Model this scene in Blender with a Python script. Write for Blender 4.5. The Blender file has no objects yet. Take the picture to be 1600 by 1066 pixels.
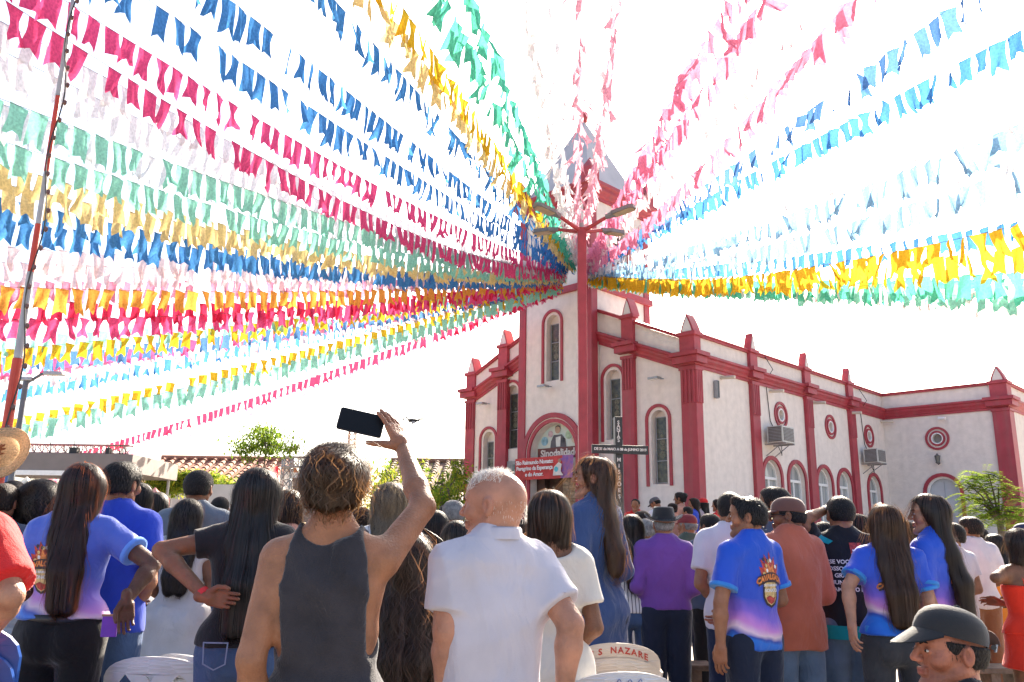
import bpy, bmesh, math, random
import numpy as np
from mathutils import Vector, Matrix
from mathutils.bvhtree import BVHTree
R = math.radians
PI = math.pi
random.seed(7); np.random.seed(7)
SC = bpy.context.scene
COL = SC.collection

# ------------------------------------------------------------------ camera, sky, sun, exposure
FOC = 1311.65 / 1600 * 36
PITCH, ROLL, YAW = 0.234635, 0.01449, 0.780626
EYE = 1.42
cam_d = bpy.data.cameras.new('camera'); cam = bpy.data.objects.new('camera', cam_d); COL.objects.link(cam)
cam_d.lens = FOC; cam_d.sensor_width = 36; cam_d.clip_start = .05; cam_d.clip_end = 2000
Fv = Vector((0, math.cos(PITCH), math.sin(PITCH))); Uv = Vector((0, -math.sin(PITCH), math.cos(PITCH))); Xv = Vector((1, 0, 0))
Xr = math.cos(ROLL) * Xv + math.sin(ROLL) * Uv; Ur = -math.sin(ROLL) * Xv + math.cos(ROLL) * Uv
cam.matrix_world = Matrix((( Xr.x, Ur.x, -Fv.x, 0), (Xr.y, Ur.y, -Fv.y, 0), (Xr.z, Ur.z, -Fv.z, EYE), (0, 0, 0, 1)))
SC.camera = cam
cam_d.dof.use_dof = False

SUN_EL, SUN_AZ = R(32), R(19)          # azimuth to the right of the viewing direction (+Y)
w = bpy.data.worlds.new('World'); SC.world = w; w.use_nodes = True
nt = w.node_tree; bg = nt.nodes['Background']
sky = nt.nodes.new('ShaderNodeTexSky'); sky.sky_type = 'NISHITA'; sky.sun_disc = False
sky.sun_elevation = SUN_EL; sky.sun_rotation = SUN_AZ
sky.dust_density = 3.5; sky.air_density = .9; sky.ozone_density = 1.0; sky.altitude = 0
nt.links.new(sky.outputs[0], bg.inputs[0]); bg.inputs[1].default_value = .075
sd = bpy.data.lights.new('sun', 'SUN'); sd.energy = 5.0; sd.angle = R(.5); sd.color = (1, .88, .72)
so = bpy.data.objects.new('sun', sd); COL.objects.link(so)
sdir = Vector((math.sin(SUN_AZ) * math.cos(SUN_EL), math.cos(SUN_AZ) * math.cos(SUN_EL), math.sin(SUN_EL)))
so.rotation_euler = sdir.to_track_quat('Z', 'Y').to_euler(); so.location = sdir * 60
SC.view_settings.view_transform = 'Standard'; SC.view_settings.look = 'None'
SC.view_settings.exposure = 2.5; SC.view_settings.gamma = 1; SC.view_settings.use_curve_mapping = False
SC.cycles.max_bounces = 8; SC.cycles.transparent_max_bounces = 16
SC.cycles.sample_clamp_indirect = 6

# ------------------------------------------------------------------ helpers
C0 = Vector((0, 0, EYE)); F1 = 1311.65
def at(px, py, y):
    """world point seen at a pixel of the 1600 px photograph, y metres ahead"""
    d = Fv + Xr * ((px - 800) / F1) - Ur * ((py - 533) / F1)
    return C0 + d * (y / d.y)

def tag(o, label=None, cat=None, group=None, kind=None):
    if label: o['label'] = label
    if cat: o['category'] = cat
    if group: o['group'] = group
    if kind: o['kind'] = kind
    return o
def empty(name, loc=(0, 0, 0), rz=0):
    o = bpy.data.objects.new(name, None); o.empty_display_size = .2; COL.objects.link(o)
    o.location = loc; o.rotation_euler = (0, 0, rz); return o
def thing(name, label, cat, loc=(0, 0, 0), rz=0, group=None):
    return tag(empty(name, loc, rz), label, cat, group)

class MB:
    """collects polygons, then links them as one object"""
    def __init__(s): s.v = []; s.f = []; s.m = []; s.n = 0
    def add(s, vs, fs, mi=0):
        s.v.extend([tuple(v) for v in vs]); s.f.extend([tuple(i + s.n for i in f) for f in fs]); s.m.extend([mi] * len(fs)); s.n += len(vs); return s
    def box(s, x0, x1, y0, y1, z0, z1, mi=0, M=None):
        vs = [Vector((x, y, z)) for x in (x0, x1) for y in (y0, y1) for z in (z0, z1)]
        if M is not None: vs = [M @ v for v in vs]
        return s.add(vs, [(0, 1, 3, 2), (4, 6, 7, 5), (0, 4, 5, 1), (2, 3, 7, 6), (0, 2, 6, 4), (1, 5, 7, 3)], mi)
    def tube(s, pts, rad, n=8, mi=0, cap=True):
        pts = [Vector(p) for p in pts]
        if not hasattr(rad, '__len__'): rad = [rad] * len(pts)
        up = None; rings = []
        for i, p in enumerate(pts):
            t = (pts[min(i + 1, len(pts) - 1)] - pts[max(i - 1, 0)]).normalized()
            if up is None: up = Vector((0, 0, 1)) if abs(t.z) < .9 else Vector((1, 0, 0))
            a = t.cross(up).normalized(); b = a.cross(t).normalized(); up = b
            rings.append([p + (a * math.cos(2 * PI * k / n) + b * math.sin(2 * PI * k / n)) * rad[i] for k in range(n)])
        vs = [v for r in rings for v in r]; fs = []
        for i in range(len(pts) - 1):
            for k in range(n):
                k2 = (k + 1) % n; fs.append((i * n + k, i * n + k2, (i + 1) * n + k2, (i + 1) * n + k))
        if cap: fs.append(tuple(range(n - 1, -1, -1))); fs.append(tuple((len(pts) - 1) * n + k for k in range(n)))
        return s.add(vs, fs, mi)
    def lathe(s, prof, n=24, c=(0, 0, 0), sx=1, sy=1, mi=0):
        vs = [(c[0] + r * math.cos(2 * PI * k / n) * sx, c[1] + r * math.sin(2 * PI * k / n) * sy, c[2] + z) for r, z in prof for k in range(n)]
        fs = [(i * n + k, i * n + (k + 1) % n, (i + 1) * n + (k + 1) % n, (i + 1) * n + k) for i in range(len(prof) - 1) for k in range(n)]
        return s.add(vs, fs, mi)
    def mesh(s, me, M=None, mi=None):
        vs = [(M @ v.co) if M is not None else v.co.copy() for v in me.vertices]
        s.v.extend([tuple(v) for v in vs]); s.f.extend([tuple(i + s.n for i in p.vertices) for p in me.polygons])
        s.m.extend([p.material_index if mi is None else mi for p in me.polygons]); s.n += len(vs); return s
    def build(s, name, mats, parent=None, smooth=False, bevel=0, M=None):
        me = bpy.data.meshes.new(name)
        me.from_pydata(s.v, [], s.f)
        if M is not None: me.transform(M)
        for m in (mats if isinstance(mats, (list, tuple)) else [mats]): me.materials.append(m)
        me.polygons.foreach_set('material_index', s.m)
        if smooth: me.polygons.foreach_set('use_smooth', [True] * len(me.polygons))
        o = bpy.data.objects.new(name, me); COL.objects.link(o)
        if parent: o.parent = parent
        if bevel:
            b = o.modifiers.new('bevel', 'BEVEL'); b.width = bevel; b.segments = 2; b.limit_method = 'ANGLE'
        me.update(); return o

def link_mesh(name, me, mats, parent=None, smooth=False):
    for m in (mats if isinstance(mats, (list, tuple)) else [mats]): me.materials.append(m)
    if smooth: me.polygons.foreach_set('use_smooth', [True] * len(me.polygons))
    o = bpy.data.objects.new(name, me); COL.objects.link(o)
    if parent: o.parent = parent
    return o

def plate_mesh(outer, holes=(), th=.1):
    """flat plate with holes; local x,y in plane, thickness centred on z"""
    cu = bpy.data.curves.new('c', 'CURVE'); cu.dimensions = '2D'; cu.fill_mode = 'BOTH'; cu.extrude = th / 2
    for pts in [outer] + list(holes):
        sp = cu.splines.new('POLY'); sp.points.add(len(pts) - 1); sp.use_cyclic_u = True
        sp.points.foreach_set('co', [c for p in pts for c in (p[0], p[1], 0, 1)])
    o = bpy.data.objects.new('c', cu); me = bpy.data.meshes.new_from_object(o)
    bpy.data.objects.remove(o); bpy.data.curves.remove(cu); return me
# plate drawn in (x, z) standing upright: front face at y = yf, going back th
def upright(th, yf): return Matrix.Translation((0, yf + th / 2, 0)) @ Matrix.Rotation(PI / 2, 4, 'X')
# plate drawn in (y, z) standing upright, outer face at x = xf, going to -x
def sideways(th, xf): return Matrix.Translation((xf - th / 2, 0, 0)) @ Matrix(((0, 0, 1, 0), (1, 0, 0, 0), (0, 1, 0, 0), (0, 0, 0, 1)))
def arch(cx, z0, zt, w, n=14):
    r = w / 2; zc = zt - r
    return [(cx - r, z0)] + [(cx - r * math.cos(PI * k / n), zc + r * math.sin(PI * k / n)) for k in range(n + 1)] + [(cx + r, z0)]
def circ(cx, cz, r, n=28): return [(cx + r * math.cos(2 * PI * k / n), cz + r * math.sin(2 * PI * k / n)) for k in range(n)]
def band(cx, z0, zt, w, t, n=14):
    """inverted-U strip of width t whose outside is arch(cx,z0,zt,w)"""
    return arch(cx, z0, zt, w, n) + arch(cx, z0, zt - t, w - 2 * t, n)[::-1]

def text_mesh(s, size, extrude=.0, align='CENTER', bold=0.0, spacing=1.0):
    cu = bpy.data.curves.new('t', 'FONT'); cu.body = s; cu.size = size; cu.extrude = extrude; cu.align_x = align; cu.align_y = 'CENTER'
    cu.offset = bold; cu.space_character = spacing; cu.resolution_u = 3
    o = bpy.data.objects.new('t', cu); me = bpy.data.meshes.new_from_object(o)
    bpy.data.objects.remove(o); bpy.data.curves.remove(cu); return me

# ------------------------------------------------------------------ materials
MATS = {}
def nodes(m): return m.node_tree.nodes, m.node_tree.links
def mat(name, col, rough=.6, var=.12, scale=6, bump=.0, bscale=60, sheen=0, metal=0, spec=.5, coat=0, var2=None, stain=0, coord='Object', sss=0):
    if name in MATS: return MATS[name]
    m = bpy.data.materials.new(name); m.use_nodes = True; N, Lk = nodes(m); b = N['Principled BSDF']
    b.inputs['Roughness'].default_value = rough; b.inputs['Metallic'].default_value = metal
    b.inputs['Specular IOR Level'].default_value = spec; b.inputs['Coat Weight'].default_value = coat
    if sheen: b.inputs['Sheen Weight'].default_value = sheen; b.inputs['Sheen Roughness'].default_value = .4
    if sss:
        b.inputs['Subsurface Weight'].default_value = sss; b.inputs['Subsurface Radius'].default_value = (1, .35, .18); b.inputs['Subsurface Scale'].default_value = .012
    tc = N.new('ShaderNodeTexCoord'); no = N.new('ShaderNodeTexNoise'); no.inputs['Scale'].default_value = scale; no.inputs['Detail'].default_value = 5
    Lk.new(tc.outputs[coord], no.inputs['Vector'])
    mx = N.new('ShaderNodeMix'); mx.data_type = 'RGBA'
    c = Vector(col); c2 = Vector(var2) if var2 else c * (1 - var * 1.6)
    mx.inputs['A'].default_value = (*[min(1, x) for x in (c * (1 + var * .6) if not var2 else c)], 1); mx.inputs['B'].default_value = (*c2, 1)
    mr = N.new('ShaderNodeMapRange'); mr.inputs['From Min'].default_value = .3; mr.inputs['From Max'].default_value = .7
    Lk.new(no.outputs['Fac'], mr.inputs['Value']); Lk.new(mr.outputs['Result'], mx.inputs['Factor'])
    outc = mx.outputs['Result']
    if stain:   # vertical streaks of dirt
        mp = N.new('ShaderNodeMapping'); mp.inputs['Scale'].default_value = (3, 3, .25); Lk.new(tc.outputs['Object'], mp.inputs['Vector'])
        n2 = N.new('ShaderNodeTexNoise'); n2.inputs['Scale'].default_value = 1.6; n2.inputs['Detail'].default_value = 8; Lk.new(mp.outputs[0], n2.inputs['Vector'])
        r2 = N.new('ShaderNodeMapRange'); r2.inputs['From Min'].default_value = .48; r2.inputs['From Max'].default_value = .75; r2.inputs['To Max'].default_value = stain
        Lk.new(n2.outputs['Fac'], r2.inputs['Value'])
        m2 = N.new('ShaderNodeMix'); m2.data_type = 'RGBA'; m2.inputs['B'].default_value = (.17, .14, .12, 1); Lk.new(outc, m2.inputs['A']); Lk.new(r2.outputs[0], m2.inputs['Factor'])
        outc = m2.outputs['Result']
    Lk.new(outc, b.inputs['Base Color'])
    if bump:
        n3 = N.new('ShaderNodeTexNoise'); n3.inputs['Scale'].default_value = bscale; n3.inputs['Detail'].default_value = 4; Lk.new(tc.outputs[coord], n3.inputs['Vector'])
        bp = N.new('ShaderNodeBump'); bp.inputs['Strength'].default_value = bump; bp.inputs['Distance'].default_value = .02
        Lk.new(n3.outputs['Fac'], bp.inputs['Height']); Lk.new(bp.outputs[0], b.inputs['Normal'])
    MATS[name] = m; return m
def thin_mat(name, col, trans=.5, rough=.8, var=.15, scale=30):
    """thin sheet that lets light through (paper, fabric, leaves)"""
    if name in MATS: return MATS[name]
    m = bpy.data.materials.new(name); m.use_nodes = True; N, Lk = nodes(m); out = N['Material Output']; N.remove(N['Principled BSDF'])
    tc = N.new('ShaderNodeTexCoord'); no = N.new('ShaderNodeTexNoise'); no.inputs['Scale'].default_value = scale; no.inputs['Detail'].default_value = 4
    Lk.new(tc.outputs['Object'], no.inputs['Vector'])
    mx = N.new('ShaderNodeMix'); mx.data_type = 'RGBA'; c = Vector(col)
    mx.inputs['A'].default_value = (*[min(1, x) for x in c * (1 + var)], 1); mx.inputs['B'].default_value = (*(c * (1 - var)), 1)
    mr = N.new('ShaderNodeMapRange'); mr.inputs['From Min'].default_value = .35; mr.inputs['From Max'].default_value = .65
    Lk.new(no.outputs['Fac'], mr.inputs['Value']); Lk.new(mr.outputs[0], mx.inputs['Factor'])
    d = N.new('ShaderNodeBsdfDiffuse'); t = N.new('ShaderNodeBsdfTranslucent'); ms = N.new('ShaderNodeMixShader'); ms.inputs[0].default_value = trans
    Lk.new(mx.outputs['Result'], d.inputs[0]); Lk.new(mx.outputs['Result'], t.inputs[0])
    Lk.new(d.outputs[0], ms.inputs[1]); Lk.new(t.outputs[0], ms.inputs[2]); Lk.new(ms.outputs[0], out.inputs[0])
    MATS[name] = m; return m

WALL = mat('painted_plaster', (.74, .655, .59), .85, .06, 5, .5, 14, stain=.10)
RED = mat('red_paint', (.36, .036, .052), .55, .12, 3, .15, 30, stain=.25)
REDC = mat('red_paint_faded', (.40, .05, .065), .6, .12, 5, .1, 40)
CREAM = mat('cream_plaster', (.62, .54, .44), .8, .08, 3, .2, 30)
SPIRE = mat('spire_grey', (.47, .45, .47), .8, .08, 1.5, .2, 20)
GROUND = mat('ground_paving', (.34, .29, .235), .9, .14, .8, .3, 25, coord='Object')
WOOD = mat('bench_wood', (.16, .10, .065), .6, .35, 12, .3, 40)
BLACKP = mat('black_paint', (.02, .02, .022), .4, .2, 20)
WHITEP = mat('white_paint', (.78, .77, .75), .5, .05, 20)
METAL = mat('galvanised_metal', (.35, .35, .36), .4, .15, 30, metal=.7)
GREYP = mat('grey_plastic', (.30, .31, .33), .5, .1, 10)
DARKGL = mat('dark_stained_glass', (.035, .04, .042), .25, .5, 9, .3, 20, var2=(.10, .10, .07))
CABLE = mat('cable_black', (.02, .02, .02), .6)
def g_mat():
    m = bpy.data.materials.new('curtained_glass'); m.use_nodes = True; N, Lk = nodes(m); b = N['Principled BSDF']
    tc = N.new('ShaderNodeTexCoord'); wv = N.new('ShaderNodeTexNoise'); mp = N.new('ShaderNodeMapping'); mp.inputs['Scale'].default_value = (14, 14, .4)
    Lk.new(tc.outputs['Object'], mp.inputs[0]); Lk.new(mp.outputs[0], wv.inputs['Vector']); wv.inputs['Scale'].default_value = 1.2
    cr = N.new('ShaderNodeValToRGB'); cr.color_ramp.elements[0].color = (.16, .19, .2, 1); cr.color_ramp.elements[1].color = (.42, .44, .43, 1)
    cr.color_ramp.elements[0].position = .35; cr.color_ramp.elements[1].position = .65
    Lk.new(wv.outputs['Fac'], cr.inputs[0]); Lk.new(cr.outputs[0], b.inputs['Base Color']); b.inputs['Roughness'].default_value = .5
    b.inputs['Coat Weight'].default_value = 1; b.inputs['Coat Roughness'].default_value = .03; return m
GLASSW = g_mat()

# ------------------------------------------------------------------ ground
g = MB(); g.box(-300, 300, -40, 400, -.2, 0)
tag(g.build('ground', GROUND), kind='structure')

# ------------------------------------------------------------------ church (local x along the facade, y back along the nave)
OX, OY = 4.893, 22.0
def church_world(x, y, z): return Matrix.Rotation(-YAW, 4, 'Z') @ Vector((x, y, z)) + Vector((OX, OY, 0))
ch = thing('church', 'pale plaster church with dark red pillars, cornices and a square bell tower', 'church', (OX, OY, 0), -YAW)
TX0, TX1, TY0, TY1, TZ = -6.15, -3.25, -.35, 2.55, 12.05
def roof_z(a): return 6.05 + .42 * max(0, a - .45)     # underside of the raking cornice, a = metres from a corner
CORN_H = .40; PAR = .92
XL = -8.95

def win_long(cx, z0, zt, w, yf, gz, tz0=None, parent=ch, fig=True):
    """tall round-headed niche of the facade: hole is cut by the caller"""
    dp = .22
    wd = MB().mesh(plate_mesh(arch(cx, z0 - .02, zt + .02, w + .04), (), .04), upright(.04, yf + dp)).build('window', WALL, parent)
    tr = MB().mesh(plate_mesh(band(cx, (tz0 or z0 - .05), zt + .17, w + .34, .085), (), .07), upright(.07, yf - .045)).build('trim', RED, wd)
    pw = w * .78
    MB().box(cx - pw / 2, cx + pw / 2, yf + dp - .05, yf + dp - .003, z0 + .03, gz).build('pane', DARKGL, wd)
    fr = MB()
    for zz in np.linspace(z0 + .03, gz - .02, 4): fr.box(cx - pw / 2, cx + pw / 2, yf + dp - .062, yf + dp - .04, zz, zz + .02)
    fr.box(cx - pw / 2 - .015, cx - pw / 2 + .012, yf + dp - .062, yf + dp - .04, z0 + .03, gz); fr.box(cx + pw / 2 - .012, cx + pw / 2 + .015, yf + dp - .062, yf + dp - .04, z0 + .03, gz)
    fr.build('frame', GREYP, wd)
    if fig:
        gm = MB()   # pale figure leaded into the glass
        h = gz - z0; c = (cx, z0 + h * .72)
        for r_, zz in ((.05, 0), (.085, -.18), (.07, -.34), (.1, -.52)):
            gm.mesh(plate_mesh(circ(c[0], c[1] + zz, r_, 12), (), .006), upright(.006, yf + dp - .0585))
        gm.build('figure', mat('leaded_figure', (.16, .15, .10), .5, .5, 30), wd)
    return arch(cx, z0, zt, w)

FH = []   # facade holes
wins_f = [(-1.20, 2.98, 4.99, .50, 4.82), (-2.74, 4.30, 6.33, .52, 6.08), (-7.90, 2.98, 4.93, .50, 4.62), (-6.84, 4.30, 6.36, .52, 6.1)]
for cx, z0, zt, w_, gz in wins_f: FH.append(win_long(cx, z0, zt, w_, 0, gz))
top = [(0, roof_z(0) + CORN_H + PAR * .57)]
def par_z(a): return 6.90 + .44 * max(0, a - .45)
# right and left wings of the facade
for nm, xa, xb, hs in (('facade_wall', 0, TX1 + .02, FH[:2]), ('facade_wall', TX0 - .02, XL, FH[2:])):
    a = (lambda x: -x) if xa == 0 else (lambda x: x - XL)
    pts = [(xb, 0), (xa, 0), (xa, par_z(a(xa))), ((-.45 if xa == 0 else xa), par_z(.45 if xa == 0 else a(xa)))]
    if xa == 0: pts += [(xb, par_z(a(xb)))]
    else: pts = [(xa, 0), (xa, par_z(a(xa))), (XL + .45, 6.9), (XL, 6.9), (XL, 0)]
    MB().mesh(plate_mesh(pts, hs, .3), upright(.3, 0)).build(nm, WALL, ch)
# side wall with five round-headed windows and three portholes
WY = [3.95, 5.5, 7.4, 8.94, 11.38]; CY = [4.7, 8.14, 11.28]
sh = [arch(y, 1.3, 3.86, 1.02) for y in WY] + [circ(y, 5.28, .17, 20) for y in CY]
sp = [(.3, 0), (12.75, 0), (12.75, 6.9), (.3, 6.9)]
MB().mesh(plate_mesh(sp, sh, .3), sideways(.3, 0)).build('side_wall', WALL, ch)
for i, y in enumerate(WY):
    wn = MB().mesh(plate_mesh(arch(y, 1.3, 3.84, .98), (), .02), sideways(.02, -.16)).build('window', GLASSW, ch)
    MB().mesh(plate_mesh(band(y, 1.25, 3.99, 1.28, .12), (), .07), sideways(.07, .05)).build('trim', RED, wn)
    fr = MB().mesh(plate_mesh(band(y, 1.3, 3.86, 1.02, .05), (), .06), sideways(.06, -.11))
    fr.box(-.15, -.10, y - .47, y + .47, 3.30, 3.38); fr.box(-.15, -.11, y - .03, y + .03, 1.3, 3.3)
    fr.build('frame', WHITEP, wn)
def porthole(M, cx, cz, parent):
    p = MB().mesh(plate_mesh(circ(cx, cz, .18), (), .02), M(.02, 3)).build('round_window', mat('porthole_dark', (.3, .27, .25), .6), parent)
    for k, (ro, ri) in enumerate(((.41, .33), (.27, .20))):
        MB().mesh(plate_mesh(circ(cx, cz, ro), [circ(cx, cz, ri)], .05), M(.05, 0)).build('trim', RED, p)
    MB().mesh(plate_mesh(circ(cx, cz, .2), [circ(cx, cz, .165)], .05), M(.05, 0)).build('rim', WHITEP, p)
for y in CY: porthole(lambda th, d: sideways(th, .04 - d * .07), y, 5.28, ch)
# transept
TRX = 4.15
tb = [(0.0, 0), (TRX, 0), (TRX, 6.9), (0.0, 6.9)]
MB().mesh(plate_mesh(tb, [arch(1.85, 1.0, 3.84, 1.06), circ(1.83, 5.2, .17, 20)], .3), upright(.3, 12.75)).build('transept_wall', WALL, ch)
MB().mesh(plate_mesh([(13.05, 0), (20, 0), (20, 6.9), (13.05, 6.9)], [circ(14.9, 5.2, .17, 20)], .3), sideways(.3, TRX)).build('transept_side_wall', WALL, ch)
porthole(lambda th, d: upright(th, 12.71 + d * .07), 1.83, 5.2, ch)
porthole(lambda th, d: sideways(th, TRX + .04 - d * .07), 14.9, 5.2, ch)
dr = MB().mesh(plate_mesh(arch(1.85, .95, 3.82, 1.02), (), .05), upright(.05, 12.92)).build('door', mat('pale_door', (.50, .51, .53), .45, .05), ch)
MB().mesh(plate_mesh(band(1.85, .9, 3.98, 1.34, .12), (), .07), upright(.07, 12.705)).build('trim', RED, dr)
MB().mesh(plate_mesh(band(1.85, 1.0, 3.84, 1.06, .045), (), .06), upright(.06, 12.8)).build('frame', WHITEP, dr)
MB().box(1.845, 1.855, 12.905, 12.915, 1, 3.7).build('seam', GREYP, dr)
# body of the building behind the walls (roof slab, back, left)
MB().box(-8.75, -.31, .31, 20, 6.2, 6.4).build('roof', SPIRE, ch)
MB().box(-.3, TRX - .31, 13.06, 20, 6.2, 6.4).build('roof', SPIRE, ch)
MB().box(XL, XL + .3, .31, 20, 0, 6.9).build('side_wall', WALL, ch)
MB().box(XL + .31, TRX - .31, 19.7, 20, 0, 6.88).build('back_wall', WALL, ch)

# cornices: profile = (out, z) pairs swept along a path of (x, y, z, outx, outy)
PROF = [(0, 0), (.04, 0), (.04, .07), (.07, .09), (.09, .15), (.14, .22), (.15, .28), (.20, .32), (.20, .38), (0, .40)]
def sweep(path, prof, mats=RED, name='cornice', parent=ch):
    m = MB(); n = len(prof); vs = []
    for (x, y, z, ox, oy) in path: vs += [(x + ox * o, y + oy * o, z + h) for o, h in prof]
    fs = [(i * n + k, (i + 1) * n + k, (i + 1) * n + (k + 1) % n, i * n + (k + 1) % n) for i in range(len(path) - 1) for k in range(n)]
    fs += [tuple(range(n)), tuple((len(path) - 1) * n + k for k in range(n - 1, -1, -1))]
    return m.add(vs, fs).build(name, mats, parent)
cz = 6.03
sweep([(TX1 + .02, -.002, cz + .40 * (-TX1 - .45), 0, -1), (-.45, -.002, cz, 0, -1), (.002, -.002, cz, 1, -1), (.002, 12.748, cz, 1, -1), (TRX + .002, 12.748, cz, 1, -1), (TRX + .002, 20, cz, 1, 0)], PROF)
sweep([(XL - .002, 6, cz, -1, 0), (XL - .002, -.002, cz, -1, -1), (XL + .45, -.002, cz, 0, -1), (TX0 - .02, -.002, cz + .40 * (TX0 - XL - .45), 0, -1)], PROF)
CAP = [(-.32, .0), (.07, 0), (.07, .04), (.10, .06), (.10, .10), (-.32, .12)]
pz = 6.902
sweep([(TX1 + .02, 0, par_z(-TX1) , 0, -1), (-.45, 0, pz, 0, -1), (0, 0, pz, 1, -1), (0, 12.75, pz, 1, -1), (TRX, 12.75, pz, 1, -1), (TRX, 20, pz, 1, 0)], CAP, REDC, 'parapet_cap')
sweep([(XL, 6, pz, -1, 0), (XL, 0, pz, -1, -1), (XL + .45, 0, pz, 0, -1), (TX0 - .02, 0, par_z(TX0 - XL), 0, -1)], CAP, REDC, 'parapet_cap')

# pillars with fluted capital, upper pier and pointed pinnacle
def pinnacle(x0, x1, y0, y1, z, along, parent, h=.52):
    m = MB(); w = (x1 - x0) if along == 'x' else (y1 - y0); c = (x0 + x1) / 2 if along == 'x' else (y0 + y1) / 2
    def og(w, h):
        n = 7; L = [(-w / 2 * (1 - (k / n) ** 1.3), h * k / n) for k in range(n)]
        return [(c + a, z + b) for a, b in L] + [(c, z + h)] + [(c - a, z + b) for a, b in L[::-1]]
    outer = og(w, h)
    if along == 'x': M = upright(y1 - y0, y0); Mi = upright(y1 - y0 + .03, y0 - .015)
    else: M = sideways(x1 - x0, x1); Mi = sideways(x1 - x0 + .03, x1 + .015)
    m.mesh(plate_mesh(outer, (), (y1 - y0) if along == 'x' else (x1 - x0)), M)
    p = m.build('pinnacle', REDC, parent)
    inn = [(c + (a - c) * .70, z + .02 + (b - z) * .78) for a, b in outer]
    MB().mesh(plate_mesh(inn, (), ((y1 - y0) if along == 'x' else (x1 - x0)) + .03), Mi).build('panel', WALL, p)
def pillar(x0, x1, y0, y1, zc, zp, face, parent=ch, flute=True):
    """shaft up to the cornice underside zc, pier from the cornice to the parapet zp"""
    m = MB(); m.box(x0, x1, y0, y1, 0, zc - .02); p = m.build('pillar', RED, parent, bevel=.012)
    if flute:
        f = MB()
        if 'f' in face:
            for k in range(4): xx = x0 + (k + .5) * (x1 - x0) / 4; f.tube([(xx, y0 - .005, zc - .95), (xx, y0 - .005, zc - .06)], .035, 6)
        if 's' in face:
            for k in range(4): yy = y0 + (k + .5) * (y1 - y0) / 4; f.tube([(x1 + .005, yy, zc - .95), (x1 + .005, yy, zc - .06)], .035, 6)
        f.build('capital', RED, p)
    e = .03
    MB().box(x0 - e, x1 + e, y0 - e, y1 + e, zc - .06, zc + .03).box(x0 - .20, x1 + .22 * ('s' in face) + .1 * ('s' not in face), y0 - .22, y1 + .1, zc + .31, zc + .42).box(x0 - .15, x1 + .15, y0 - .15, y1 + .05, zc + .12, zc + .30).build('capital_moulding', RED, p)
    MB().box(x0, x1, y0, y1, zc + .42, zp + .02).box(x0 - .05, x1 + .05, y0 - .05, y1 + .05, zp + .02, zp + .13).build('pier', REDC, p, bevel=.01)
    return p
pr = .10
for (x0, x1, y0, y1, zc, zp, face, al) in [(-.42, .06, -.06, .26, cz, 6.9, 'fs', 'x'), (-2.33, -1.92, -.13, .05, cz + .57, 7.72, 'f', 'x'), (-7.40, -6.98, -.13, .05, cz + .50, 7.62, 'f', 'x'), (XL - .06, XL + .38, -.06, .30, cz, 6.9, 'f', 'x')]:
    p = pillar(x0, x1, y0, y1, zc, zp, face); pinnacle(x0 + .03, x1 - .03, y0 + .03, max(y1, y0 + .40), zp + .13, al, p)
for y in (3.05, 6.5, 9.78):
    p = pillar(-.04, .11, y - .21, y + .21, cz, 6.9, 's'); pinnacle(-.12, .10, y - .17, y + .17, 7.03, 'y', p, .5)
p = pillar(TRX - .46, TRX + .08, 12.66, 13.2, cz, 6.9, 'fs', flute=False); pinnacle(TRX - .42, TRX + .05, 12.7, 13.1, 7.03, 'x', p)

# tower ------------------------------------------------------------
tc_ = (TX0 + TX1) / 2
fa = arch(-4.75, -.1, 4.90, 1.86, 22)
upw = arch(-4.78, 6.2, 8.28, .52)
bel = arch(tc_, 9.55, 11.2, .66)
MB().mesh(plate_mesh([(TX0, 0), (fa[0][0], 0)] + fa[1:-1] + [(fa[-1][0], 0), (TX1, 0), (TX1, TZ), (TX0, TZ)], [upw, bel], .3), upright(.3, TY0)).build('tower_front_wall', WALL, ch)
win_long(-4.78, 6.2, 8.28, .52, TY0, 8.02)
MB().mesh(plate_mesh([(TY0 + .301, 0), (TY1, 0), (TY1, TZ), (TY0 + .301, TZ)], [arch((TY0 + TY1) / 2, 9.55, 11.2, .66)], .3), sideways(.3, TX1)).build('tower_side_wall', WALL, ch)
MB().box(TX0, TX0 + .3, TY0 + .301, TY1, 0, TZ).build('tower_side_wall', WALL, ch)
MB().box(TX0 + .301, TX1 - .301, TY1 - .3, TY1, 0, TZ).build('tower_back_wall', WALL, ch)
for M in (lambda th, d: upright(th, TY0 - .05 + d), ):
    b = MB().mesh(plate_mesh(arch(tc_, 9.56, 11.18, .64), (), .03), upright(.03, TY0 + .2)).build('belfry_opening', mat('belfry_dark', (.12, .1, .1), .8), ch)
    MB().mesh(plate_mesh(band(tc_, 9.5, 11.4, 1.0, .14), (), .07), upright(.07, TY0 - .05)).build('trim', RED, b)
b = MB().mesh(plate_mesh(arch((TY0 + TY1) / 2, 9.56, 11.18, .64), (), .03), sideways(.03, TX1 - .2)).build('belfry_opening', MATS['belfry_dark'], ch)
MB().mesh(plate_mesh(band((TY0 + TY1) / 2, 9.5, 11.4, 1.0, .14), (), .07), sideways(.07, TX1 + .05)).build('trim', RED, b)
q = .25; e = .045
for (x0, x1, y0, y1) in ((TX0 - e, TX0 + q, TY0 - e, TY0 + q), (TX1 - q, TX1 + e, TY0 - e, TY0 + q), (TX1 - q, TX1 + e, TY1 - q, TY1 + e), (TX0 - e, TX0 + q, TY1 - q, TY1 + e)):
    MB().box(x0, x1, y0, y1, 0, TZ - .35).build('corner_pilaster', RED, ch, bevel=.01)
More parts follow.
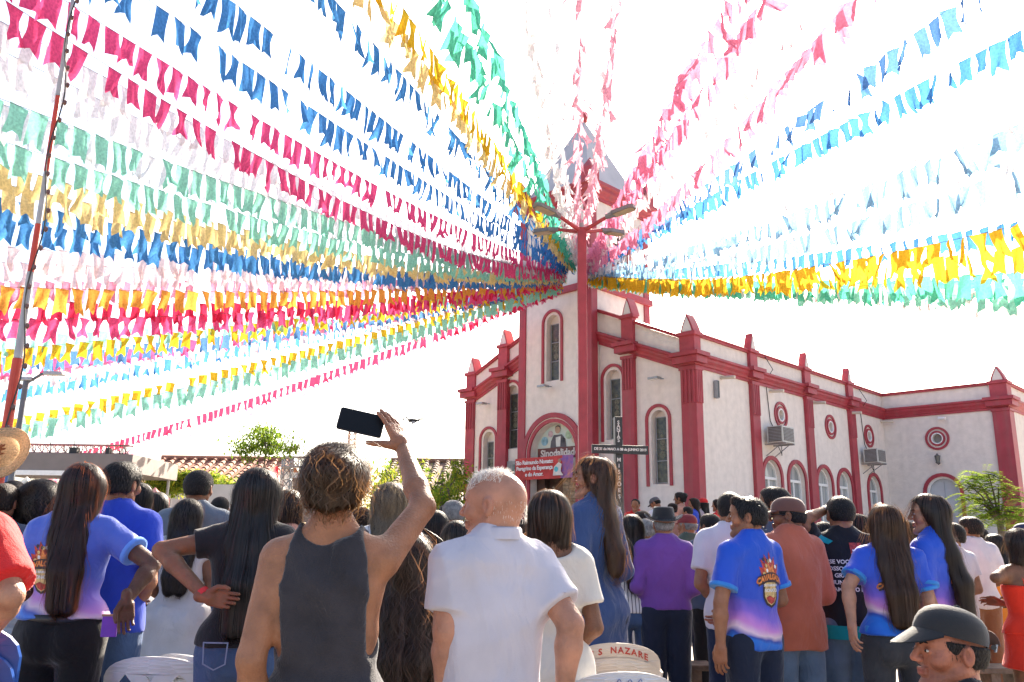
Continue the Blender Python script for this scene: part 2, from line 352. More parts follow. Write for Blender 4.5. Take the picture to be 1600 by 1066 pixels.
def ringsweep(z, prof, name, d=0):
    x0, x1, y0, y1 = TX0 - d, TX1 + d, TY0 - d, TY1 + d
    m = MB(); n = len(prof); P4 = [(x0, y0, -1, -1), (x1, y0, 1, -1), (x1, y1, 1, 1), (x0, y1, -1, 1)]
    vs = [(x + ox * o, y + oy * o, z + h) for (x, y, ox, oy) in P4 for o, h in prof]
    fs = [(i * n + k, ((i + 1) % 4) * n + k, ((i + 1) % 4) * n + (k + 1) % n, i * n + (k + 1) % n) for i in range(4) for k in range(n)]
    return m.add(vs, fs).build(name, RED, ch)
ringsweep(8.86, [(-.05, 0), (.07, 0), (.07, .20), (.0, .23), (-.05, .2)], 'band', .047)
ringsweep(11.75, [(-.2, 0), (.05, 0), (.05, .10), (.10, .13), (.13, .22), (.20, .28), (.21, .38), (.28, .42), (.28, .52), (-.2, .54)], 'cornice')
for (x, y) in ((TX0, TY0), (TX1, TY0), (TX1, TY1), (TX0, TY1)):
    m = MB(); s_ = .2; cx = x + (.0 if x == TX0 else 0); z = 12.28
    m.box(cx - s_, cx + s_, y - s_, y + s_, z, z + .42)
    m.add([(cx - s_, y - s_, z + .42), (cx + s_, y - s_, z + .42), (cx + s_, y + s_, z + .42), (cx - s_, y + s_, z + .42), (cx, y, z + .80)], [(0, 1, 4), (1, 2, 4), (2, 3, 4), (3, 0, 4)])
    m.build('pinnacle', REDC, ch)
m = MB(); cx, cy = tc_, (TY0 + TY1) / 2; h = 1.42
m.add([(cx - h, cy - h, 12.27), (cx + h, cy - h, 12.27), (cx + h, cy + h, 12.27), (cx - h, cy + h, 12.27), (cx, cy, 15.45)], [(0, 1, 4), (1, 2, 4), (2, 3, 4), (3, 0, 4)])
spo = m.build('spire', SPIRE, ch)
MB().lathe([(.0, .2), (.1, .18), (.17, .1), (.19, 0), (.17, -.1), (.12, -.2), (.0, -.22)], 16, (cx, cy, 15.55)).build('finial', REDC, spo, smooth=True)
# portal
dm = MB().mesh(plate_mesh(band(-4.75, 2.4, 5.21, 2.42, .15, 24), (), .09), upright(.09, TY0 - .09)).build('portal_arch', RED, ch)
MB().mesh(plate_mesh(band(-4.75, 2.4, 5.03, 2.06, .11, 24), (), .06), upright(.06, TY0 - .06)).build('inner_ring', REDC, dm)
MB().mesh(plate_mesh(band(-4.75, 2.4, 5.06, 2.12, .03, 24), (), .05), upright(.05, TY0 - .05)).build('bead', WALL, dm)
ym = TY0 + .26
ty = MB().mesh(plate_mesh(arch(-4.75, 3.4, 4.90, 1.9, 22), (), .03), upright(.03, ym)).build('tympanum', mat('painted_tympanum', (.62, .60, .48), .7, .1, 3, var2=(.50, .60, .58)), ch)
def flat(pts, y, mt, name, par, th=.008): return MB().mesh(plate_mesh(pts, (), th), upright(th, y)).build(name, mt, par)
ys = ym - .012
flat([(-5.6, 3.86), (-3.9, 3.86), (-3.9, 4.2), (-5.6, 4.2)], ys - .004, mat('brown_band', (.16, .05, .045), .6), 'name_band', ty)
t = MB().mesh(text_mesh('Sinodalidade e', .30, .004, 'LEFT', .008), Matrix.Translation((-5.47, ys - .010, 4.03)) @ Matrix.Rotation(PI / 2, 4, 'X')); t.build('lettering', mat('cream_letters', (.75, .66, .6), .6), ty)
fig = MB(); fx, fz = -4.78, 4.2
for pts, mi in (([(fx - .30, fz), (fx - .27, fz + .2), (fx - .16, fz + .38), (fx + .16, fz + .38), (fx + .3, fz + .22), (fx + .33, fz)], 0), (circ(fx, fz + .52, .105, 16), 2), ([(fx - .11, fz + .55), (fx - .09, fz + .64), (fx, fz + .67), (fx + .09, fz + .64), (fx + .11, fz + .55), (fx, fz + .58)], 0),
                ([(fx - .06, fz + .02), (fx - .08, fz + .3), (fx + .12, fz + .33), (fx + .1, fz + .02)], 1), (circ(fx + .22, fz + .2, .085, 12), 0)):
    fig.mesh(plate_mesh(pts, (), .004), upright(.004, ys - .004 - .003 * (1 + mi)), mi)
fig.build('saint_figure', [mat('figure_dark', (.11, .10, .11), .7), mat('figure_white', (.7, .68, .62), .7), mat('figure_skin', (.45, .30, .22), .7)], ty)
for (c, r_, colr) in (((-5.32, 4.42), .14, (.30, .52, .62)), ((-5.08, 4.62), .10, (.60, .42, .45)), ((-4.35, 4.55), .13, (.45, .58, .38)), ((-4.12, 4.4), .12, (.65, .50, .35))):
    flat(circ(c[0], c[1], r_, 14), ys - .001, mat('mural_%d' % int(colr[0] * 100), colr, .7, .3, 8), 'mural_patch', ty)
# doorway inside
MB().box(-5.85, -5.38, -.02, .25, -.1, 3.4).box(-5.38, -3.70, .2, .25, 2.75, 3.4).build('door_surround', mat('door_brown', (.10, .05, .035), .6), ch)
dgl = MB().box(-5.38, -4.35, .28, .3, 0, 2.74).build('door_glass', mat('door_glass', (.03, .04, .05), .1, coat=1), ch)
MB().box(-5.40, -4.33, .24, .27, 2.66, 2.745).box(-4.95, -4.9, .24, .27, 0, 2.66).build('frame', WHITEP, dgl)
MB().box(-4.349, -3.82, .1, .15, 0, 2.74).build('door_leaf', mat('white_leaf', (.62, .63, .66), .5), ch)
bc = MB(); rng = random.Random(3)
for k in range(34):
    for j in range(2):
        o_ = .0 if k % 2 else .12
        bc.box(-4.40 + o_ * 0 + j * .25, -4.40 + j * .25 + .235, TY0 + .05 - rng.random() * .012, TY0 + .2, .1 + k * .095, .1 + k * .095 + .085, rng.randrange(2))
tag(bc.build('brick_column', [mat('tan_brick', (.36, .25, .15), .8, .25, 9), mat('tan_brick_dark', (.28, .19, .11), .8, .25, 9)], ch), kind='stuff')
for y in np.arange(1.3, 12.6, 2.8):     # rain spouts under the cornice
    MB().tube([(.02, y, 5.93), (.45, y, 5.90)], .05, 8).build('rain_spout', CREAM, ch)

def on_church(name, label, cat, x, y, z, rz=0, group=None):
    return thing(name, label, cat, church_world(x, y, z), -YAW + rz, group)
# banner over the door
bn = on_church('banner', 'red cloth banner with white lettering hung over the church door', 'banner', -5.03, TY0 - .14, 3.24)
def bz(x, z): return .03 * math.sin(x * 5 + z * 3) + .015 * math.sin(x * 13)
m = MB(); nx, nz = 30, 8; W_, H_ = 2.36, .66
vs = [(-W_ / 2 + W_ * i / nx, bz(i / nx * W_, j / nz * H_), H_ * j / nz) for j in range(nz + 1) for i in range(nx + 1)]
fs = [(j * (nx + 1) + i, j * (nx + 1) + i + 1, (j + 1) * (nx + 1) + i + 1, (j + 1) * (nx + 1) + i) for j in range(nz) for i in range(nx)]
m.add(vs, fs); m.m = [1 if (f[0] % (nx + 1)) >= 24 + (f[0] // (nx + 1)) % 2 else 0 for f in fs]
m.build('cloth', [mat('banner_red', (.55, .05, .045), .7, .2, 3), mat('banner_purple', (.16, .09, .32), .7, .5, 8, var2=(.4, .12, .2))], bn, smooth=True)
lt = MB()
for s_, z, sz in (('São Raimundo Nonato:', .51, .175), ('Peregrino da Esperança', .335, .17), ('e do Amor.', .15, .17)):
    lt.mesh(text_mesh(s_, sz, .002, 'CENTER', .004, .93), Matrix.Translation((-.30, -.06, z)) @ Matrix.Rotation(PI / 2, 4, 'X'))
lt.build('lettering', mat('banner_white', (.8, .78, .76), .7), bn)
em = MB(); ex, ez = .66, .3
for pts, mi in ((circ(ex + .05, ez + .2, .06, 12), 0), ([(ex - .2, ez - .22), (ex - .16, ez + .03), (ex + .02, ez + .16), (ex + .14, ez + .1), (ex + .1, ez - .1), (ex + .2, ez - .22)], 1), (circ(ex - .07, ez - .04, .08, 12), 2)):
    em.mesh(plate_mesh(pts, (), .004), upright(.004, -.065 - .004 * mi), mi)
em.build('emblem', [mat('emb_skin', (.4, .2, .12), .7), mat('emb_white', (.7, .62, .55), .7), mat('emb_teal', (.1, .45, .5), .7)], bn)

# air conditioners
for i, (y, z, lb) in enumerate(((3.90, 4.32, 'boxy grey air conditioner on brackets beside the second side pillar, the nearer of the two'), (10.72, 4.25, 'boxy grey air conditioner on brackets close to the inner corner, the farther of the two'))):
    a = on_church('air_conditioner', lb, 'air conditioner', 0, y, z, 0, 'air conditioners on the church side wall')
    MB().box(.12, .62, -.36, .36, 0, .48).build('casing', mat('ac_white', (.55, .54, .50), .5), a, bevel=.012)
    MB().box(.60, .628, -.31, .31, .05, .43).box(.18, .58, -.372, -.361, .03, .45).build('grille', mat('ac_dark', (.13, .11, .09), .7), a)
    sl = MB()
    for k in range(9): sl.box(.628, .634, -.30, .30, .07 + k * .04, .085 + k * .04); sl.box(.19, .57, -.377, -.372, .06 + k * .042, .075 + k * .042)
    tag(sl.build('louvre', GREYP, a), kind='stuff')
    br = MB()
    for yy in (-.25, .25): br.box(0, .66, yy - .02, yy + .02, -.05, -.01); br.tube([(.5, yy, -.03), (.02, yy, -.36)], .014, 6)
    br.build('bracket', METAL, a)
    MB().tube([(.05, .42, .0), (.12, .5, -.25), (.06, .62, -.28), (.03, .7, .05), (.02, .1, .7), (.02, -.05, 1.9), (.3, -.1, 2.2), (.05, -.1, 2.66)], .012, 5).build('cable', CABLE, a)
# floodlights
for i, (x, y, z, lb) in enumerate(((-1.12, 0, 5.82, 'small floodlight on the facade above the window nearest the corner pillar'), (-4.93, TY0, 6.0, 'small floodlight on the tower front below its tall window'), (-8.0, 0, 5.83, 'small floodlight on the left end of the facade'))):
    a = on_church('floodlight', lb, 'floodlight', x, y, z, 0, 'floodlights on the facade')
    MB().tube([(.12, -.0, .02), (.12, -.25, .0)], .015, 6).build('bracket', METAL, a)
    MB().box(-.12, .2, -.42, -.2, -.035, .03).build('head', METAL, a, bevel=.01); MB().box(-.10, .18, -.40, -.22, -.045, -.036).build('glass', WHITEP, a)
a = on_church('wall_lantern', 'small dark lantern on the wall above the pale transept door', 'lantern', 1.83, 12.75, 4.22)
MB().tube([(0, 0, .1), (0, -.15, .05), (0, -.2, .12)], .014, 6).build('arm', BLACKP, a)
MB().lathe([(0, .34), (.03, .33), (.04, .29), (.12, .24), (.10, .23), (.07, .04), (.09, .02), (.03, -.03), (0, -.04)], 8, (0, -.2, .1)).build('lamp_head', mat('lantern_glass', (.12, .12, .11), .3), a)
a = on_church('loudspeaker', 'slim dark loudspeaker high on the side wall beside the corner pillar', 'loudspeaker', .0, .95, 5.3)
MB().box(.02, .14, -.05, .05, 0, .5).build('body', GREYP, a, bevel=.02); MB().box(.14, .146, -.04, .04, .02, .48).build('grille', BLACKP, a)
a = on_church('security_camera', 'little white security camera under the transept cornice', 'camera', 2.1, 12.72, 5.86)
MB().tube([(0, 0, .06), (0, -.1, .05)], .015, 6).build('bracket', WHITEP, a); MB().tube([(-.12, -.12, .03), (.12, -.16, .0)], .05, 10).build('body', WHITEP, a)
a = on_church('poster_board', 'grey printed poster on the facade left of the door', 'poster', -6.75, -.02, 2.95)
MB().box(-.3, .26, -.03, 0, 0, .95).build('sheet', mat('poster_grey', (.34, .33, .32), .6, .3, 6), a)
for k in range(2): MB().box(.02, .2, -.036, -.0305, .12 + k * .42, .42 + k * .42).build('picture', mat('poster_pic', (.16, .2, .19), .6, .5, 14), a)

# forecourt terrace
fc = MB(); fc.box(-11.5, 6.5, -6.2, 24, -.1, .30); fc.box(-11, 6, -5.7, 24, .30, .45)
o = fc.build('forecourt', mat('terrace_paving', (.42, .36, .31), .85, .12, 2, .2, 20)); o.location = (OX, OY, 0); o.rotation_euler = (0, 0, -YAW); tag(o, kind='structure')
# ------------------------------------------------------------------ lamp pole with four arms
LP = Vector((1.335, 15.5, 0))
lp = thing('street_lamp', 'tall dark red square lamp pole with four arms in front of the bell tower', 'street lamp', LP)
MB().box(-.085, .085, -.085, .085, .02, 7.42).build('pole', mat('pole_red', (.34, .035, .045), .45, .15, 4, .1, 30), lp, bevel=.012)
MB().box(-.2, .2, -.2, .2, 0, .03).build('base_plate', RED, lp)
for k, an in enumerate((R(217), R(-37), R(40), R(140))):
    d = Vector((math.cos(an), math.sin(an), 0)); L = .55
    arm = MB().tube([d * .05 + Vector((0, 0, 7.36)), d * L + Vector((0, 0, 7.36 + .16))], [.045, .035], 8).build('arm', MATS['pole_red'], lp)
    hd = MB(); M = Matrix.Translation(d * L + Vector((0, 0, 7.53))) @ Matrix.Rotation(an, 4, 'Z') @ Matrix.Rotation(-.12, 4, 'Y')
    sh_ = [(0, -.04), (.12, -.06), (.18, -.11), (.56, -.115), (.63, -.06), (.63, .06), (.56, .115), (.18, .11), (.12, .06), (0, .04)]
    hd.mesh(plate_mesh(sh_, (), .07), M); h_ = hd.build('lamp_head', mat('lamp_grey', (.16, .17, .18), .4), lp, bevel=.012)
    sh2 = [(.20, -.085), (.54, -.09), (.60, -.045), (.60, .045), (.54, .09), (.20, .085)]
    MB().mesh(plate_mesh(sh2, (), .012), M @ Matrix.Translation((0, 0, -.043))).build('lens', mat('lamp_lens', (.38, .30, .20), .3), h_)
MB().lathe([(0, .12), (.05, .10), (.05, 0), (0, 0)], 10, (0, 0, 7.42)).build('photocell', GREYP, lp)

# ------------------------------------------------------------------ mission cross
cp = at(966, 705, 16.6)
cr = thing('cross', 'tall black wooden cross with white painted lettering in front of the church', 'cross', (cp.x, cp.y, 0), R(8))
zt = at(965, 652, 16.6).z; za = cp.z + .02
MB().box(-.075, .075, -.075, .075, 0, zt).build('post', BLACKP, cr, bevel=.006)
MB().box(-.56, .58, -.125, -.0755, za - .085, za + .085).build('crossbar', BLACKP, cr, bevel=.006)
def letters(par, s, size, x, y, z, rot=0, mt=None, sp=1.0, bold=.004, ext=.002, tilt=None):
    M = Matrix.Translation((x, y, z)) @ Matrix.Rotation(PI / 2, 4, 'X') @ Matrix.Rotation(rot, 4, 'Z')
    return MB().mesh(text_mesh(s, size, ext, 'CENTER', bold, sp), M).build('lettering', mt or mat('paint_lettering', (.72, .72, .70), .7), par)
letters(cr, 'DE 31 de MAIO A 08 de JUNHO 2019', .072, .01, -.128, za, .0, sp=.92, bold=.0018)
zz = zt - .12
for ch_ in 'SANTAS':
    letters(cr, ch_, .10, -.01, -.078, zz, bold=.001); zz -= (zt - .12 - (za + .14)) / 5.6
zz = za - .2
for ch_ in 'MISSÕES POPULARES':
    if ch_ != ' ': letters(cr, ch_, .105, -.01, -.078, zz, bold=.001)
    zz -= .118

# ------------------------------------------------------------------ red and white mast on the left
b = at(13, 655, 7.0)
ms = thing('mast', 'slim red and grey banded steel mast standing at the left edge of the crowd', 'mast', (b.x, b.y, 0))
ztop = at(110, -60, 7.0).z
segs = [(0, at(22, 560, 7).z, .053), (at(22, 560, 7).z, at(38, 425, 7).z, .042), (at(38, 425, 7).z, at(48, 350, 7).z, .036), (at(48, 350, 7).z, at(64, 268, 7).z, .032), (at(64, 268, 7).z, at(84, 150, 7).z, .03), (at(84, 150, 7).z, at(98, 60, 7).z, .03), (at(98, 60, 7).z, ztop, .024)]
for i, (z0, z1, r_) in enumerate(segs):
    r_ *= .8
    MB().tube([(0, 0, z0), (0, 0, z1 - .004)], [r_, r_ * .94], 14).build('pole_section', mat('mast_red', (.50, .045, .02), .45) if i in (0, 2, 4) else mat('mast_grey', (.36, .36, .38), .5), ms, smooth=False)
m = MB(); m.tube([(.05 + .035 * math.sin(z * 5), -.05, z) for z in np.linspace(2, ztop - .2, 46)], .007, 5); m.build('light_cord', CABLE, ms)
m = MB()
for z in np.linspace(2.1, ztop - .3, 26): m.lathe([(0, .03), (.018, .015), (.018, -.01), (0, -.03)], 6, (.075 + .035 * math.sin(z * 5), -.06, z))
tag(m.build('bulb', mat('bulb_dark', (.12, .05, .04), .3), ms), kind='stuff')
b = at(34, 640, 14.0)
m2 = thing('street_lamp', 'thin dark street lamp behind the red mast at the left edge', 'street lamp', (b.x, b.y, 0)); z = at(36, 595, 14).z
MB().tube([(0, 0, 0), (0, 0, z)], [.06, .045], 10).build('pole', mat('dark_steel', (.10, .12, .15), .5), m2)
MB().tube([(0, 0, z - .05), (.25, 0, z + .12), (.4, 0, z + .13)], .025, 8).build('arm', MATS['dark_steel'], m2)
MB().box(-.15, .12, -.05, .05, z, z + .06).box(.3, .62, -.07, .07, z + .10, z + .16).build('lamp_head', METAL, m2, bevel=.01)

# ------------------------------------------------------------------ truss stages and houses far left
def truss(m, a, b, w=.3, n=8, r=.022):
    a, b = Vector(a), Vector(b); t = (b - a).normalized(); u = Vector((0, 0, 1)) if abs(t.z) < .9 else Vector((1, 0, 0))
    s = t.cross(u).normalized() * w / 2; u2 = s.cross(t).normalized() * w / 2
    cs = [s + u2, s - u2, -s - u2, -s + u2]
    for c in cs: m.tube([a + c, b + c], r, 5)
    for i in range(n):
        p, q_ = a.lerp(b, i / n), a.lerp(b, (i + 1) / n)
        for k in range(4):
            c, d = cs[k], cs[(k + 1) % 4]
            m.tube([p + c, q_ + d], r * .6, 4); m.tube([p + c, p + d], r * .6, 4)
    return m
p0, p1 = at(-60, 735, 25), at(205, 735, 25)
st = thing('stage', 'wide grey stage canopy with a light truss lying along its top', 'stage', (p0.x, 25, 0))
L = p1.x - p0.x
MB().box(0, L, 0, 3.5, 3.25, 3.78).build('canopy', mat('canopy_grey', (.20, .17, .16), .8, .1, 2, .2, 8), st)
MB().box(-.02, L + .02, -.03, .02, 3.13, 3.27).build('valance', WHITEP, st)
t_ = MB()
for x in (.15, L - .15):
    for y in (.15, 3.2): t_.tube([(x, y, 0), (x, y, 3.25)], .05, 8)
t_.build('legs', METAL, st)['kind'] = 'stuff'
truss(MB(), (1.4, .5, 3.95), (L - .3, .5, 3.95), .26, 14).build('truss', mat('truss_red', (.42, .20, .20), .5), st)
rr = random.Random(5); t_ = MB()
for k in range(16):
    x = .3 + rr.random() * (L - .6); t_.tube([(x, .3, 3.78), (x + rr.uniform(-.05, .05), .3, 3.95 + rr.random() * .35)], .012, 4)
    if k % 3 == 0: t_.box(x - .06, x + .06, .2, .4, 3.8, 3.98)
tag(t_.build('lighting_clamp', CABLE, st), kind='stuff')
MB().box(.2, L - .2, .3, 3.3, .7, .8).box(.2, L - .2, 3.25, 3.3, .8, 1.5).build('deck', BLACKP, st)
# white tents
def tent(name, label, px0, px1, pyt, pye, Y, colr, grp='gazebos by the stage'):
    a, c = at(px0, pye, Y), at(px1, pye, Y); w_ = (c.x - a.x); zt_ = at((px0 + px1) / 2, pyt, Y).z; ze = at(px0, pye, Y).z
    t = thing(name, label, 'gazebo', ((a.x + c.x) / 2, Y + w_ / 2, 0), 0, grp); h = w_ / 2
    m = MB(); n = 6
    for s_ in range(4):
        ang = s_ * PI / 2; Rm = Matrix.Rotation(ang, 4, 'Z'); vs = []
        for j in range(n + 1):
            f = j / n; z = zt_ + (ze - zt_) * (f ** .75); vs += [Rm @ Vector((-h * f, -h * f, z)), Rm @ Vector((0, -h * f, z - .06 * f)), Rm @ Vector((h * f, -h * f, z))]
        m.add(vs, [(j * 3 + k, j * 3 + k + 1, j * 3 + k + 4, j * 3 + k + 3) for j in range(n) for k in range(2)])
        m.add([Rm @ Vector(v) for v in ((-h, -h, ze), (h, -h, ze), (h, -h, ze - .22), (-h, -h, ze - .22))], [(0, 1, 2, 3)])
    m.build('canopy', thin_mat('tent_' + name + str(int(px0)), colr, .25), t)
    for x in (-h, h):
        for y in (-h, h): MB().tube([(x, y, 0), (x, y, ze)], .025, 6).build('leg', METAL, t)
    return t
tent('gazebo', 'white peaked gazebo under the left end of the stage canopy', -10, 52, 742, 768, 20, (.7, .69, .66))
tent('gazebo', 'grey white gazebo between two dark haired heads left', 88, 150, 748, 770, 27, (.62, .60, .58))
tent('gazebo', 'low gazebo with a pinkish red canopy beside the hedge', 214, 252, 760, 777, 22, (.62, .36, .33))
MB_ = MB().tube([(0, 0, 0), (0, 0, 2.75)], .07, 8).build('post', mat('blue_post', (.05, .12, .30), .5)); pb = at(6, 765, 15); MB_.location = (pb.x, 15, 0)
tag(MB_, 'short blue post beside the white gazebo at the left edge', 'post')

# hipped / gabled tile roofs
TILE = mat('clay_tile', (.42, .17, .10), .85, .35, 6, .2, 20, var2=(.24, .12, .08))
TILEB = mat('old_clay_tile', (.22, .13, .085), .9, .4, 5, .2, 20, var2=(.12, .085, .06))
HW = mat('house_plaster', (.52, .50, .47), .85, .08, 2, .2, 20)
def house(name, label, px0, px1, Y, pyr, pye, depth, tile, wallm, windows=(), over=.35):
    a, c = at(px0, pye, Y), at(px1, pye, Y); zr = at((px0 + px1) / 2, pyr, Y + depth / 2).z; ze = a.z; x0, x1 = 0, c.x - a.x
    h = thing(name, label, 'house', (a.x, Y, 0))
    holes = [[(wx - ww / 2, wz), (wx + ww / 2, wz), (wx + ww / 2, wz + wh), (wx - ww / 2, wz + wh)] for wx, wz, ww, wh in windows]
    MB().mesh(plate_mesh([(x0 + over, 0), (x1 - over, 0), (x1 - over, ze + .02), (x0 + over, ze + .02)], holes, .2), upright(.2, over)).build('wall', wallm, h)
    MB().box(x0 + over, x1 - over, depth - over - .2, depth - over, 0, ze).build('wall', wallm, h)
    for xa in (x0 + over, x1 - over - .2):
        MB().mesh(plate_mesh([(over + .21, 0), (depth - over - .21, 0), (depth - over - .21, ze), (depth / 2, zr - .12), (over + .21, ze)], (), .2), sideways(.2, xa + .2)).build('wall', wallm, h)
    for wx, wz, ww, wh in windows:
        w_ = MB().box(wx - ww / 2, wx + ww / 2, over + .1, over + .12, wz, wz + wh).build('window', DARKGL, h)
        f = MB()
        for k in range(7): f.box(wx - ww / 2 + k * ww / 6 - .015, wx - ww / 2 + k * ww / 6 + .015, over + .02, over + .05, wz, wz + wh)
        for zz in (wz, wz + wh / 2, wz + wh - .03): f.box(wx - ww / 2, wx + ww / 2, over + .0, over + .02, zz, zz + .03)
        f.build('grille', WHITEP, w_)
    m = MB(); nrow = max(3, int((x1 - x0) / .42))
    base = MB().add([(x0, 0, ze), (x1, 0, ze), (x1, depth / 2, zr), (x0, depth / 2, zr), (x0, depth, ze), (x1, depth, ze)], [(0, 1, 2, 3), (3, 2, 5, 4)]).build('roof', tile, h)
    sl = math.hypot(depth / 2, zr - ze); nz_ = max(3, int(sl / .38))
    for k in range(nrow):
        x = x0 + (k + .5) * (x1 - x0) / nrow; r_ = .11
        for j in range(nz_):
            f0, f1 = j / nz_, (j + 1.12) / nz_
            for (ya, yb) in ((0, depth / 2), (depth, depth / 2)):
                vs = []
                for f, rr_, dz in ((f0, r_ * 1.1, .045), (min(1, f1), r_ * .9, .02)):
                    for q_ in range(5): an = PI * q_ / 4; vs.append((x + rr_ * math.cos(an), ya + (yb - ya) * f, ze + (zr - ze) * f + rr_ * math.sin(an) * .9 + dz))
                m.add(vs, [(q_, q_ + 1, q_ + 6, q_ + 5) for q_ in range(4)])
    tag(m.build('roof_tile', tile, h), kind='stuff')
    MB().tube([(x0, depth / 2, zr + .06), (x1, depth / 2, zr + .06)], .12, 8).build('ridge', tile, h)
    return h
house('house', 'long low house with a pinkish clay tile roof behind the hedge', 192, 420, 34, 718, 757, 7, TILE, HW, [(5.4, 1.2, 1.6, 1.1), (3.2, 1.2, 1.3, 1.1)])
house('house', 'house with an old brown tiled roof left of the church', 583, 733, 33, 722, 768, 9, TILEB, HW, [(2, 1.2, 1.2, 1.0)])
house('house', 'small house with a railing under the left gazebo', 96, 205, 40, 748, 765, 6, TILE, mat('pink_wall', (.5, .40, .38), .8), [])
# low white garden wall with grille (front of the long house)
a = at(300, 780, 26); wl = thing('garden_wall', 'white rendered garden wall with a small barred opening right of the hedge', 'wall', (a.x, 26, 0))
MB().mesh(plate_mesh([(-.1, 0), (2.6, 0), (2.6, at(340, 757, 26).z), (-.1, at(340, 757, 26).z)], [[(.75, 1.75), (1.55, 1.75), (1.55, 2.45), (.75, 2.45)]], .15), upright(.15, 0)).build('wall', HW, wl)
f = MB()
for k in range(7): f.box(.75 + k * .13, .78 + k * .13, .03, .06, 1.75, 2.45)
for k in range(3): f.box(.75, 1.55, .03, .06, 1.75 + k * .33, 1.78 + k * .33)
f.build('grille', WHITEP, wl); MB().box(.7, 1.6, .13, .14, 1.7, 2.5).build('backing', DARKGL, wl)

# small truss gantry with grey screen
g0, g1 = at(446, 770, 23), at(545, 770, 23)
ga = thing('truss_gantry', 'silver truss gantry holding a dull brown screen behind the crowd', 'gantry', (g0.x, 23, 0)); L = g1.x - g0.x; zg = at(446, 722, 23).z
t_ = MB(); truss(t_, (0, 0, 0), (0, 0, zg + .12), .24, 12); t_.build('post', METAL, ga)
t_ = MB(); truss(t_, (L, 0, 0), (L, 0, zg + .12), .24, 12); t_.build('post', METAL, ga)
t_ = MB(); truss(t_, (-.1, 0, zg), (L + .1, 0, zg), .26, 9); t_.build('top_truss', METAL, ga)
MB().box(.2, L - .2, -.03, .03, zg - 1.6, zg - .42).build('screen', mat('screen_brown', (.22, .17, .15), .7, .2, 6), ga)
MB().box(.12, L - .12, -.02, .02, zg - .42, zg - .28).build('header', WHITEP, ga)
m = MB(); m.add([(-.28, -.2, zg - .15), (-.2, -.2, zg - .12), (-.14, -.2, zg - .62), (-.34, -.2, zg - .72), (-.30, -.2, zg - .4)], [(0, 1, 2, 3, 4)])
f_ = m.build('flag', thin_mat('small_red_cloth', (.6, .05, .07), .5), ga)
# far lattice tower and pole
b = at(546, 760, 95); to = thing('radio_tower', 'far thin lattice radio tower just under the phone', 'tower', (b.x, 95, 0)); zt_ = at(546, 655, 95).z
t_ = MB(); truss(t_, (0, 0, 0), (0, 0, zt_), .75, 26, .06); t_.build('lattice', mat('tower_steel', (.3, .16, .12), .6), to)
t_ = MB().tube([(0, 0, zt_), (0, 0, zt_ + 3)], .05, 5); t_.build('aerial', METAL, to)
# drone
dp = at(645, 657, 14)
dn = thing('drone', 'small dark camera drone hovering in the white sky left of the church', 'drone', dp, R(20))
MB().lathe([(0, .03), (.05, .02), (.06, 0), (.04, -.03), (0, -.035)], 10, sx=1.5).build('body', BLACKP, dn)
for sx, sy in ((1, 1), (1, -1), (-1, 1), (-1, -1)):
    ar = MB().tube([(sx * .05, sy * .03, 0), (sx * .13, sy * .11, .012)], .009, 6).build('arm', BLACKP, dn)
    MB().lathe([(.0, .03), (.014, .03), (.014, 0), (0, 0)], 8, (sx * .13, sy * .11, .01)).build('motor', BLACKP, ar)
    MB().box(-.07, .07, -.007, .007, 0, .003, M=Matrix.Translation((sx * .13, sy * .11, .042)) @ Matrix.Rotation(sx * .7 + sy, 4, 'Z')).build('propeller', BLACKP, ar)
for s_ in (-.06, .0): MB().tube([(s_, 0, -.02), (s_ - .01, 0, -.10)], .008, 6).build('landing_leg', BLACKP, dn)
MB().box(-.03, .03, -.05, -.02, -.06, -.02).build('camera', GREYP, dn)

# ------------------------------------------------------------------ foliage
def leafmat(nm, c): return thin_mat(nm, c, .45, .6, .35, 1.5)
LEAF1 = leafmat('leaf_bright', (.22, .30, .035)); LEAF2 = leafmat('leaf_mid', (.12, .20, .03)); LEAF3 = leafmat('leaf_yellow', (.38, .38, .05))
BARK = mat('bark', (.17, .13, .10), .9, .3, 20, .5, 40)
def leaves(m, pts, size, rng, mats=2, droop=.4, asp=.45):
    pts = np.asarray(pts); n = len(pts)
    for i in range(n):
        p = Vector(pts[i]); s_ = size * rng.uniform(.6, 1.3); az = rng.uniform(0, 2 * PI); el = rng.uniform(-1.1, .6) - droop
        d = Vector((math.cos(az) * math.cos(el), math.sin(az) * math.cos(el), math.sin(el))); sdv = d.cross(Vector((rng.uniform(-.4, .4), rng.uniform(-.4, .4), 1))).normalized() * s_ * asp
        nrm = d.cross(sdv).normalized() * s_ * .1
        m.add([p, p + d * s_ * .5 + sdv * .5 + nrm, p + d * s_, p + d * s_ * .5 - sdv * .5 + nrm], [(0, 1, 2), (0, 2, 3)], rng.randrange(mats))
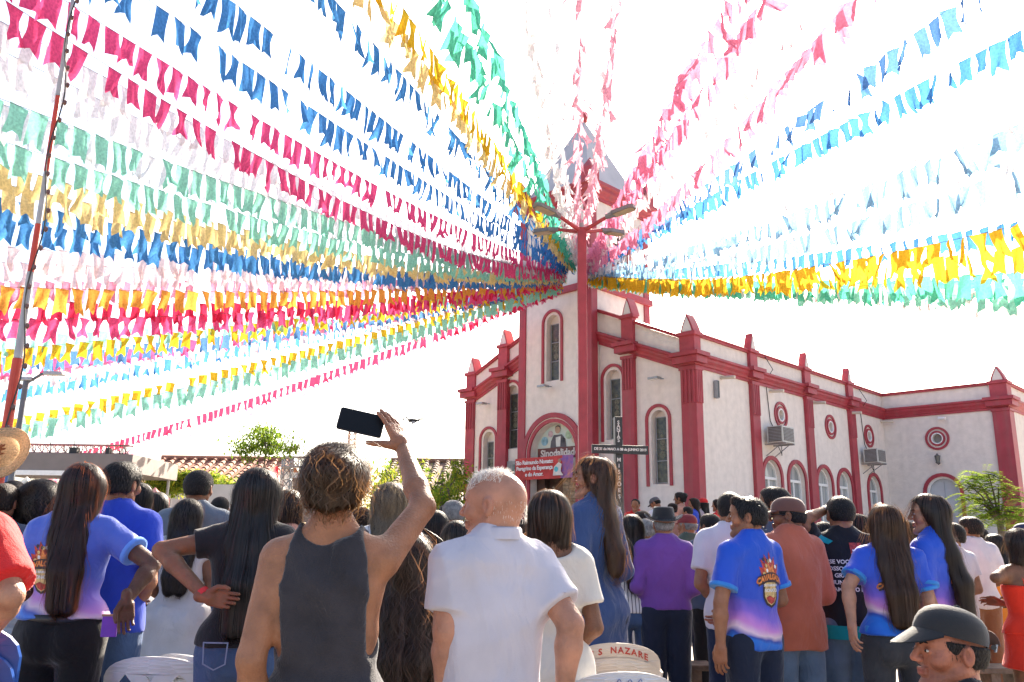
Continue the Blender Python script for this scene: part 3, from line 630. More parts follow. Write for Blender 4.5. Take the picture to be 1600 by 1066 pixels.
def tree(name, label, base, h, crown, nl, size, seed, mats, group=None, trunk_r=.06, lean=(0, 0), flat_=1.0, cat='tree', clumps=16, cz=None):
    """crown = (rx, ry, rz) around a centre at height h - rz"""
    rng = random.Random(seed); t = thing(name, label, cat, base, 0, group); rx, ry, rz = crown; czz = h - rz
    tip = Vector((lean[0], lean[1], czz)); 
    MB().tube([(0, 0, 0), tip * .35 + Vector((rng.uniform(-.05, .05), 0, 0)), tip * .7, tip], [trunk_r * 1.3, trunk_r, trunk_r * .8, trunk_r * .5], 8).build('trunk', BARK, t, smooth=True)
    lv = MB(); br = MB(); cl = []
    for k in range(clumps):
        while True:
            u = Vector((rng.uniform(-1, 1), rng.uniform(-1, 1), rng.uniform(-1, 1)))
            if .25 < u.length < 1: break
        c = tip + Vector((u.x * rx, u.y * ry, u.z * rz)); cl.append(c)
        st_ = tip * rng.uniform(.6, 1); mid = (st_ + c) / 2 + Vector((rng.uniform(-.1, .1) * rx, rng.uniform(-.1, .1) * ry, .1 * rz))
        br.tube([st_, mid, c], [trunk_r * .4, trunk_r * .25, trunk_r * .1], 5)
    tag(br.build('branch', BARK, t, smooth=True), kind='stuff')
    per = nl // clumps
    for c in cl:
        sg = rng.uniform(.25, .42)
        leaves(lv, [c + Vector((rng.gauss(0, rx * sg * .6), rng.gauss(0, ry * sg * .6), rng.gauss(0, rz * sg * .6))) for _ in range(per)], size, rng, len(mats))
    tag(lv.build('crown', mats, t), kind='stuff'); return t
b = at(412, 735, 20); ztp = at(412, 664, 20).z
tree('young_tree', 'slender young tree with a sparse spreading crown against the white sky', (b.x, 20, 0), ztp, (.74, .6, .38), 2400, .10, 11, [LEAF1, LEAF2], trunk_r=.022, clumps=20)
for i, (px, py, Y, r_, n_, lb) in enumerate(((625, 722, 27, 1.15, 1500, 'bright green leafy tree behind the raised arm, left part'), (692, 715, 26, .95, 1200, 'green tree with feathery leaves reaching above the brown roof'), (705, 752, 24, .8, 1100, 'low bright tree beside the left pillar of the church'), (655, 757, 25, .95, 1200, 'rounded bright green tree below the brown roof'))):
    b = at(px, py, Y); tree('tree', lb, (b.x, Y, 0), b.z, (r_, r_, r_ * .8), n_, .16, 20 + i, [LEAF1, LEAF3, LEAF2], 'trees left of the church', .09, clumps=18)
for i, (px, py, Y, r_, n_, lb) in enumerate(((335, 738, 28, .75, 800, 'small yellow green tree right of the clipped hedge'), (375, 742, 27, .6, 700, 'small yellow green tree beside the black haired woman'), (115, 744, 36, 2.2, 1500, 'olive green tree under the stage canopy'))):
    b = at(px, py, Y); tree('tree', lb, (b.x, Y, 0), b.z, (r_, r_, r_ * .8), n_, .17, 40 + i, [LEAF3, LEAF1, LEAF2], 'trees in front of the long house', .08, clumps=14)
# clipped hedge trees
a, c = at(216, 770, 29), at(305, 770, 29); hz = at(260, 739, 29).z; hb = at(260, 771, 29).z
hg = thing('hedge', 'square clipped green hedge tree in front of the clay tile roof', 'hedge', (a.x, 29, 0)); rng = random.Random(9); Lh = c.x - a.x
lv = MB(); pts = []
for _ in range(6500):
    x, y, z = rng.uniform(0, Lh), rng.uniform(0, 1.8), rng.uniform(hb, hz)
    f = rng.randrange(3)
    if f == 0: y = 0 + rng.gauss(0, .05)
    elif f == 1: z = hz + rng.gauss(0, .06)
    pts.append((x + .1 * math.sin(z * 4), y, z - (.06 * math.sin(x * 3))))
leaves(lv, pts, .11, rng, 3); tag(lv.build('foliage', [LEAF1, LEAF2, LEAF3], hg), kind='stuff')
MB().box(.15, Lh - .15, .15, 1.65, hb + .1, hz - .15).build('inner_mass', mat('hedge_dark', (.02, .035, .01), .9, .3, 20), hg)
for x in (Lh * .25, Lh * .75): MB().tube([(x, .9, 0), (x, .9, hb + .2)], .08, 8).build('trunk', BARK, hg)
# tree at the right, pinnate leaves, in front of the transept
b = at(1572, 830, 12.5); rt = thing('tree', 'light green tree with feathery compound leaves before the transept at right', 'tree', (b.x, 12.5, 0)); rng = random.Random(17)
def lp_(px, py, dy=0): return at(px, py, 12.5 + dy) - Vector((b.x, 12.5, 0))
MB().tube([(0, 0, 0), lp_(1568, 850), lp_(1562, 815)], [.07, .055, .045], 8).build('trunk', BARK, rt, smooth=True)
br = MB(); lv = MB()
ends = [(1508, 752), (1522, 744), (1545, 742), (1530, 760), (1512, 775), (1560, 758), (1540, 775), (1520, 795), (1575, 775), (1555, 790), (1585, 800), (1530, 812), (1575, 812), (1548, 808), (1595, 790), (1600, 812), (1535, 788), (1562, 800)]
for (ex_, ey_) in ends:
    e0 = lp_(ex_, ey_, rng.uniform(-.5, .5)); s0 = lp_(1562, 815); mid = (s0 + e0) / 2 + Vector((0, 0, .08))
    br.tube([s0, mid, e0], [.02, .012, .006], 5)
    for _ in range(16):      # fronds
        az = rng.uniform(0, 2 * PI); L_ = rng.uniform(.16, .26); p = e0 + Vector((rng.gauss(0, .09), rng.gauss(0, .09), rng.gauss(0, .06))); d = Vector((math.cos(az), math.sin(az), 0)); sdv = Vector((-d.y, d.x, 0))
        mi = rng.randrange(3)
        for k in range(7):
            f = k / 7; q_ = p + d * L_ * f + Vector((0, 0, -.10 * f * f))
            for sg in (1, -1):
                o_ = q_ + sdv * sg * .062 * (1 - .4 * f) + Vector((0, 0, -.018)); lv.add([q_ + d * .004, q_.lerp(o_, .5) + d * .026, o_ + sdv * sg * .020, q_.lerp(o_, .5) - d * .014], [(0, 1, 2, 3)], mi)
tag(br.build('branch', BARK, rt), kind='stuff'); tag(lv.build('crown', [LEAF2, LEAF1, leafmat('leaf_lime', (.24, .30, .06))], rt), kind='stuff')
# distant low wood on the horizon
rng = random.Random(4); lv = MB()
for _ in range(5000):
    an = rng.uniform(-.75, .15); d_ = rng.uniform(150, 200); h_ = 3.2 + 1.5 * math.sin(an * 13) + 1.2 * math.sin(an * 41)
    p = Vector((math.sin(an) * d_, math.cos(an) * d_, rng.uniform(0, h_))); leaves(lv, [p], 2.2, rng, 2, asp=.8)
tag(lv.build('woodland', [LEAF2, mat('wood_dark', (.03, .05, .02), .9)]), kind='stuff')

# ------------------------------------------------------------------ chairs and benches
def chair(label, loc, rz, mt, style='slots', group='plastic chairs', tilt=0, name='plastic_chair', scale=1):
    """monobloc chair; faces local +y, back towards local -y"""
    t = thing(name, label, 'chair', loc, rz, group); t.scale = (scale,) * 3
    # backrest drawn in x,z then bent around and leaned
    W_ = .27; z0, zt_ = .40, .86
    n = 16; outer = [(-W_ * .86, z0), (-W_ * .96, .62)] + [(-W_ * math.cos(PI * k / n) , .70 + .15 * math.sin(PI * k / n) ** .8) for k in range(n + 1)] + [(W_ * .96, .62), (W_ * .86, z0)]
    holes = []
    if style == 'slots':
        for k in range(5): x = -.075 + k * .0375; holes.append([(x - .009, .50), (x + .009, .50), (x + .011 + x * .1, .72), (x - .011 + x * .1, .72)])
        holes += [[(-.205, .46), (-.115, .46), (-.135, .62), (-.165, .73), (-.215, .68)], [(.205, .46), (.115, .46), (.135, .62), (.165, .73), (.215, .68)]]
    elif style == 'lattice':
        for (x, z) in ((-.13, .72), (0, .72 + .03), (.13, .72), (-.065, .655), (.065, .655), (-.13, .59), (0, .59), (.13, .59), (-.065, .53), (.065, .53)):
            holes.append([(x - .042, z), (x, z - .046), (x + .042, z), (x, z + .046)] if (x, z) != (0, .75) else [(x - .02, z + .01), (x, z - .02), (x + .02, z + .01)])
    elif style == 'hoops':
        for zz in (.50, .59, .68): holes.append([(-.2, zz), (.2, zz), (.2, zz + .018), (.13, zz + .045), (0, zz + .055), (-.13, zz + .045), (-.2, zz + .018)])
    elif style == 'arch':
        holes.append([(-.18, .42)] + [(-.18 * math.cos(PI * k / 12), .62 + .16 * math.sin(PI * k / 12)) for k in range(13)] + [(.18, .42)])
    me = plate_mesh(outer, holes, .014)
    bm = bmesh.new(); bm.from_mesh(me)
    for _ in range(2): bmesh.ops.subdivide_edges(bm, edges=[e for e in bm.edges if e.calc_length() > .08], cuts=1)
    bm.to_mesh(me); bm.free()
    def bend(v):
        x, z = v.x, v.y; y = v.z
        lean = -(z - .42) * .28; return Vector((x, -.20 + lean + y + 1.6 * x * x + .02 * math.exp(-((z - .85) / .03) ** 2), z))
    for v in me.vertices: v.co = bend(v.co)
    MB().mesh(me).build('backrest', mt, t)
    m = MB(); gx, gy = 8, 8
    vs = [(-.22 + .44 * i / gx, -.20 + .44 * j / gy, .42 - .02 * math.sin(PI * i / gx) * math.sin(PI * j / gy)) for j in range(gy + 1) for i in range(gx + 1)]
    vs += [(x, y, z - .025) for x, y, z in vs]; Nn = (gx + 1) * (gy + 1)
    fs = [(j * (gx + 1) + i, j * (gx + 1) + i + 1, (j + 1) * (gx + 1) + i + 1, (j + 1) * (gx + 1) + i) for j in range(gy) for i in range(gx)]
    fs += [tuple(q_ + Nn for q_ in f[::-1]) for f in fs]
    m.add(vs, fs); m.box(-.23, .23, -.215, -.20, .37, .425).box(-.23, .23, .24, .255, .37, .425).box(-.235, -.22, -.2, .24, .37, .425).box(.22, .235, -.2, .24, .37, .425)
    m.build('seat', mt, t)
    for sx in (-1, 1):
        MB().tube([(sx * .20, .22, .42), (sx * .235, .27, 0)], [.026, .02], 6).build('leg', mt, t)
        MB().tube([(sx * .20, -.18, .42), (sx * .24, -.30, 0)], [.026, .02], 6).build('leg', mt, t)
        if style != 'arch': MB().tube([(sx * .235, .24, .42), (sx * .27, .22, .60), (sx * .275, .1, .645), (sx * .27, -.1, .65), (sx * .255, -.21, .665)], [.018, .018, .024, .024, .02], 6).build('armrest', mt, t)
    return t
def chair_text(t, s, size, z, mt, x=0.0):
    me = text_mesh(s, size, .0, 'CENTER', .0015, 1.25)
    bm = bmesh.new(); bm.from_mesh(me); bmesh.ops.triangulate(bm, faces=bm.faces); bm.to_mesh(me); bm.free()
    m = MB(); vs = []
    for v in me.vertices:
        xx = x + v.co.x; zz = z + v.co.y - xx * xx * 1.4; lean = -(zz - .42) * .28
        vs.append((xx, -.20 + lean - .0095 + 1.6 * xx * xx + .02 * math.exp(-((zz - .85) / .03) ** 2), zz))
    m.add(vs, [tuple(p.vertices) for p in me.polygons]); m.build('lettering', mt, t)
CHW = mat('chair_white', (.66, .65, .64), .45, .06, 8, .05, 60); CHC = mat('chair_cream', (.68, .56, .44), .45, .06, 8, .05, 60)
CHG = mat('chair_grey', (.40, .43, .46), .5, .1, 8); CHB = mat('chair_blue', (.012, .085, .38), .4, .1, 8)
REDINK = mat('red_ink', (.5, .05, .03), .7)
def cpos(px, py, Y, zt_=.855, scale=1):   # chair placed so that its back top shows at px,py
    p = at(px, py, Y); return (p.x, p.y, p.z - zt_ * scale)
def floor_chair(label, px, py, rz, mt, style, under=0, **k):
    """chair whose back top shows at the pixel, standing on the ground or on a stack of the same kind"""
    sl_ = (at(px, py, 1).z - EYE); Y = (.865 * k.get('scale', 1) + under * .075 - EYE) / sl_; p = at(px, py, Y); Y += .28
    for i in range(under): chair(label.split(' with ')[0] + ', number %s from the ground under the one with %s' % (('one', 'two', 'three', 'four')[i], label.split(' with ')[1].split(' ')[0]), (p.x + i * .003, Y + i * .012, i * .075), rz, mt, style, group='stacked chairs under lettered ones', **k)
    return chair(label, (p.x, Y + under * .012, under * .075), rz, mt, style, **k)
def stack(label, px, Y, rz, mt, style, n, **k):
    p = at(px, 900, Y); out = []
    for i in range(n):
        c_ = chair(label % ('lowest', 'second', 'third', 'fourth', 'fifth', 'topmost')[i if i < n - 1 else 5], (p.x + i * .004, Y + i * .012, i * .075), rz, mt, style, group='stacked plastic chairs', **k)
    return c_
c_ = floor_chair('cream plastic chair with N S NAZARE painted in red on its back', 972, 1002, R(-4), CHC, 'slots', under=2, scale=.88); chair_text(c_, 'N S  NAZARE', .052, .808, REDINK)
c_ = floor_chair('white plastic chair with faint blue scribble in front of the cream chair', 973, 1046, R(4), CHW, 'slots', under=2, scale=.9); MB().tube([(x_ / 1000, -.20 - (.80 + .02 * math.sin(x_ * .13) - .42) * .28 - .010 + 1.6 * (x_ / 1000) ** 2, .80 + .02 * math.sin(x_ * .13)) for x_ in range(-60, 70, 4)], .0025, 4).build('scribble', mat('blue_ink', (.15, .2, .4), .7), c_)
floor_chair('white plastic chair with a diamond lattice back between two women', 236, 1020, R(3), CHW, 'lattice')
floor_chair('grey white plastic chair beside the jeans of the woman in black', 318, 1018, R(-25), CHW, 'slots')
stack('grey plastic chair with curved bars, %s of the stack behind the black skirt', 30, 5.2, R(10), CHG, 'hoops', 6)
stack('bright blue plastic chair, %s of its stack at the bottom left corner', -24, 3.3, R(-8), CHB, 'arch', 5)
c_ = floor_chair('pale grey plastic chair with PAROQ painted in red, near the purple shirt', 1096, 926, R(-12), CHG, 'slots', scale=1.06); chair_text(c_, 'PAROQ', .07, .80, REDINK)
floor_chair('grey plastic chair behind the legs of the purple shirt man', 1035, 932, R(20), CHG, 'slots')
floor_chair('white plastic chair between the striped blouse woman and the purple shirt', 1008, 948, R(-20), CHW, 'slots')
def bench(label, px0, px1, py, Y, rz=0, zt_=.47):
    Y = (zt_ - EYE) / (at((px0 + px1) / 2, py, 1).z - EYE)
    a, c = at(px0, py, Y), at(px1, py, Y); L = (c - a).length
    t = thing('wooden_bench', label, 'bench', (a.x, Y, 0), rz, 'wooden benches')
    MB().box(0, L, 0, .30, zt_ - .045, zt_).build('seat', WOOD, t, bevel=.006)
    for x in (.12, L - .2): MB().box(x, x + .08, .02, .28, 0, zt_ - .046).build('leg', WOOD, t)
    MB().box(.2, L - .2, .12, .17, .15, .22).build('stretcher', WOOD, t)
bench('worn brown wooden bench behind the cream N S NAZARE chair', 990, 1122, 1040, 4.7, R(3))
bench('brown wooden bench beyond the capped man, under the red dress', 1478, 1600, 1012, 5.6, R(-6))
bench('brown wooden bench at the bottom right corner', 1528, 1640, 1045, 4.2, R(4))
bench('worn wooden bench behind the blue jeans in the middle right', 1250, 1345, 1035, 5.4, R(2))
# ------------------------------------------------------------------ organic surfaces: distance fields turned into meshes
def V3(*a): return np.array(a, dtype=np.float32)
class Field:
    def __init__(s, lo, hi, h):
        s.h = h; s.lo = np.array(lo, np.float32) - 2 * h; s.n = np.ceil((np.array(hi) - np.array(lo)) / h).astype(int) + 5
        s.ax = [s.lo[i] + h * np.arange(s.n[i], dtype=np.float32) for i in range(3)]; s.D = np.full(s.n, 1.0, np.float32)
    def sub(s, lo, hi):
        sl = []
        for i in range(3):
            a = max(0, int((lo[i] - s.lo[i]) / s.h)); b = min(s.n[i], int((hi[i] - s.lo[i]) / s.h) + 2)
            if b <= a: return None
            sl.append(slice(a, b))
        return tuple(sl)
    def pts(s, sl): return s.ax[0][sl[0]][:, None, None], s.ax[1][sl[1]][None, :, None], s.ax[2][sl[2]][None, None, :]
    def _dist(s, sl, pr):
        X, Y, Z = s.pts(sl); t = pr[0]
        if t == 'c':     # round cone a b ra rb (ky squash in y about the axis)
            _, a, b, ra, rb, ky = pr
            ab = b - a; iy = 1 / ky; aby = ab[1] * iy
            dx, dy, dz = X - a[0], (Y - a[1]) * iy, Z - a[2]; L = ab[0] ** 2 + aby ** 2 + ab[2] ** 2 + 1e-9
            h = np.clip((dx * ab[0] + dy * aby + dz * ab[2]) / L, 0, 1)
            return (np.sqrt((dx - h * ab[0]) ** 2 + (dy - h * aby) ** 2 + (dz - h * ab[2]) ** 2) - (ra + (rb - ra) * h)) * min(1, (ky + 1) / 2)
        if t == 'e':     # ellipsoid centre, radii
            _, c, r = pr; k = np.sqrt(((X - c[0]) / r[0]) ** 2 + ((Y - c[1]) / r[1]) ** 2 + ((Z - c[2]) / r[2]) ** 2)
            return (k - 1) * min(r)
    def _box(s, pr, m):
        if pr[0] == 'c': _, a, b, ra, rb, ky = pr; r = max(ra, rb) + m; return np.minimum(a, b) - r, np.maximum(a, b) + r
        return pr[1] - np.array(pr[2]) - m, pr[1] + np.array(pr[2]) + m
    def add(s, pr, k=.02):
        sl = s.sub(*s._box(pr, k + 2 * s.h))
        if sl is None: return
        d = s._dist(sl, pr); D = s.D[sl]; k = max(k, 1e-4); h = np.clip(.5 + .5 * (D - d) / k, 0, 1)
        s.D[sl] = D + (d - D) * h - k * h * (1 - h)
    def cut(s, pr, k=.01):
        sl = s.sub(*s._box(pr, k + 2 * s.h))
        if sl is None: return
        d = -s._dist(sl, pr); D = s.D[sl]; h = np.clip(.5 - .5 * (D - d) / k, 0, 1)
        s.D[sl] = D + (d - D) * h + k * h * (1 - h)
    def plane(s, p, n, k=.0, sl=None):      # keep the side opposite to n
        sl = sl or tuple(slice(0, m) for m in s.n); X, Y, Z = s.pts(sl)
        s.D[sl] = np.maximum(s.D[sl], (X - p[0]) * n[0] + (Y - p[1]) * n[1] + (Z - p[2]) * n[2])
    def capped(s, a, b, ra, rb, k=.02, ky=1):   # cone whose far end b is cut flat
        sl = s.sub(*s._box(('c', a, b, ra, rb, ky), k + 2 * s.h))
        if sl is None: return
        d = s._dist(sl, ('c', a, b, ra, rb, ky)); X, Y, Z = s.pts(sl); n = (b - a) / (np.linalg.norm(b - a) + 1e-9)
        d = np.maximum(d, (X - b[0]) * n[0] + (Y - b[1]) * n[1] + (Z - b[2]) * n[2])
        D = s.D[sl]; h = np.clip(.5 + .5 * (D - d) / k, 0, 1); s.D[sl] = D + (d - D) * h - k * h * (1 - h)
    def mesh(s):
        D = s.D; nx, ny, nz = D.shape; S = D < 0
        c = [D[i:nx - 1 + i, j:ny - 1 + j, k:nz - 1 + k] for i in (0, 1) for j in (0, 1) for k in (0, 1)]
        cs = sum((x < 0).astype(np.int8) for x in c); act = (cs > 0) & (cs < 8); idx = np.argwhere(act)
        if len(idx) == 0: return np.zeros((0, 3), np.float32), np.zeros((0, 4), int)
        vals = np.stack([x[act] for x in c], 1); off = np.array([(i, j, k) for i in (0, 1) for j in (0, 1) for k in (0, 1)], np.float32)
        acc = np.zeros((len(idx), 3), np.float32); cnt = np.zeros(len(idx), np.float32)
        for a in range(8):
            for b in range(a + 1, 8):
                if np.abs(off[a] - off[b]).sum() != 1: continue
                va, vb = vals[:, a], vals[:, b]; m = (va < 0) != (vb < 0); t = np.where(m, va / np.where(m, va - vb, 1), 0)
                acc += m[:, None] * (off[a] + t[:, None] * (off[b] - off[a])); cnt += m
        v = (idx + acc / cnt[:, None]) * s.h + s.lo
        ids = np.full(act.shape, -1, np.int64); ids[act] = np.arange(len(idx)); F = []
        for ax in range(3):
            A = S.take(range(0, D.shape[ax] - 1), ax); B = S.take(range(1, D.shape[ax]), ax)
            for (m, flip) in ((A & ~B, False), (~A & B, True)):
                e = np.argwhere(m); o1, o2 = [(1, 2), (2, 0), (0, 1)][ax]
                e = e[(e[:, o1] > 0) & (e[:, o2] > 0) & (e[:, o1] < ids.shape[o1]) & (e[:, o2] < ids.shape[o2]) & (e[:, ax] < ids.shape[ax])]
                q = []
                for d1, d2 in ((-1, -1), (0, -1), (0, 0), (-1, 0)):
                    f = e.copy(); f[:, o1] += d1; f[:, o2] += d2; q.append(ids[f[:, 0], f[:, 1], f[:, 2]])
                q = np.stack(q, 1); q = q[(q >= 0).all(1)]; F.append(q[:, ::-1] if flip else q)
        return v, np.concatenate(F)
def relax(v, f, it=2, lam=.5):
    e = np.concatenate([f[:, [0, 1]], f[:, [1, 2]], f[:, [2, 3]], f[:, [3, 0]]]); n = len(v)
    cnt = np.bincount(e[:, 0], minlength=n) + np.bincount(e[:, 1], minlength=n); cnt = np.maximum(cnt, 1)
    for _ in range(it):
        a = np.stack([np.bincount(e[:, 0], v[e[:, 1], k], n) + np.bincount(e[:, 1], v[e[:, 0], k], n) for k in range(3)], 1) / cnt[:, None]
        v = v + lam * (a - v)
    return v
def vnormals(v, f):
    n = np.cross(v[f[:, 2]] - v[f[:, 0]], v[f[:, 3]] - v[f[:, 1]]); N_ = np.zeros_like(v)
    for k in range(4):
        for c in range(3): N_[:, c] += np.bincount(f[:, k], n[:, c], len(v))
    return N_ / (np.linalg.norm(N_, axis=1, keepdims=True) + 1e-9)
def folds(v, f, seed, amp, fx=18, fz=9, n=5):
    rs = np.random.RandomState(seed); d = np.zeros(len(v))
    for i in range(n):
        k = np.array([rs.normal(0, fx), rs.normal(0, fx), rs.normal(0, fz)]); w_ = np.array([rs.normal(0, 9), rs.normal(0, 9), rs.normal(0, 9)])
        d += 1 - 2 * np.abs(np.sin(v @ k * .5 + rs.uniform(0, 6) + 1.1 * np.sin(v @ w_ + rs.uniform(0, 6)))) ** .8
    return v + vnormals(v, f) * (d / n * amp * .75 + amp * .25)[:, None]
def np_obj(name, v, f, mats, parent=None, paint=None, smooth=True):
    me = bpy.data.meshes.new(name); me.vertices.add(len(v)); me.vertices.foreach_set('co', np.asarray(v, np.float32).ravel())
    me.loops.add(f.size); me.loops.foreach_set('vertex_index', f.ravel().astype(np.int32)); me.polygons.add(len(f))
    me.polygons.foreach_set('loop_start', np.arange(0, f.size, f.shape[1], dtype=np.int32)); me.polygons.foreach_set('loop_total', np.full(len(f), f.shape[1], np.int32))
    me.update(calc_edges=True); me.polygons.foreach_set('use_smooth', [smooth] * len(f))
    for m in (mats if isinstance(mats, (list, tuple)) else [mats]): me.materials.append(m)
    if paint is not None:
        ca = me.color_attributes.new('paint', 'FLOAT_COLOR', 'POINT'); ca.data.foreach_set('color', np.concatenate([paint, np.ones((len(v), 1))], 1).astype(np.float32).ravel())
    o = bpy.data.objects.new(name, me); COL.objects.link(o)
    if parent: o.parent = parent
    return o

# ---- materials of people
def skin_mat(nm, c):
    nm = 'skin_' + nm
    if nm in MATS: return MATS[nm]
    m = mat(nm, c, .5, .20, 16, .25, 140, spec=.4, sss=.12); N, Lk = nodes(m); b = N['Principled BSDF']; src = b.inputs['Base Color'].links[0].from_socket
    at_ = N.new('ShaderNodeAttribute'); at_.attribute_name = 'paint'; mu = N.new('ShaderNodeMix'); mu.data_type = 'RGBA'; mu.blend_type = 'MULTIPLY'; mu.inputs['Factor'].default_value = 1
    Lk.new(src, mu.inputs['A']); Lk.new(at_.outputs['Color'], mu.inputs['B']); Lk.new(mu.outputs['Result'], b.inputs['Base Color']); return m
SKIN = {'light': (.43, .21, .13), 'tan': (.31, .135, .07), 'brown': (.20, .085, .042), 'dark': (.115, .05, .028), 'red': (.40, .15, .09), 'ruddy': (.42, .20, .13)}
HAIRC = {'black': ((.012, .010, .010), (.10, .05, .03)), 'brown': ((.032, .016, .009), (.42, .20, .07)), 'dark': ((.018, .011, .008), (.26, .12, .05)), 'darkgold': ((.014, .009, .006), (.55, .27, .09)), 'ash': ((.10, .075, .05), (.5, .38, .22)), 'grey': ((.22, .21, .20), (.5, .48, .45)), 'white': ((.62, .60, .57), (.8, .78, .72)), 'redbrown': ((.015, .008, .007), (.5, .14, .04))}
def hair_mats(c):
    nm = 'hair_' + c
    if nm in MATS: return MATS[nm], MATS[nm + '_strand']
    a, b_ = HAIRC[c]; m1 = mat(nm, a, .62, .3, 30, .5, 120, spec=.22)
    m = bpy.data.materials.new(nm + '_strand'); m.use_nodes = True; N, Lk = nodes(m); b = N['Principled BSDF']; out = N['Material Output']
    b.inputs['Base Color'].default_value = (*[x * 1.25 for x in a], 1); b.inputs['Roughness'].default_value = .46; b.inputs['Specular IOR Level'].default_value = .6
    ge = N.new('ShaderNodeNewGeometry'); rp_ = N.new('ShaderNodeMix'); rp_.data_type = 'RGBA'; rp_.inputs['A'].default_value = (*[x * .7 for x in a], 1); rp_.inputs['B'].default_value = (*[min(1, x * 2.6 + .004) for x in a], 1); Lk.new(ge.outputs['Random Per Island'], rp_.inputs['Factor']); Lk.new(rp_.outputs['Result'], b.inputs['Base Color'])
    t = N.new('ShaderNodeBsdfTranslucent'); t.inputs[0].default_value = (*b_, 1); ms = N.new('ShaderNodeMixShader'); ms.inputs[0].default_value = .38
    Lk.new(b.outputs[0], ms.inputs[1]); Lk.new(t.outputs[0], ms.inputs[2]); Lk.new(ms.outputs[0], out.inputs[0]); MATS[nm + '_strand'] = m
    return m1, m
def wrinkle(m, st=.5, sc=6):
    """soft creases of hanging cloth"""
    if m.get('wr'): return m
    m['wr'] = 1; N, Lk = nodes(m); b = N['Principled BSDF']; tc = N.new('ShaderNodeTexCoord'); mp = N.new('ShaderNodeMapping'); mp.inputs['Scale'].default_value = (1.2, 1.2, .7); Lk.new(tc.outputs['Object'], mp.inputs[0])
    no = N.new('ShaderNodeTexNoise'); no.inputs['Scale'].default_value = sc; no.inputs['Detail'].default_value = 3; no.inputs['Distortion'].default_value = 1.1; no.inputs['Roughness'].default_value = .5; Lk.new(mp.outputs[0], no.inputs['Vector'])
    bp = N.new('ShaderNodeBump'); bp.inputs['Strength'].default_value = st; bp.inputs['Distance'].default_value = .035; Lk.new(no.outputs['Fac'], bp.inputs['Height'])
    old = b.inputs['Normal'].links[0].from_node if b.inputs['Normal'].links else None
    if old is not None: Lk.new(bp.outputs[0], old.inputs['Normal'])
    else: Lk.new(bp.outputs[0], b.inputs['Normal'])
    return m
def cloth(nm, c, rough=.85, sheen=.25, bump=.25, bs=260, var=.08, sc=6): return wrinkle(mat('fabric_' + nm, c, rough, var, sc, bump, bs, sheen=sheen, spec=.25))
def denim(nm, c): return wrinkle(mat('denim_' + nm, c, .85, .45, 5, .3, 300, sheen=.15, spec=.2, var2=tuple(x * .55 for x in c)), .5, 8)
def stripe_mat():
    m = cloth('striped', (.62, .58, .56)); N, Lk = nodes(m); b = N['Principled BSDF']; tc = N.new('ShaderNodeTexCoord'); sx = N.new('ShaderNodeSeparateXYZ'); Lk.new(tc.outputs['Object'], sx.inputs[0])
    mm = N.new('ShaderNodeMath'); mm.operation = 'MULTIPLY'; mm.inputs[1].default_value = 230; s_ = N.new('ShaderNodeMath'); s_.operation = 'SINE'; g_ = N.new('ShaderNodeMath'); g_.operation = 'GREATER_THAN'; g_.inputs[1].default_value = .72
    Lk.new(sx.outputs[0], mm.inputs[0]); Lk.new(mm.outputs[0], s_.inputs[0]); Lk.new(s_.outputs[0], g_.inputs[0]); mx = N.new('ShaderNodeMix'); mx.data_type = 'RGBA'
    mx.inputs['A'].default_value = (.62, .58, .56, 1); mx.inputs['B'].default_value = (.06, .05, .07, 1); Lk.new(g_.outputs[0], mx.inputs['Factor']); Lk.new(mx.outputs['Result'], b.inputs['Base Color']); return m
def event_mat(nm, pale=0, hem=.86):
    """royal blue sports shirt printed with a pink and purple evening sky above the hem"""
    m = cloth('event_' + nm, (.02, .1, .5), .55, .3, .1, 300); N, Lk = nodes(m); b = N['Principled BSDF']; tc = N.new('ShaderNodeTexCoord'); sx = N.new('ShaderNodeSeparateXYZ'); Lk.new(tc.outputs['Object'], sx.inputs[0])
    no = N.new('ShaderNodeTexNoise'); no.inputs['Scale'].default_value = 5; no.inputs['Detail'].default_value = 2; Lk.new(tc.outputs['Object'], no.inputs['Vector'])
    sn = N.new('ShaderNodeMath'); sn.operation = 'MULTIPLY'; sn.inputs[1].default_value = 8; Lk.new(sx.outputs[0], sn.inputs[0]); s2 = N.new('ShaderNodeMath'); s2.operation = 'SINE'; Lk.new(sn.outputs[0], s2.inputs[0])
    w1 = N.new('ShaderNodeMath'); w1.operation = 'MULTIPLY_ADD'; w1.inputs[1].default_value = .035; Lk.new(s2.outputs[0], w1.inputs[0]); Lk.new(sx.outputs[2], w1.inputs[2])
    w2 = N.new('ShaderNodeMath'); w2.operation = 'MULTIPLY_ADD'; w2.inputs[1].default_value = .16; Lk.new(no.outputs['Fac'], w2.inputs[0]); Lk.new(w1.outputs[0], w2.inputs[2])
    mr = N.new('ShaderNodeMapRange'); mr.inputs['From Min'].default_value = hem + .03; mr.inputs['From Max'].default_value = hem + .58; Lk.new(w2.outputs[0], mr.inputs['Value'])
    cr = N.new('ShaderNodeValToRGB'); e = cr.color_ramp.elements; e[0].position = 0; e[0].color = (.015, .09, .5, 1); e[1].position = 1; e[1].color = (.012, .075, .50, 1)
    for p, c in ((.16, (.02, .16, .62, 1)), (.20, (.03, .07, .38, 1)), (.25, (.70, .52, .62, 1)), (.31, (.55, .22, .58, 1)), (.42, (.20, .12, .58, 1)), (.58, (.03, .08, .52, 1))):
        x = e.new(p); x.color = c
    if pale:
        for x in e: x.color = tuple(min(1, q * .85 + .06) for q in x.color[:3]) + (1,)
    Lk.new(mr.outputs[0], cr.inputs[0]); Lk.new(cr.outputs[0], b.inputs['Base Color']); return m

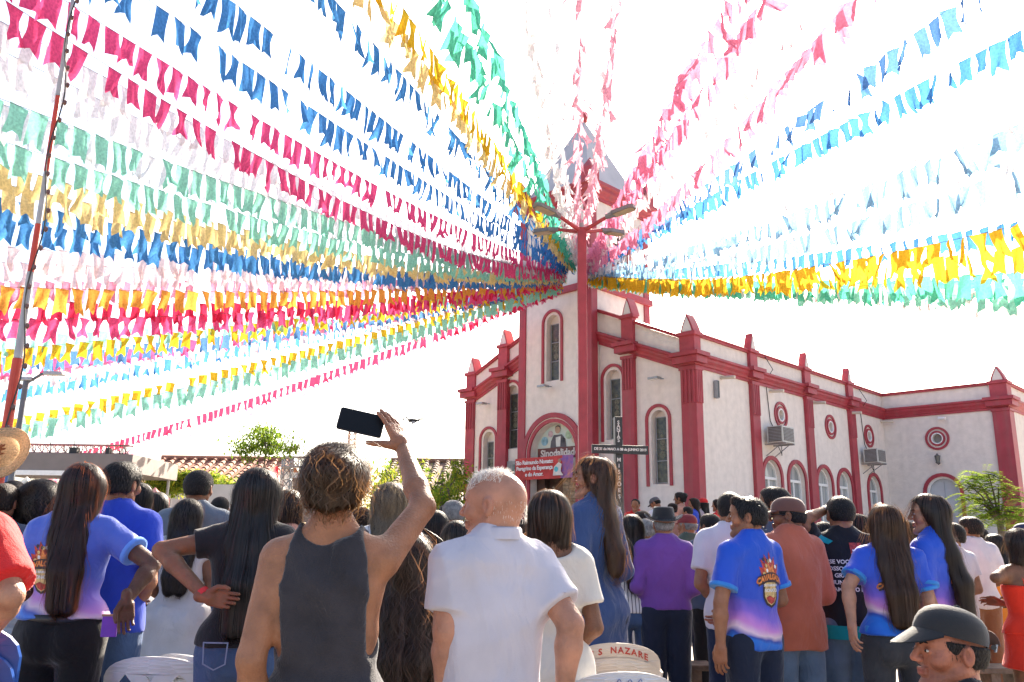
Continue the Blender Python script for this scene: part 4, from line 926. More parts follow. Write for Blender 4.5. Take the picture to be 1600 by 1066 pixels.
# ---- heads and hands (templates, metres, origin between the ears; y forward)
def head_template(kind, h):
    F = Field((-.10, -.125, -.17), (.10, .13, .13), h); fe = kind == 'f'; j = .92 if fe else 1
    def C(a, b, ra, rb, k=.02, ky=1): F.add(('c', V3(*a), V3(*b), ra, rb, ky), k)
    F.add(('e', V3(0, -.016, .028), (.076, .097, .088)), .02); F.add(('e', V3(0, .035, .045), (.060, .052, .060)), .02)
    C((0, .022, .0), (0, .040, -.070), .060 * j, .036 * j, .02)
    for s in (-1, 1):
        C((s * .052 * j, -.012, -.045), (s * .012, .066, -.092), .020, .018, .018); F.add(('e', V3(s * .045, .052, -.018), (.024, .026, .026)), .015)
        C((s * .012, .080, .031), (s * .040, .067, .030), .010 if not fe else .007, .011, .012)
    F.add(('e', V3(0, .073, -.098), (.020 * j, .018, .017)), .015)
    for s in (-1, 1): F.cut(('e', V3(s * .031, .102, .010), (.021, .026, .014)), .012)
    C((0, .084, .024), (0, .107, -.016), .0075, .0115, .010)
    for s in (-1, 1):
        F.add(('e', V3(s * .0115, .096, -.021), (.009, .011, .0085)), .005); F.add(('e', V3(s * .031, .073, .007), (.0145, .0125, .0115)), .004)
    C((-.017, .082, -.0485), (.017, .082, -.0485), .0075, .0075, .006); C((-.014, .081, -.061), (.014, .081, -.061), .0085, .0085, .006)
    F.cut(('c', V3(-.024, .094, -.0545), V3(.024, .094, -.0545), .003, .003, 1), .004); F.cut(('c', V3(-.015, .094, -.073), V3(.015, .094, -.073), .006, .006, 1), .008)
    if h < .01:
        for s in (-1, 1):
            F.add(('e', V3(s * .0790, -.018, .0), (.011, .019, .031)), .006); F.cut(('e', V3(s * .0895, -.012, .003), (.009, .011, .020)), .004); F.add(('e', V3(s * .080, -.004, -.002), (.005, .005, .008)), .004)
    else:
        for s in (-1, 1): F.add(('e', V3(s * .080, -.016, .0), (.012, .02, .031)), .006)
    F.add(('c', V3(0, -.028, -.05), V3(0, -.032, -.115), .056 * (.86 if fe else 1), .048 * (.86 if fe else 1), 1), .03)
    v, f = F.mesh(); v = relax(v, f, 1, .4)
    p = np.ones((len(v), 3)); x, y, z = np.abs(v[:, 0]), v[:, 1], v[:, 2]
    g = lambda cx, cy, cz, sx, sy, sz: np.exp(-((x - cx) / sx) ** 2 - ((y - cy) / sy) ** 2 - ((z - cz) / sz) ** 2)
    def blend(wt, col): p[:] = p * (1 - wt[:, None]) + np.array(col) * wt[:, None]
    blend(np.clip(g(0, .085, -.055, .021, .03, .010) * 1.3, 0, 1) * .8, (.95, .50, .50) if not fe else (.9, .35, .38))
    blend(g(0, .10, -.02, .02, .03, .015) * .3, (1.05, .75, .7)); blend(g(.05, .05, -.02, .03, .04, .025) * .3, (1.08, .8, .75)); blend(g(.08, -.015, 0, .012, .03, .03) * .35, (1.1, .72, .65))
    blend(np.clip(g(0, .094, -.0545, .020, .02, .0025) * 1.2, 0, 1) * .7, (.3, .12, .12)); blend(g(.031, .085, .014, .018, .03, .006) * .35, (.6, .5, .48))
    return v, f, p
HEADS = {}
def head(kind, lvl):
    k = (kind, lvl)
    if k not in HEADS: HEADS[k] = head_template(kind, {0: .012, 1: .0062, 2: .0036}[lvl])
    return HEADS[k]
def hand_template(pose, h):
    """right hand: wrist at origin, fingers along +x, palm faces -z, thumb toward +y"""
    F = Field((-.05, -.075, -.10), (.20, .10, .05), h)
    F.add(('c', V3(-.03, 0, 0), V3(.02, 0, 0), .027, .028, 1), .01)
    for y, L in ((.030, .086), (.010, .090), (-.010, .086), (-.029, .078)): F.add(('c', V3(.02, y * .7, 0), V3(L, y, 0), .0155, .0115, 1), .012)
    curls = {'relax': (.35, .42, .48, .55), 'open': (.12, .1, .12, .18), 'grip': (.55, .6, .65, .7), 'hold': (.22, .20, .22, .28), 'fist': (1.3, 1.35, 1.4, 1.4)}[pose]
    for (y, L0, l, r), c in zip(((.030, .086, .074, .0085), (.010, .090, .082, .0088), (-.010, .086, .076, .0085), (-.029, .078, .060, .0075)), curls):
        p = V3(L0, y, 0); a = c * .6; yy = y * .10 if pose != 'open' else y * .25
        for q_, seg in enumerate((.45, .30, .25)):
            d = V3(math.cos(a), yy / .03 * .10, -math.sin(a)); n_ = p + d * l * seg; F.add(('c', p, n_, r * (1 - .06 * q_), r * (.94 - .07 * q_), 1), .004); p = n_; a += c * (1.0 if pose != 'hold' else .7)
    th = {'relax': ((.012, .022, -.008), (.048, .048, -.022), (.078, .052, -.030), (.100, .048, -.034)), 'open': ((.012, .022, -.006), (.042, .058, -.012), (.062, .082, -.014), (.076, .098, -.014)), 'grip': ((.012, .02, -.01), (.045, .045, -.035), (.075, .045, -.05), (.095, .035, -.055)),
          'hold': ((.012, .022, -.01), (.035, .052, -.035), (.052, .068, -.058), (.066, .076, -.075)), 'fist': ((.012, .02, -.01), (.045, .04, -.035), (.07, .025, -.05), (.08, .005, -.05))}[pose]
    for i in range(3): F.add(('c', V3(*th[i]), V3(*th[i + 1]), (.017, .0125, .0105)[i], (.0125, .0105, .009)[i], 1), .008 if i == 0 else .004)
    v, f = F.mesh(); return relax(v, f, 1, .3), f
HANDS = {}
def hand(pose, lvl):
    k = (pose, lvl)
    if k not in HANDS: HANDS[k] = hand_template(pose, {0: .012, 1: .006, 2: .0034}[lvl])
    return HANDS[k]

def rotm(yaw, pitch=0, roll=0):
    return np.array(Matrix.Rotation(yaw, 3, 'Z') @ Matrix.Rotation(pitch, 3, 'X') @ Matrix.Rotation(roll, 3, 'Y'), np.float32)

def strands(surf, n, seed, length, width, mats, parent, crown, region=None, wave=0, lift=.003, name='strands', stiff=0, fly=.0, zend=None, droop=1.0, steps=12):
    v, f = surf; tree_ = BVHTree.FromPolygons([tuple(x) for x in v.tolist()], f.tolist()); nr = vnormals(v, f); rng = random.Random(seed)
    cand = list(range(len(v)))
    if region is not None: cand = [i for i in np.nonzero(region(v, nr))[0]]
    if not cand: return None
    V_ = []; F_ = []; up = Vector((0, 0, -1))
    for _ in range(n):
        i = cand[rng.randrange(len(cand))]; p = Vector(v[i].tolist()); nn = Vector(nr[i].tolist()); L = length * rng.uniform(.55, 1.1); st = L / steps; ph = rng.uniform(0, 6.3); wf = rng.uniform(.8, 1.3)
        path = []; off = lift * rng.random() + (fly * rng.random() ** 3 if rng.random() < .25 else 0); dprev = None
        zs = -9 if zend is None else zend - .06 * rng.random()
        for k in range(steps + 1):
            if p.z < zs: break
            q_ = p + nn * (off * (1 + k / steps * (2 if fly else .5)) + .001)
            path.append((q_, nn.copy()))
            rad = p - crown; rad = rad - nn * rad.dot(nn); d = up * droop + (rad.normalized() * stiff if rad.length > 1e-4 else Vector())
            d = d - nn * d.dot(nn)
            if d.length < .05: break
            d.normalize(); sd_ = nn.cross(d)
            if wave: d = (d + sd_ * wave * math.cos(ph + k * 1.15 * wf)).normalized()
            p2 = p + d * st; hit_ = tree_.find_nearest(p2)
            if hit_[0] is None: break
            if (hit_[0] - p2).length > st * .75:      # ran off the lower edge: hang free
                p = p2 + Vector((0, 0, 0)); 
            else: p = hit_[0]; nn = (nn + hit_[1] * 1.2).normalized() if hit_[1].dot(nn) > -.2 else nn
        if len(path) < 3: continue
        b0 = len(V_); m_ = len(path); w_ = width * rng.uniform(.6, 1.3)
        for k, (q_, n2) in enumerate(path):
            t = (path[min(k + 1, m_ - 1)][0] - path[max(0, k - 1)][0]); sv = t.cross(n2)
            if sv.length < 1e-7: sv = Vector((1, 0, 0))
            sv = sv.normalized() * w_ * (1 - .75 * (k / (m_ - 1)) ** 2) * .5
            V_.append(tuple(q_ - sv)); V_.append(tuple(q_ + sv))
        for k in range(m_ - 1): a = b0 + 2 * k; F_.append((a, a + 1, a + 3, a + 2))
    return np_obj(name, np.array(V_, np.float32), np.array(F_), mats, parent)

def person(label, px, py, Y, yaw=0, sex='m', skin='tan', hair=None, top=None, bottom=None, armL=None, armR=None, hyaw=0, hpitch=0, lvl=1, z0=0, H=None, group=None,
           sw=None, fat=0, neck=0, seat=False, hatH=0, eyes=True, stoop=0, hands=('relax', 'relax'), handdir=(None, None), palm=(None, None), seed=None, hx=0):
    """py = top of the hair in the photograph; yaw > 0 turns the person to the left; arms as local or world joints"""
    P = at(px, py, Y); seed = seed or int(px * 7 + py); rng = random.Random(seed)
    Ht = (P.z - z0 - hatH) if H is None else H; s = Ht / 1.70
    if seat: s = .97; z0 = P.z - hatH - 1.70 * s
    root = thing('person', label, 'person', (P.x, P.y, z0), yaw, group); Rz = np.array(Matrix.Rotation(-yaw, 3, 'Z'), np.float32)
    loc = np.array((P.x, P.y, z0), np.float32)
    def W2L(p): return Rz @ (np.array(p, np.float32) - loc)
    fe = sex == 'f'; sw = (sw or (.142 if fe else .166)) * s; sz_ = (1.385 + neck) * s; hip = (.100 if fe else .092) * s
    hs = s * (1.0 if not fe else .97); Hc = V3(hx, .012 * s - stoop * .3, (1.70 - .113) * s if not seat else (1.70 - .113) * s)
    Hc[2] = Ht - .116 * hs if not seat else 1.70 * s - .116 * hs
    hR = rotm(hyaw, hpitch)
    # joints
    def arm(spec, sd):
        S0 = V3(sd * sw, -.005 * s, sz_)
        if spec is None: spec = 'hang'
        if isinstance(spec, str):
            e, w_ = {'hang': ((sw + .050 * s, -.03 * s, 1.115 * s), (sw + .055 * s, .055 * s, .87 * s)), 'front': ((sw + .065 * s, -.02 * s, 1.12 * s), (.05 * s, .20 * s, 1.02 * s)), 'clasp': ((sw + .06 * s, -.05 * s, 1.11 * s), (.03 * s, .17 * s, .93 * s)),
                     'cross': ((sw + .05 * s, .02 * s, 1.12 * s), (-.08 * s, .20 * s, 1.16 * s)), 'hip': ((sw + .20 * s, -.10 * s, 1.15 * s), (sw + .01 * s, -.03 * s, 1.0 * s)), 'pocket': ((sw + .09 * s, -.07 * s, 1.12 * s), (sw + .02 * s, .05 * s, .95 * s)), 'back': ((sw + .07 * s, -.12 * s, 1.13 * s), (.04 * s, -.20 * s, .97 * s)), 'brow': ((sw + .15 * s, .18 * s, 1.44 * s), (.09 * s, .22 * s, 1.60 * s))}[spec]
            return S0, V3(sd * e[0], e[1], e[2]), V3(sd * w_[0], w_[1], w_[2])
        return S0, W2L(at(*spec[0])), W2L(at(*spec[1]))
    A = {-1: arm(armL, -1), 1: arm(armR, 1)}
    vox = {0: .024, 1: .015, 2: .0105}[lvl]
    allp = np.array([q_ for t in A.values() for q_ in t]); lo = np.minimum(allp.min(0) - .12, (-.30 * s, -.26, -.01)); hi = np.maximum(allp.max(0) + .12, (.30 * s, .30, 1.52 * s))
    zlo = .55 if seat else 0
    tr = []  # torso cones
    bk = .98 if fe else 1.0
    ww = (.072 if fe else .092) + fat * .9
    def T(a, b, ra, rb, ky=1): tr.append((V3(*a) * s, V3(*b) * s, ra * s, rb * s, ky))
    st_ = -stoop
    T((-.055, 0, .93), (.055, 0, .93), .112 + (.012 if fe else 0) + fat * .6, .112 + (.012 if fe else 0) + fat * .6, .82); T((-.04, .005 + fat * .3, 1.08), (.04, .005 + fat * .3, 1.08), ww, ww, .86); T((-.045, 0, 1.19), (.045, 0, 1.19), (.094 if fe else .105) + fat * .7, (.094 if fe else .105) + fat * .7, .84)
    cw = sw / s; T((-(cw - .095), -.005, 1.31), (cw - .095, -.005, 1.31), .098 + fat * .4, .098 + fat * .4, .92)
    T((-(cw - .02), -.012, 1.392 + neck), (cw - .02, -.012, 1.392 + neck), .050, .050, 1)
    for sd in (-1, 1): T((sd * (cw * .62), -.016, 1.405 + neck), (sd * .028, -.022, 1.475 + neck), .034, .040, 1)
    if fe:
        for sd in (-1, 1): T((sd * .068, .075, 1.265), (sd * .070, .085, 1.25), .055, .050, 1); T((sd * .058, -.055, .90), (sd * .058, -.05, .88), .082, .082, 1)
    legs = []
    for sd in (-1, 1):
        kx = sd * (.095 + rng.uniform(-.01, .02)) * s; ky_ = rng.uniform(-.02, .05) * s
        h0, k0, a0 = V3(sd * hip, 0, .90 * s), V3(kx, ky_, .49 * s), V3(kx * 1.05, ky_ - .02 * s, .085 * s); legs.append((h0, k0, a0, sd))
    def torso(F, g, k=.045):
        for a, b, ra, rb, ky in tr: F.add(('c', a, b, ra + g, rb + g, ky), k * s)
    # ---- body
    F = Field((lo[0], lo[1], zlo), hi, vox); torso(F, 0)
    nb = V3(0, -.010 * s, (1.43 + neck) * s); nt_ = Hc + hR @ V3(0, -.03, -.04) * hs; F.add(('c', nb, nt_, (.052 if fe else .060) * s, (.046 if fe else .057) * s, 1), .03)
    for sd in (-1, 1):
        S0, E, W_ = A[sd]; F.add(('c', S0, E, (.046 if fe else .052) * s + fat * .25, (.037 if fe else .041) * s + fat * .2, 1), .03); mid = E + (W_ - E) * .3
        F.add(('c', E, mid, .036 * s + fat * .15, (.038 if fe else .042) * s + fat * .15, 1), .015); F.add(('c', mid, W_, (.038 if fe else .042) * s + fat * .15, .0255 * s, 1), .015)
    if not seat and (bottom or {}).get('bare', True):
        for h0, k0, a0, sd in legs:
            F.add(('c', h0, k0, .082 * s, .055 * s, 1), .03); F.add(('c', k0, a0, .054 * s, .036 * s, 1), .02); F.add(('c', V3(a0[0], a0[1] - .03, .045 * s), V3(a0[0] + sd * .02, a0[1] + .13 * s, .035 * s), .036 * s, .032 * s, .9), .02)
    v, f = F.mesh(); v = relax(v, f, 2 if lvl else 1, .5); parts_v = [v]; parts_f = [f]; paint = [np.ones((len(v), 3))]; nv = len(v)
    hv, hf, hp = head('f' if fe else 'm', lvl); hv2 = (hv * hs) @ hR.T + Hc
    parts_v.append(hv2); parts_f.append(hf + nv); hp = hp.copy(); 
    if hair and hair.get('stubble'):
        x, y, z = np.abs(hv[:, 0]), hv[:, 1], hv[:, 2]; wt = np.clip((-.028 - z) / .02, 0, 1) * np.clip((y + .01) / .03, 0, 1) * (1 - np.exp(-(x / .016) ** 2 - ((z + .055) / .009) ** 2)) * hair['stubble']
        hp = hp * (1 - wt[:, None]) + np.array((.42, .38, .38)) * wt[:, None]
    if hair and hair.get('fade'):
        z, y = hv[:, 2], hv[:, 1]; wt = np.clip((z + .035) / .05, 0, 1) * np.clip((.035 - y) / .02, 0, 1) * (np.abs(hv[:, 0]) < .084) * hair['fade']; hp = hp * (1 - wt[:, None]) + np.array((.30, .27, .27)) * wt[:, None]
    paint.append(hp); nv += len(hv2)
    for i, sd in enumerate((-1, 1)):
        S0, E, W_ = A[sd]; hv_, hf_ = hand(hands[i], lvl); d = (W_ - E) / np.linalg.norm(W_ - E)
        if handdir[i] is not None: d = Rz @ V3(*handdir[i]); d /= np.linalg.norm(d)
        pn = Rz @ V3(*palm[i]) if palm[i] is not None else V3(-sd * 1.0, .3, 0)
        pn = pn - d * (pn @ d); pn /= np.linalg.norm(pn) + 1e-9      # palm normal: the palm faces +pn
        yv = np.cross(-pn, d)                                         # z = -pn, x = d, y = z x x
        M3 = np.stack([d, yv if sd == 1 else -yv, -pn], 1)
        hh = (hv_ * s * (1.0 if not fe else .93)) @ M3.T + W_
        ff = hf_ if sd == 1 else hf_[:, ::-1]
        parts_v.append(hh); parts_f.append(ff + nv); paint.append(np.ones((len(hh), 3)) * (1.0, .93, .92)); nv += len(hh)
    body = np_obj('body', np.concatenate(parts_v), np.concatenate(parts_f), skin_mat(skin, SKIN[skin]), root, np.concatenate(paint))
    def HL(x, y, z): return Vector((Hc + hR @ (V3(x, y, z) * hs)).tolist())
    # ---- eyes and brows
    if eyes and lvl >= 1:
        for sd in (-1, 1):
            m = MB(); c = HL(sd * .031, .0835, .0065); Mx = Matrix.Translation(c) @ Matrix(hR.tolist()).to_4x4()
            for rr_, dy, mi in (((.0115, .004, .0042), 0, 0), ((.0048, .003, .0044), .0024, 1), ((.0022, .002, .0024), .0046, 2)):
                prof = [(math.sin(PI * k / 6), math.cos(PI * k / 6)) for k in range(7)]
                vs = [Mx @ Vector((r_ * math.cos(a) * rr_[0], dy + r_ * math.sin(a) * rr_[1], z * rr_[2])) for r_, z in prof for a in np.linspace(0, 2 * PI, 9)[:-1]]
                m.add(vs, [(i * 8 + k, i * 8 + (k + 1) % 8, (i + 1) * 8 + (k + 1) % 8, (i + 1) * 8 + k) for i in range(6) for k in range(8)], mi)
            m.build('eye', [mat('eye_white', (.55, .5, .47), .3), mat('eye_iris', (.05, .025, .012), .2), mat('eye_pupil', (.005, .005, .005), .1)], root, smooth=True)
            m = MB(); bh = hair_mats((hair or {}).get('brow', 'black'))[0]
            m.tube([HL(sd * .013, .0925, .026), HL(sd * .028, .0885, .0325), HL(sd * .043, .0755, .0285)], [.0032, .0036, .0018], 5); m.build('eyebrow', bh, root)
    # ---- clothes
    TP = top or {}; tt = TP.get('type', 'tee'); tm = TP.get('mat'); parts = {}
    gg = TP.get('g', .014); hem = TP.get('hem', .86) * s; sl = TP.get('sleeve', .55)
    Ft = Field((lo[0], lo[1], hem - .03), (hi[0], hi[1], (1.50 + neck) * s + .02), vox * (.9 if lvl == 2 else 1)); torso(Ft, gg, .05)
    fl = TP.get('flare', .0)
    T2 = (.118 + (.012 if fe else 0) + fat * .6) * s + gg; Ft.add(('c', V3(-.055 * s, 0, .95 * s), V3(-.06 * s, 0, (hem - .03)), T2, T2 + fl, .82), .03); Ft.add(('c', V3(.055 * s, 0, .95 * s), V3(.06 * s, 0, (hem - .03)), T2, T2 + fl, .82), .03)
    if tt != 'tank' and tt != 'strap':
        Ft.add(('c', V3(-.05 * s, -.030 * s, (1.395 + neck) * s), V3(.05 * s, -.030 * s, (1.395 + neck) * s), .054 * s + gg, .054 * s + gg, 1), .03)
        if not fe: Ft.add(('c', V3(0, 0, .98 * s), V3(0, 0, 1.25 * s), (.125 + fat) * s + gg, .13 * s + gg, .8), .05)
        for sd in (-1, 1):
            S0, E, W_ = A[sd]; r0, r1 = (.050 if fe else .058) * s + gg * .9 + fat * .25, (.041 if fe else .047) * s + gg * (1.2 if sl < 1 else .6) + fat * .2
            if sl <= 1: Ft.capped(S0, S0 + (E - S0) * sl, r0, r0 + (r1 - r0) * sl + .006, .03)
            else:
                Ft.add(('c', S0, E, r0, r1, 1), .03); Ft.capped(E, E + (W_ - E) * (sl - 1), r1, r1 + (.034 * s - r1) * (sl - 1) + .004, .025)
        Ft.cut(('c', nb + V3(0, .02 * s, .055 * s), nb + (nt_ - nb) * 1.3, (.050 if fe else .058) * s, .064 * s, 1), .006)
        if TP.get('scoop'): Ft.cut(('e', V3(0, -.06 * s, (1.47 + neck) * s), (.11 * s, .10 * s, .09 * s * TP['scoop'])), .01)
    elif tt == 'tank':
        for sd in (-1, 1):
            Ft.cut(('c', V3(sd * (cw + .012) * s, -.03, 1.46 * s), V3(sd * (cw + .012) * s, -.035, 1.16 * s), .070 * s, .052 * s, 1), .012)
            Ft.cut(('c', V3(sd * (cw + .015) * s, .06, 1.44 * s), V3(sd * (cw + .012) * s, .06, 1.2 * s), .07 * s, .05 * s, 1), .012)
        Ft.cut(('e', V3(0, -.03 * s, 1.475 * s), (.080 * s, .13 * s, .050 * s)), .012)
    elif tt == 'strap':
        Ft.plane((0, 0, 1.30 * s), (0, 0, 1))
    Ft.plane((0, 0, hem), (0, .0, -1))
    tv, tf = Ft.mesh(); tv = relax(tv, tf, 1, .5); tv = folds(tv, tf, seed, TP.get('fold', .0055 if lvl else .004) * 1.9, TP.get('fx', 17), TP.get('fz', 13))
    if tm: parts['top'] = np_obj(TP.get('name', 'shirt'), tv, tf, tm, root)
    if tt == 'strap':
        for sd in (-1, 1): MB().tube([(sd * .085 * s, -.11 * s, 1.29 * s), (sd * .088 * s, -.065 * s, 1.41 * s), (sd * .088 * s, .02 * s, 1.44 * s), (sd * .085 * s, .11 * s, 1.31 * s)], .005, 5).build('strap', tm, root)
    if TP.get('collar'):
        m = MB(); n = 28; vs = []; ax = (nt_ - nb) / np.linalg.norm(nt_ - nb); rc = .066 * s if not fe else .055 * s
        for (r_, h_) in ((rc + .010, -.020), (rc + .002, .026), (rc + .004, .031), (rc + .010, .024), (rc + .018, -.008)):
            for k in range(n):
                a = 2 * PI * k / n; rr_ = r_ * (1 + .05 * math.cos(a)); drop = -.030 * max(0, math.sin(a)) ** 2
                q_ = nb + V3(0, .002, .044 * s) + ax * (h_ * s + drop) + V3(math.cos(a) * rr_ * 1.05, math.sin(a) * rr_, 0); vs.append(tuple(q_.tolist()))
        m.add(vs, [(i * n + k, i * n + (k + 1) % n, (i + 1) * n + (k + 1) % n, (i + 1) * n + k) for i in range(4) for k in range(n)]); m.build('collar', TP.get('cmat', tm), root, smooth=True)
    if TP.get('cuff'):
        for sd in (-1, 1):
            S0, E, W_ = A[sd]; e_ = S0 + (E - S0) * sl; d = (E - S0) / np.linalg.norm(E - S0); r_ = (.046 if fe else .053) * s + gg + .009 + fat * .2
            MB().tube([tuple(e_ - d * .022), tuple(e_ - d * .018), tuple(e_ + d * .003), tuple(e_ + d * .004)], [r_ - .008, r_ + .002, r_ + .002, r_ - .010], 20).build('cuff', TP['cuff'], root, smooth=True)
    BT = bottom or {}; bt = BT.get('type', 'pants')
    if not seat:
        g2 = BT.get('g', .010); wz = BT.get('waist', 1.0) * s
        if bt == 'pants':
            Fb = Field((-.28 * s, -.24, .03), (.28 * s, .28, wz + .02), max(vox, .012))
            for a, b, ra, rb, ky in tr[:2]: Fb.add(('c', a, b, ra + g2, rb + g2, ky), .04)
            if fe:
                for a, b, ra, rb, ky in tr[-4:]:
                    if a[2] < 1.0 * s: Fb.add(('c', a, b, ra + g2, rb + g2, ky), .03)
            for h0, k0, a0, sd in legs:
                lw = BT.get('leg', 1.0); Fb.add(('c', h0, k0, .090 * s + g2 + fat * .3, .062 * s * lw + g2, 1), .025); Fb.capped(k0, a0 + V3(0, 0, -.02), .062 * s * lw + g2, .050 * s * lw + g2, .02)
            Fb.plane((0, 0, wz), (0, 0, 1))
        else:
            zb = BT.get('hem', .45) * s; fl = BT.get('flare', .12); Fb = Field((-.30 * s - fl, -.26 - fl, zb), (.30 * s + fl, .30 + fl, wz + .02), max(vox, .012))
            for a, b, ra, rb, ky in tr[:2]: Fb.add(('c', a, b, ra + g2, rb + g2, ky), .04)
            if fe:
                for a, b, ra, rb, ky in tr[-4:]:
                    if a[2] < 1.0 * s: Fb.add(('c', a, b, ra + g2, rb + g2, ky), .03)
            Fb.add(('c', V3(-.05 * s, 0, .90 * s), V3(-.05 * s, 0, zb - .05), .12 * s + g2, .11 * s + g2 + fl, .9), .04); Fb.add(('c', V3(.05 * s, 0, .90 * s), V3(.05 * s, 0, zb - .05), .12 * s + g2, .11 * s + g2 + fl, .9), .04)
            Fb.plane((0, 0, wz), (0, 0, 1)); Fb.plane((0, 0, zb), (0, 0, -1))
        bv, bf = Fb.mesh(); bv = relax(bv, bf, 1, .5); bv = folds(bv, bf, seed + 3, BT.get('fold', .005), BT.get('fx', 12), BT.get('fz', 18) if bt == 'pants' else BT.get('fz', 1.5))
        parts['bottom'] = np_obj({'pants': 'trousers', 'skirt': 'skirt'}[bt] if BT.get('name') is None else BT['name'], bv, bf, BT.get('mat'), root)
        sm = BT.get('shoe', mat('shoe_black', (.03, .028, .028), .5))
        for h0, k0, a0, sd in legs:
            Fs = Field((a0[0] - .09, a0[1] - .12, -.005), (a0[0] + .09, a0[1] + .24, .13), .014); Fs.add(('c', V3(a0[0], a0[1] - .035 * s, .05 * s), V3(a0[0] + sd * .02, a0[1] + .14 * s, .04 * s), .046 * s, .040 * s, .95), .01); Fs.add(('c', V3(a0[0], a0[1], .06), V3(a0[0], a0[1], .10), .048, .048, 1), .02); Fs.plane((0, 0, .004), (0, 0, -1))
            v_, f_ = Fs.mesh(); np_obj('shoe', v_, f_, sm, root)
    # ---- hair
    HR = hair or {}; ht = HR.get('type', 'short'); m1, m2 = hair_mats(HR.get('col', 'black')); den = int(HR.get('n', {0: 0, 1: 350, 2: 1500}[lvl]) * 1.35)
    def hp_(x, y, z): return Hc + hR @ (V3(x, y, z) * hs)
    hvx = {0: .014, 1: .008, 2: .0055}[lvl]; crown = HL(0, -.035, .115)
    thick = HR.get('t', {'short': .006, 'crop': .002, 'long': .012, 'bob': .014, 'curly': .03, 'bun': .012, 'fro': .05, 'pony': .008, 'bald': 0}[ht])
    if ht != 'bald':
        zb = HR.get('zend', 1.0) * s if ht in ('long', 'pony') else (Hc[2] - .20 if ht in ('bob', 'fro') else Hc[2] - .13)
        Fh = Field((Hc[0] - .20, Hc[1] - .26, zb - .03), (Hc[0] + .20, Hc[1] + .20, Hc[2] + .19), hvx)
        # cap in head axes (spheres strung along the skull so that it turns with the head)
        for (x, y, z, r_) in ((0, -.038, .030, .080), (0, .0, .036, .078), (0, .022, .042, .064), (0, -.045, .010, .076)):
            c = hp_(x, y, z); Fh.add(('c', c + V3(0, 0, -.004), c + V3(0, 0, .004), (r_ + thick - .002) * hs, (r_ + thick) * hs, 1), .012)
        c1, c2 = hp_(0, -.05, -.035 if ht not in ('short', 'crop') else .0), hp_(0, -.045, .02); Fh.add(('c', c1, c2, (.058 + thick) * hs, (.07 + thick) * hs, 1), .02)
        if ht in ('long', 'bob', 'curly', 'fro'):
            wd = HR.get('w', .085); bs = HR.get('side', 0)
            if ht == 'long':
                zk = (1.36 + neck) * s
                for sd in (-1, 1):
                    a = hp_(sd * .045, -.045, .0); b = V3(sd * wd * .5 + bs * .3, -.085 * s, zk); c = V3(sd * wd * .42 + bs, -.135 * s, max(zb, 1.20 * s)); Fh.add(('c', a, b, (.05 + thick) * hs, .048, .8), .03); Fh.add(('c', b, c, .048, .042, .7), .03)
                    if zb < 1.2 * s: Fh.add(('c', c, V3(sd * wd * .40 + bs * 1.2, -.135 * s, zb), .042, .036, .7), .03)
            else:
                for sd in (-1, 1):
                    Fh.add(('c', hp_(sd * .040, -.035, .0), hp_(sd * (.042 + thick * .3), -.030, -.11 if ht == 'bob' else -.06), (.045 + thick) * hs, (.038 + thick) * hs, 1), .025)
            if HR.get('frontside'):
                for sd in HR['frontside']: Fh.add(('c', hp_(sd * .066, .0, .03), V3(sd * .10 * s + Hc[0], .06 * s, 1.28 * s), .020, .022, 1), .02)
        if ht == 'bun':
            bx = HR.get('bun', (0, -.10, .06, .055)); Fh.add(('c', hp_(bx[0], bx[1], bx[2]), hp_(bx[0], bx[1] - .005, bx[2]), bx[3] * hs, bx[3] * hs, 1), .012)
        if ht == 'pony':
            c = hp_(0, -.115, .02); c2 = hp_(0, -.135, -.05); Fh.add(('c', hp_(0, -.09, .03), c, .025, .022, 1), .01); Fh.add(('c', c, c2, .024, .034, 1), .01); Fh.add(('c', c2, V3(0, -.13 * s, zb), .034, .018, .8), .01)
        if lvl == 2 or ht in ('curly', 'fro', 'bun'):
            rs = random.Random(seed)
            for _ in range({'curly': 120, 'fro': 160, 'bun': 60}.get(ht, 0)):
                th_ = rs.uniform(0, 2 * PI); el = rs.uniform(-.5, 1.5)
                if ht == 'bun' and el < .5 and abs(math.cos(th_)) > .6: continue; r_ = .078 + thick * .8
                c = hp_(r_ * .95 * math.cos(th_) * math.cos(el), -.025 + r_ * 1.1 * math.sin(th_) * math.cos(el), .02 + r_ * math.sin(el)); q_ = rs.uniform(.010, .019); Fh.add(('e', c, (q_, q_, q_)), .008)
        # free the face, ears' fronts and nape
        for (y, z, r_, wx) in ((.112, .022, .068, .06), (.118, -.03, .090, .07), (.118, -.10, .100, .09)): Fh.cut(('c', hp_(-wx, y, z), hp_(wx, y, z), r_ * hs, r_ * hs, 1), .006)
        for sd in (-1, 1):
            if ht in ('short', 'crop', 'bun', 'pony') or HR.get('ears'): Fh.cut(('c', hp_(sd * .110, .030, -.045), hp_(sd * .104, -.014, -.004), .045 * hs, .036 * hs, 1), .006)
        if ht in ('short', 'crop', 'bun'): Fh.cut(('c', hp_(-.06, -.075, -.105), hp_(.06, -.075, -.105), (.050 if ht == 'bun' else .066) * hs, (.050 if ht == 'bun' else .066) * hs, 1), .01); Fh.cut(('c', hp_(-.06, .0, -.09), hp_(.06, .0, -.09), .064 * hs, .064 * hs, 1), .01)
        if HR.get('quiff'): Fh.add(('c', hp_(-.03, .052, .100), hp_(.035, .050, .102), .026 * hs, .024 * hs, 1), .02)
        if HR.get('recede'): Fh.cut(('e', hp_(0, .075, .09), (.06, .06 + HR['recede'], .05)), .01)
        if HR.get('cap'): # hair only below a hat
            c = hp_(0, 0, .035); n_ = hR @ V3(0, -.12, 1); Fh.plane(c, n_ / np.linalg.norm(n_))
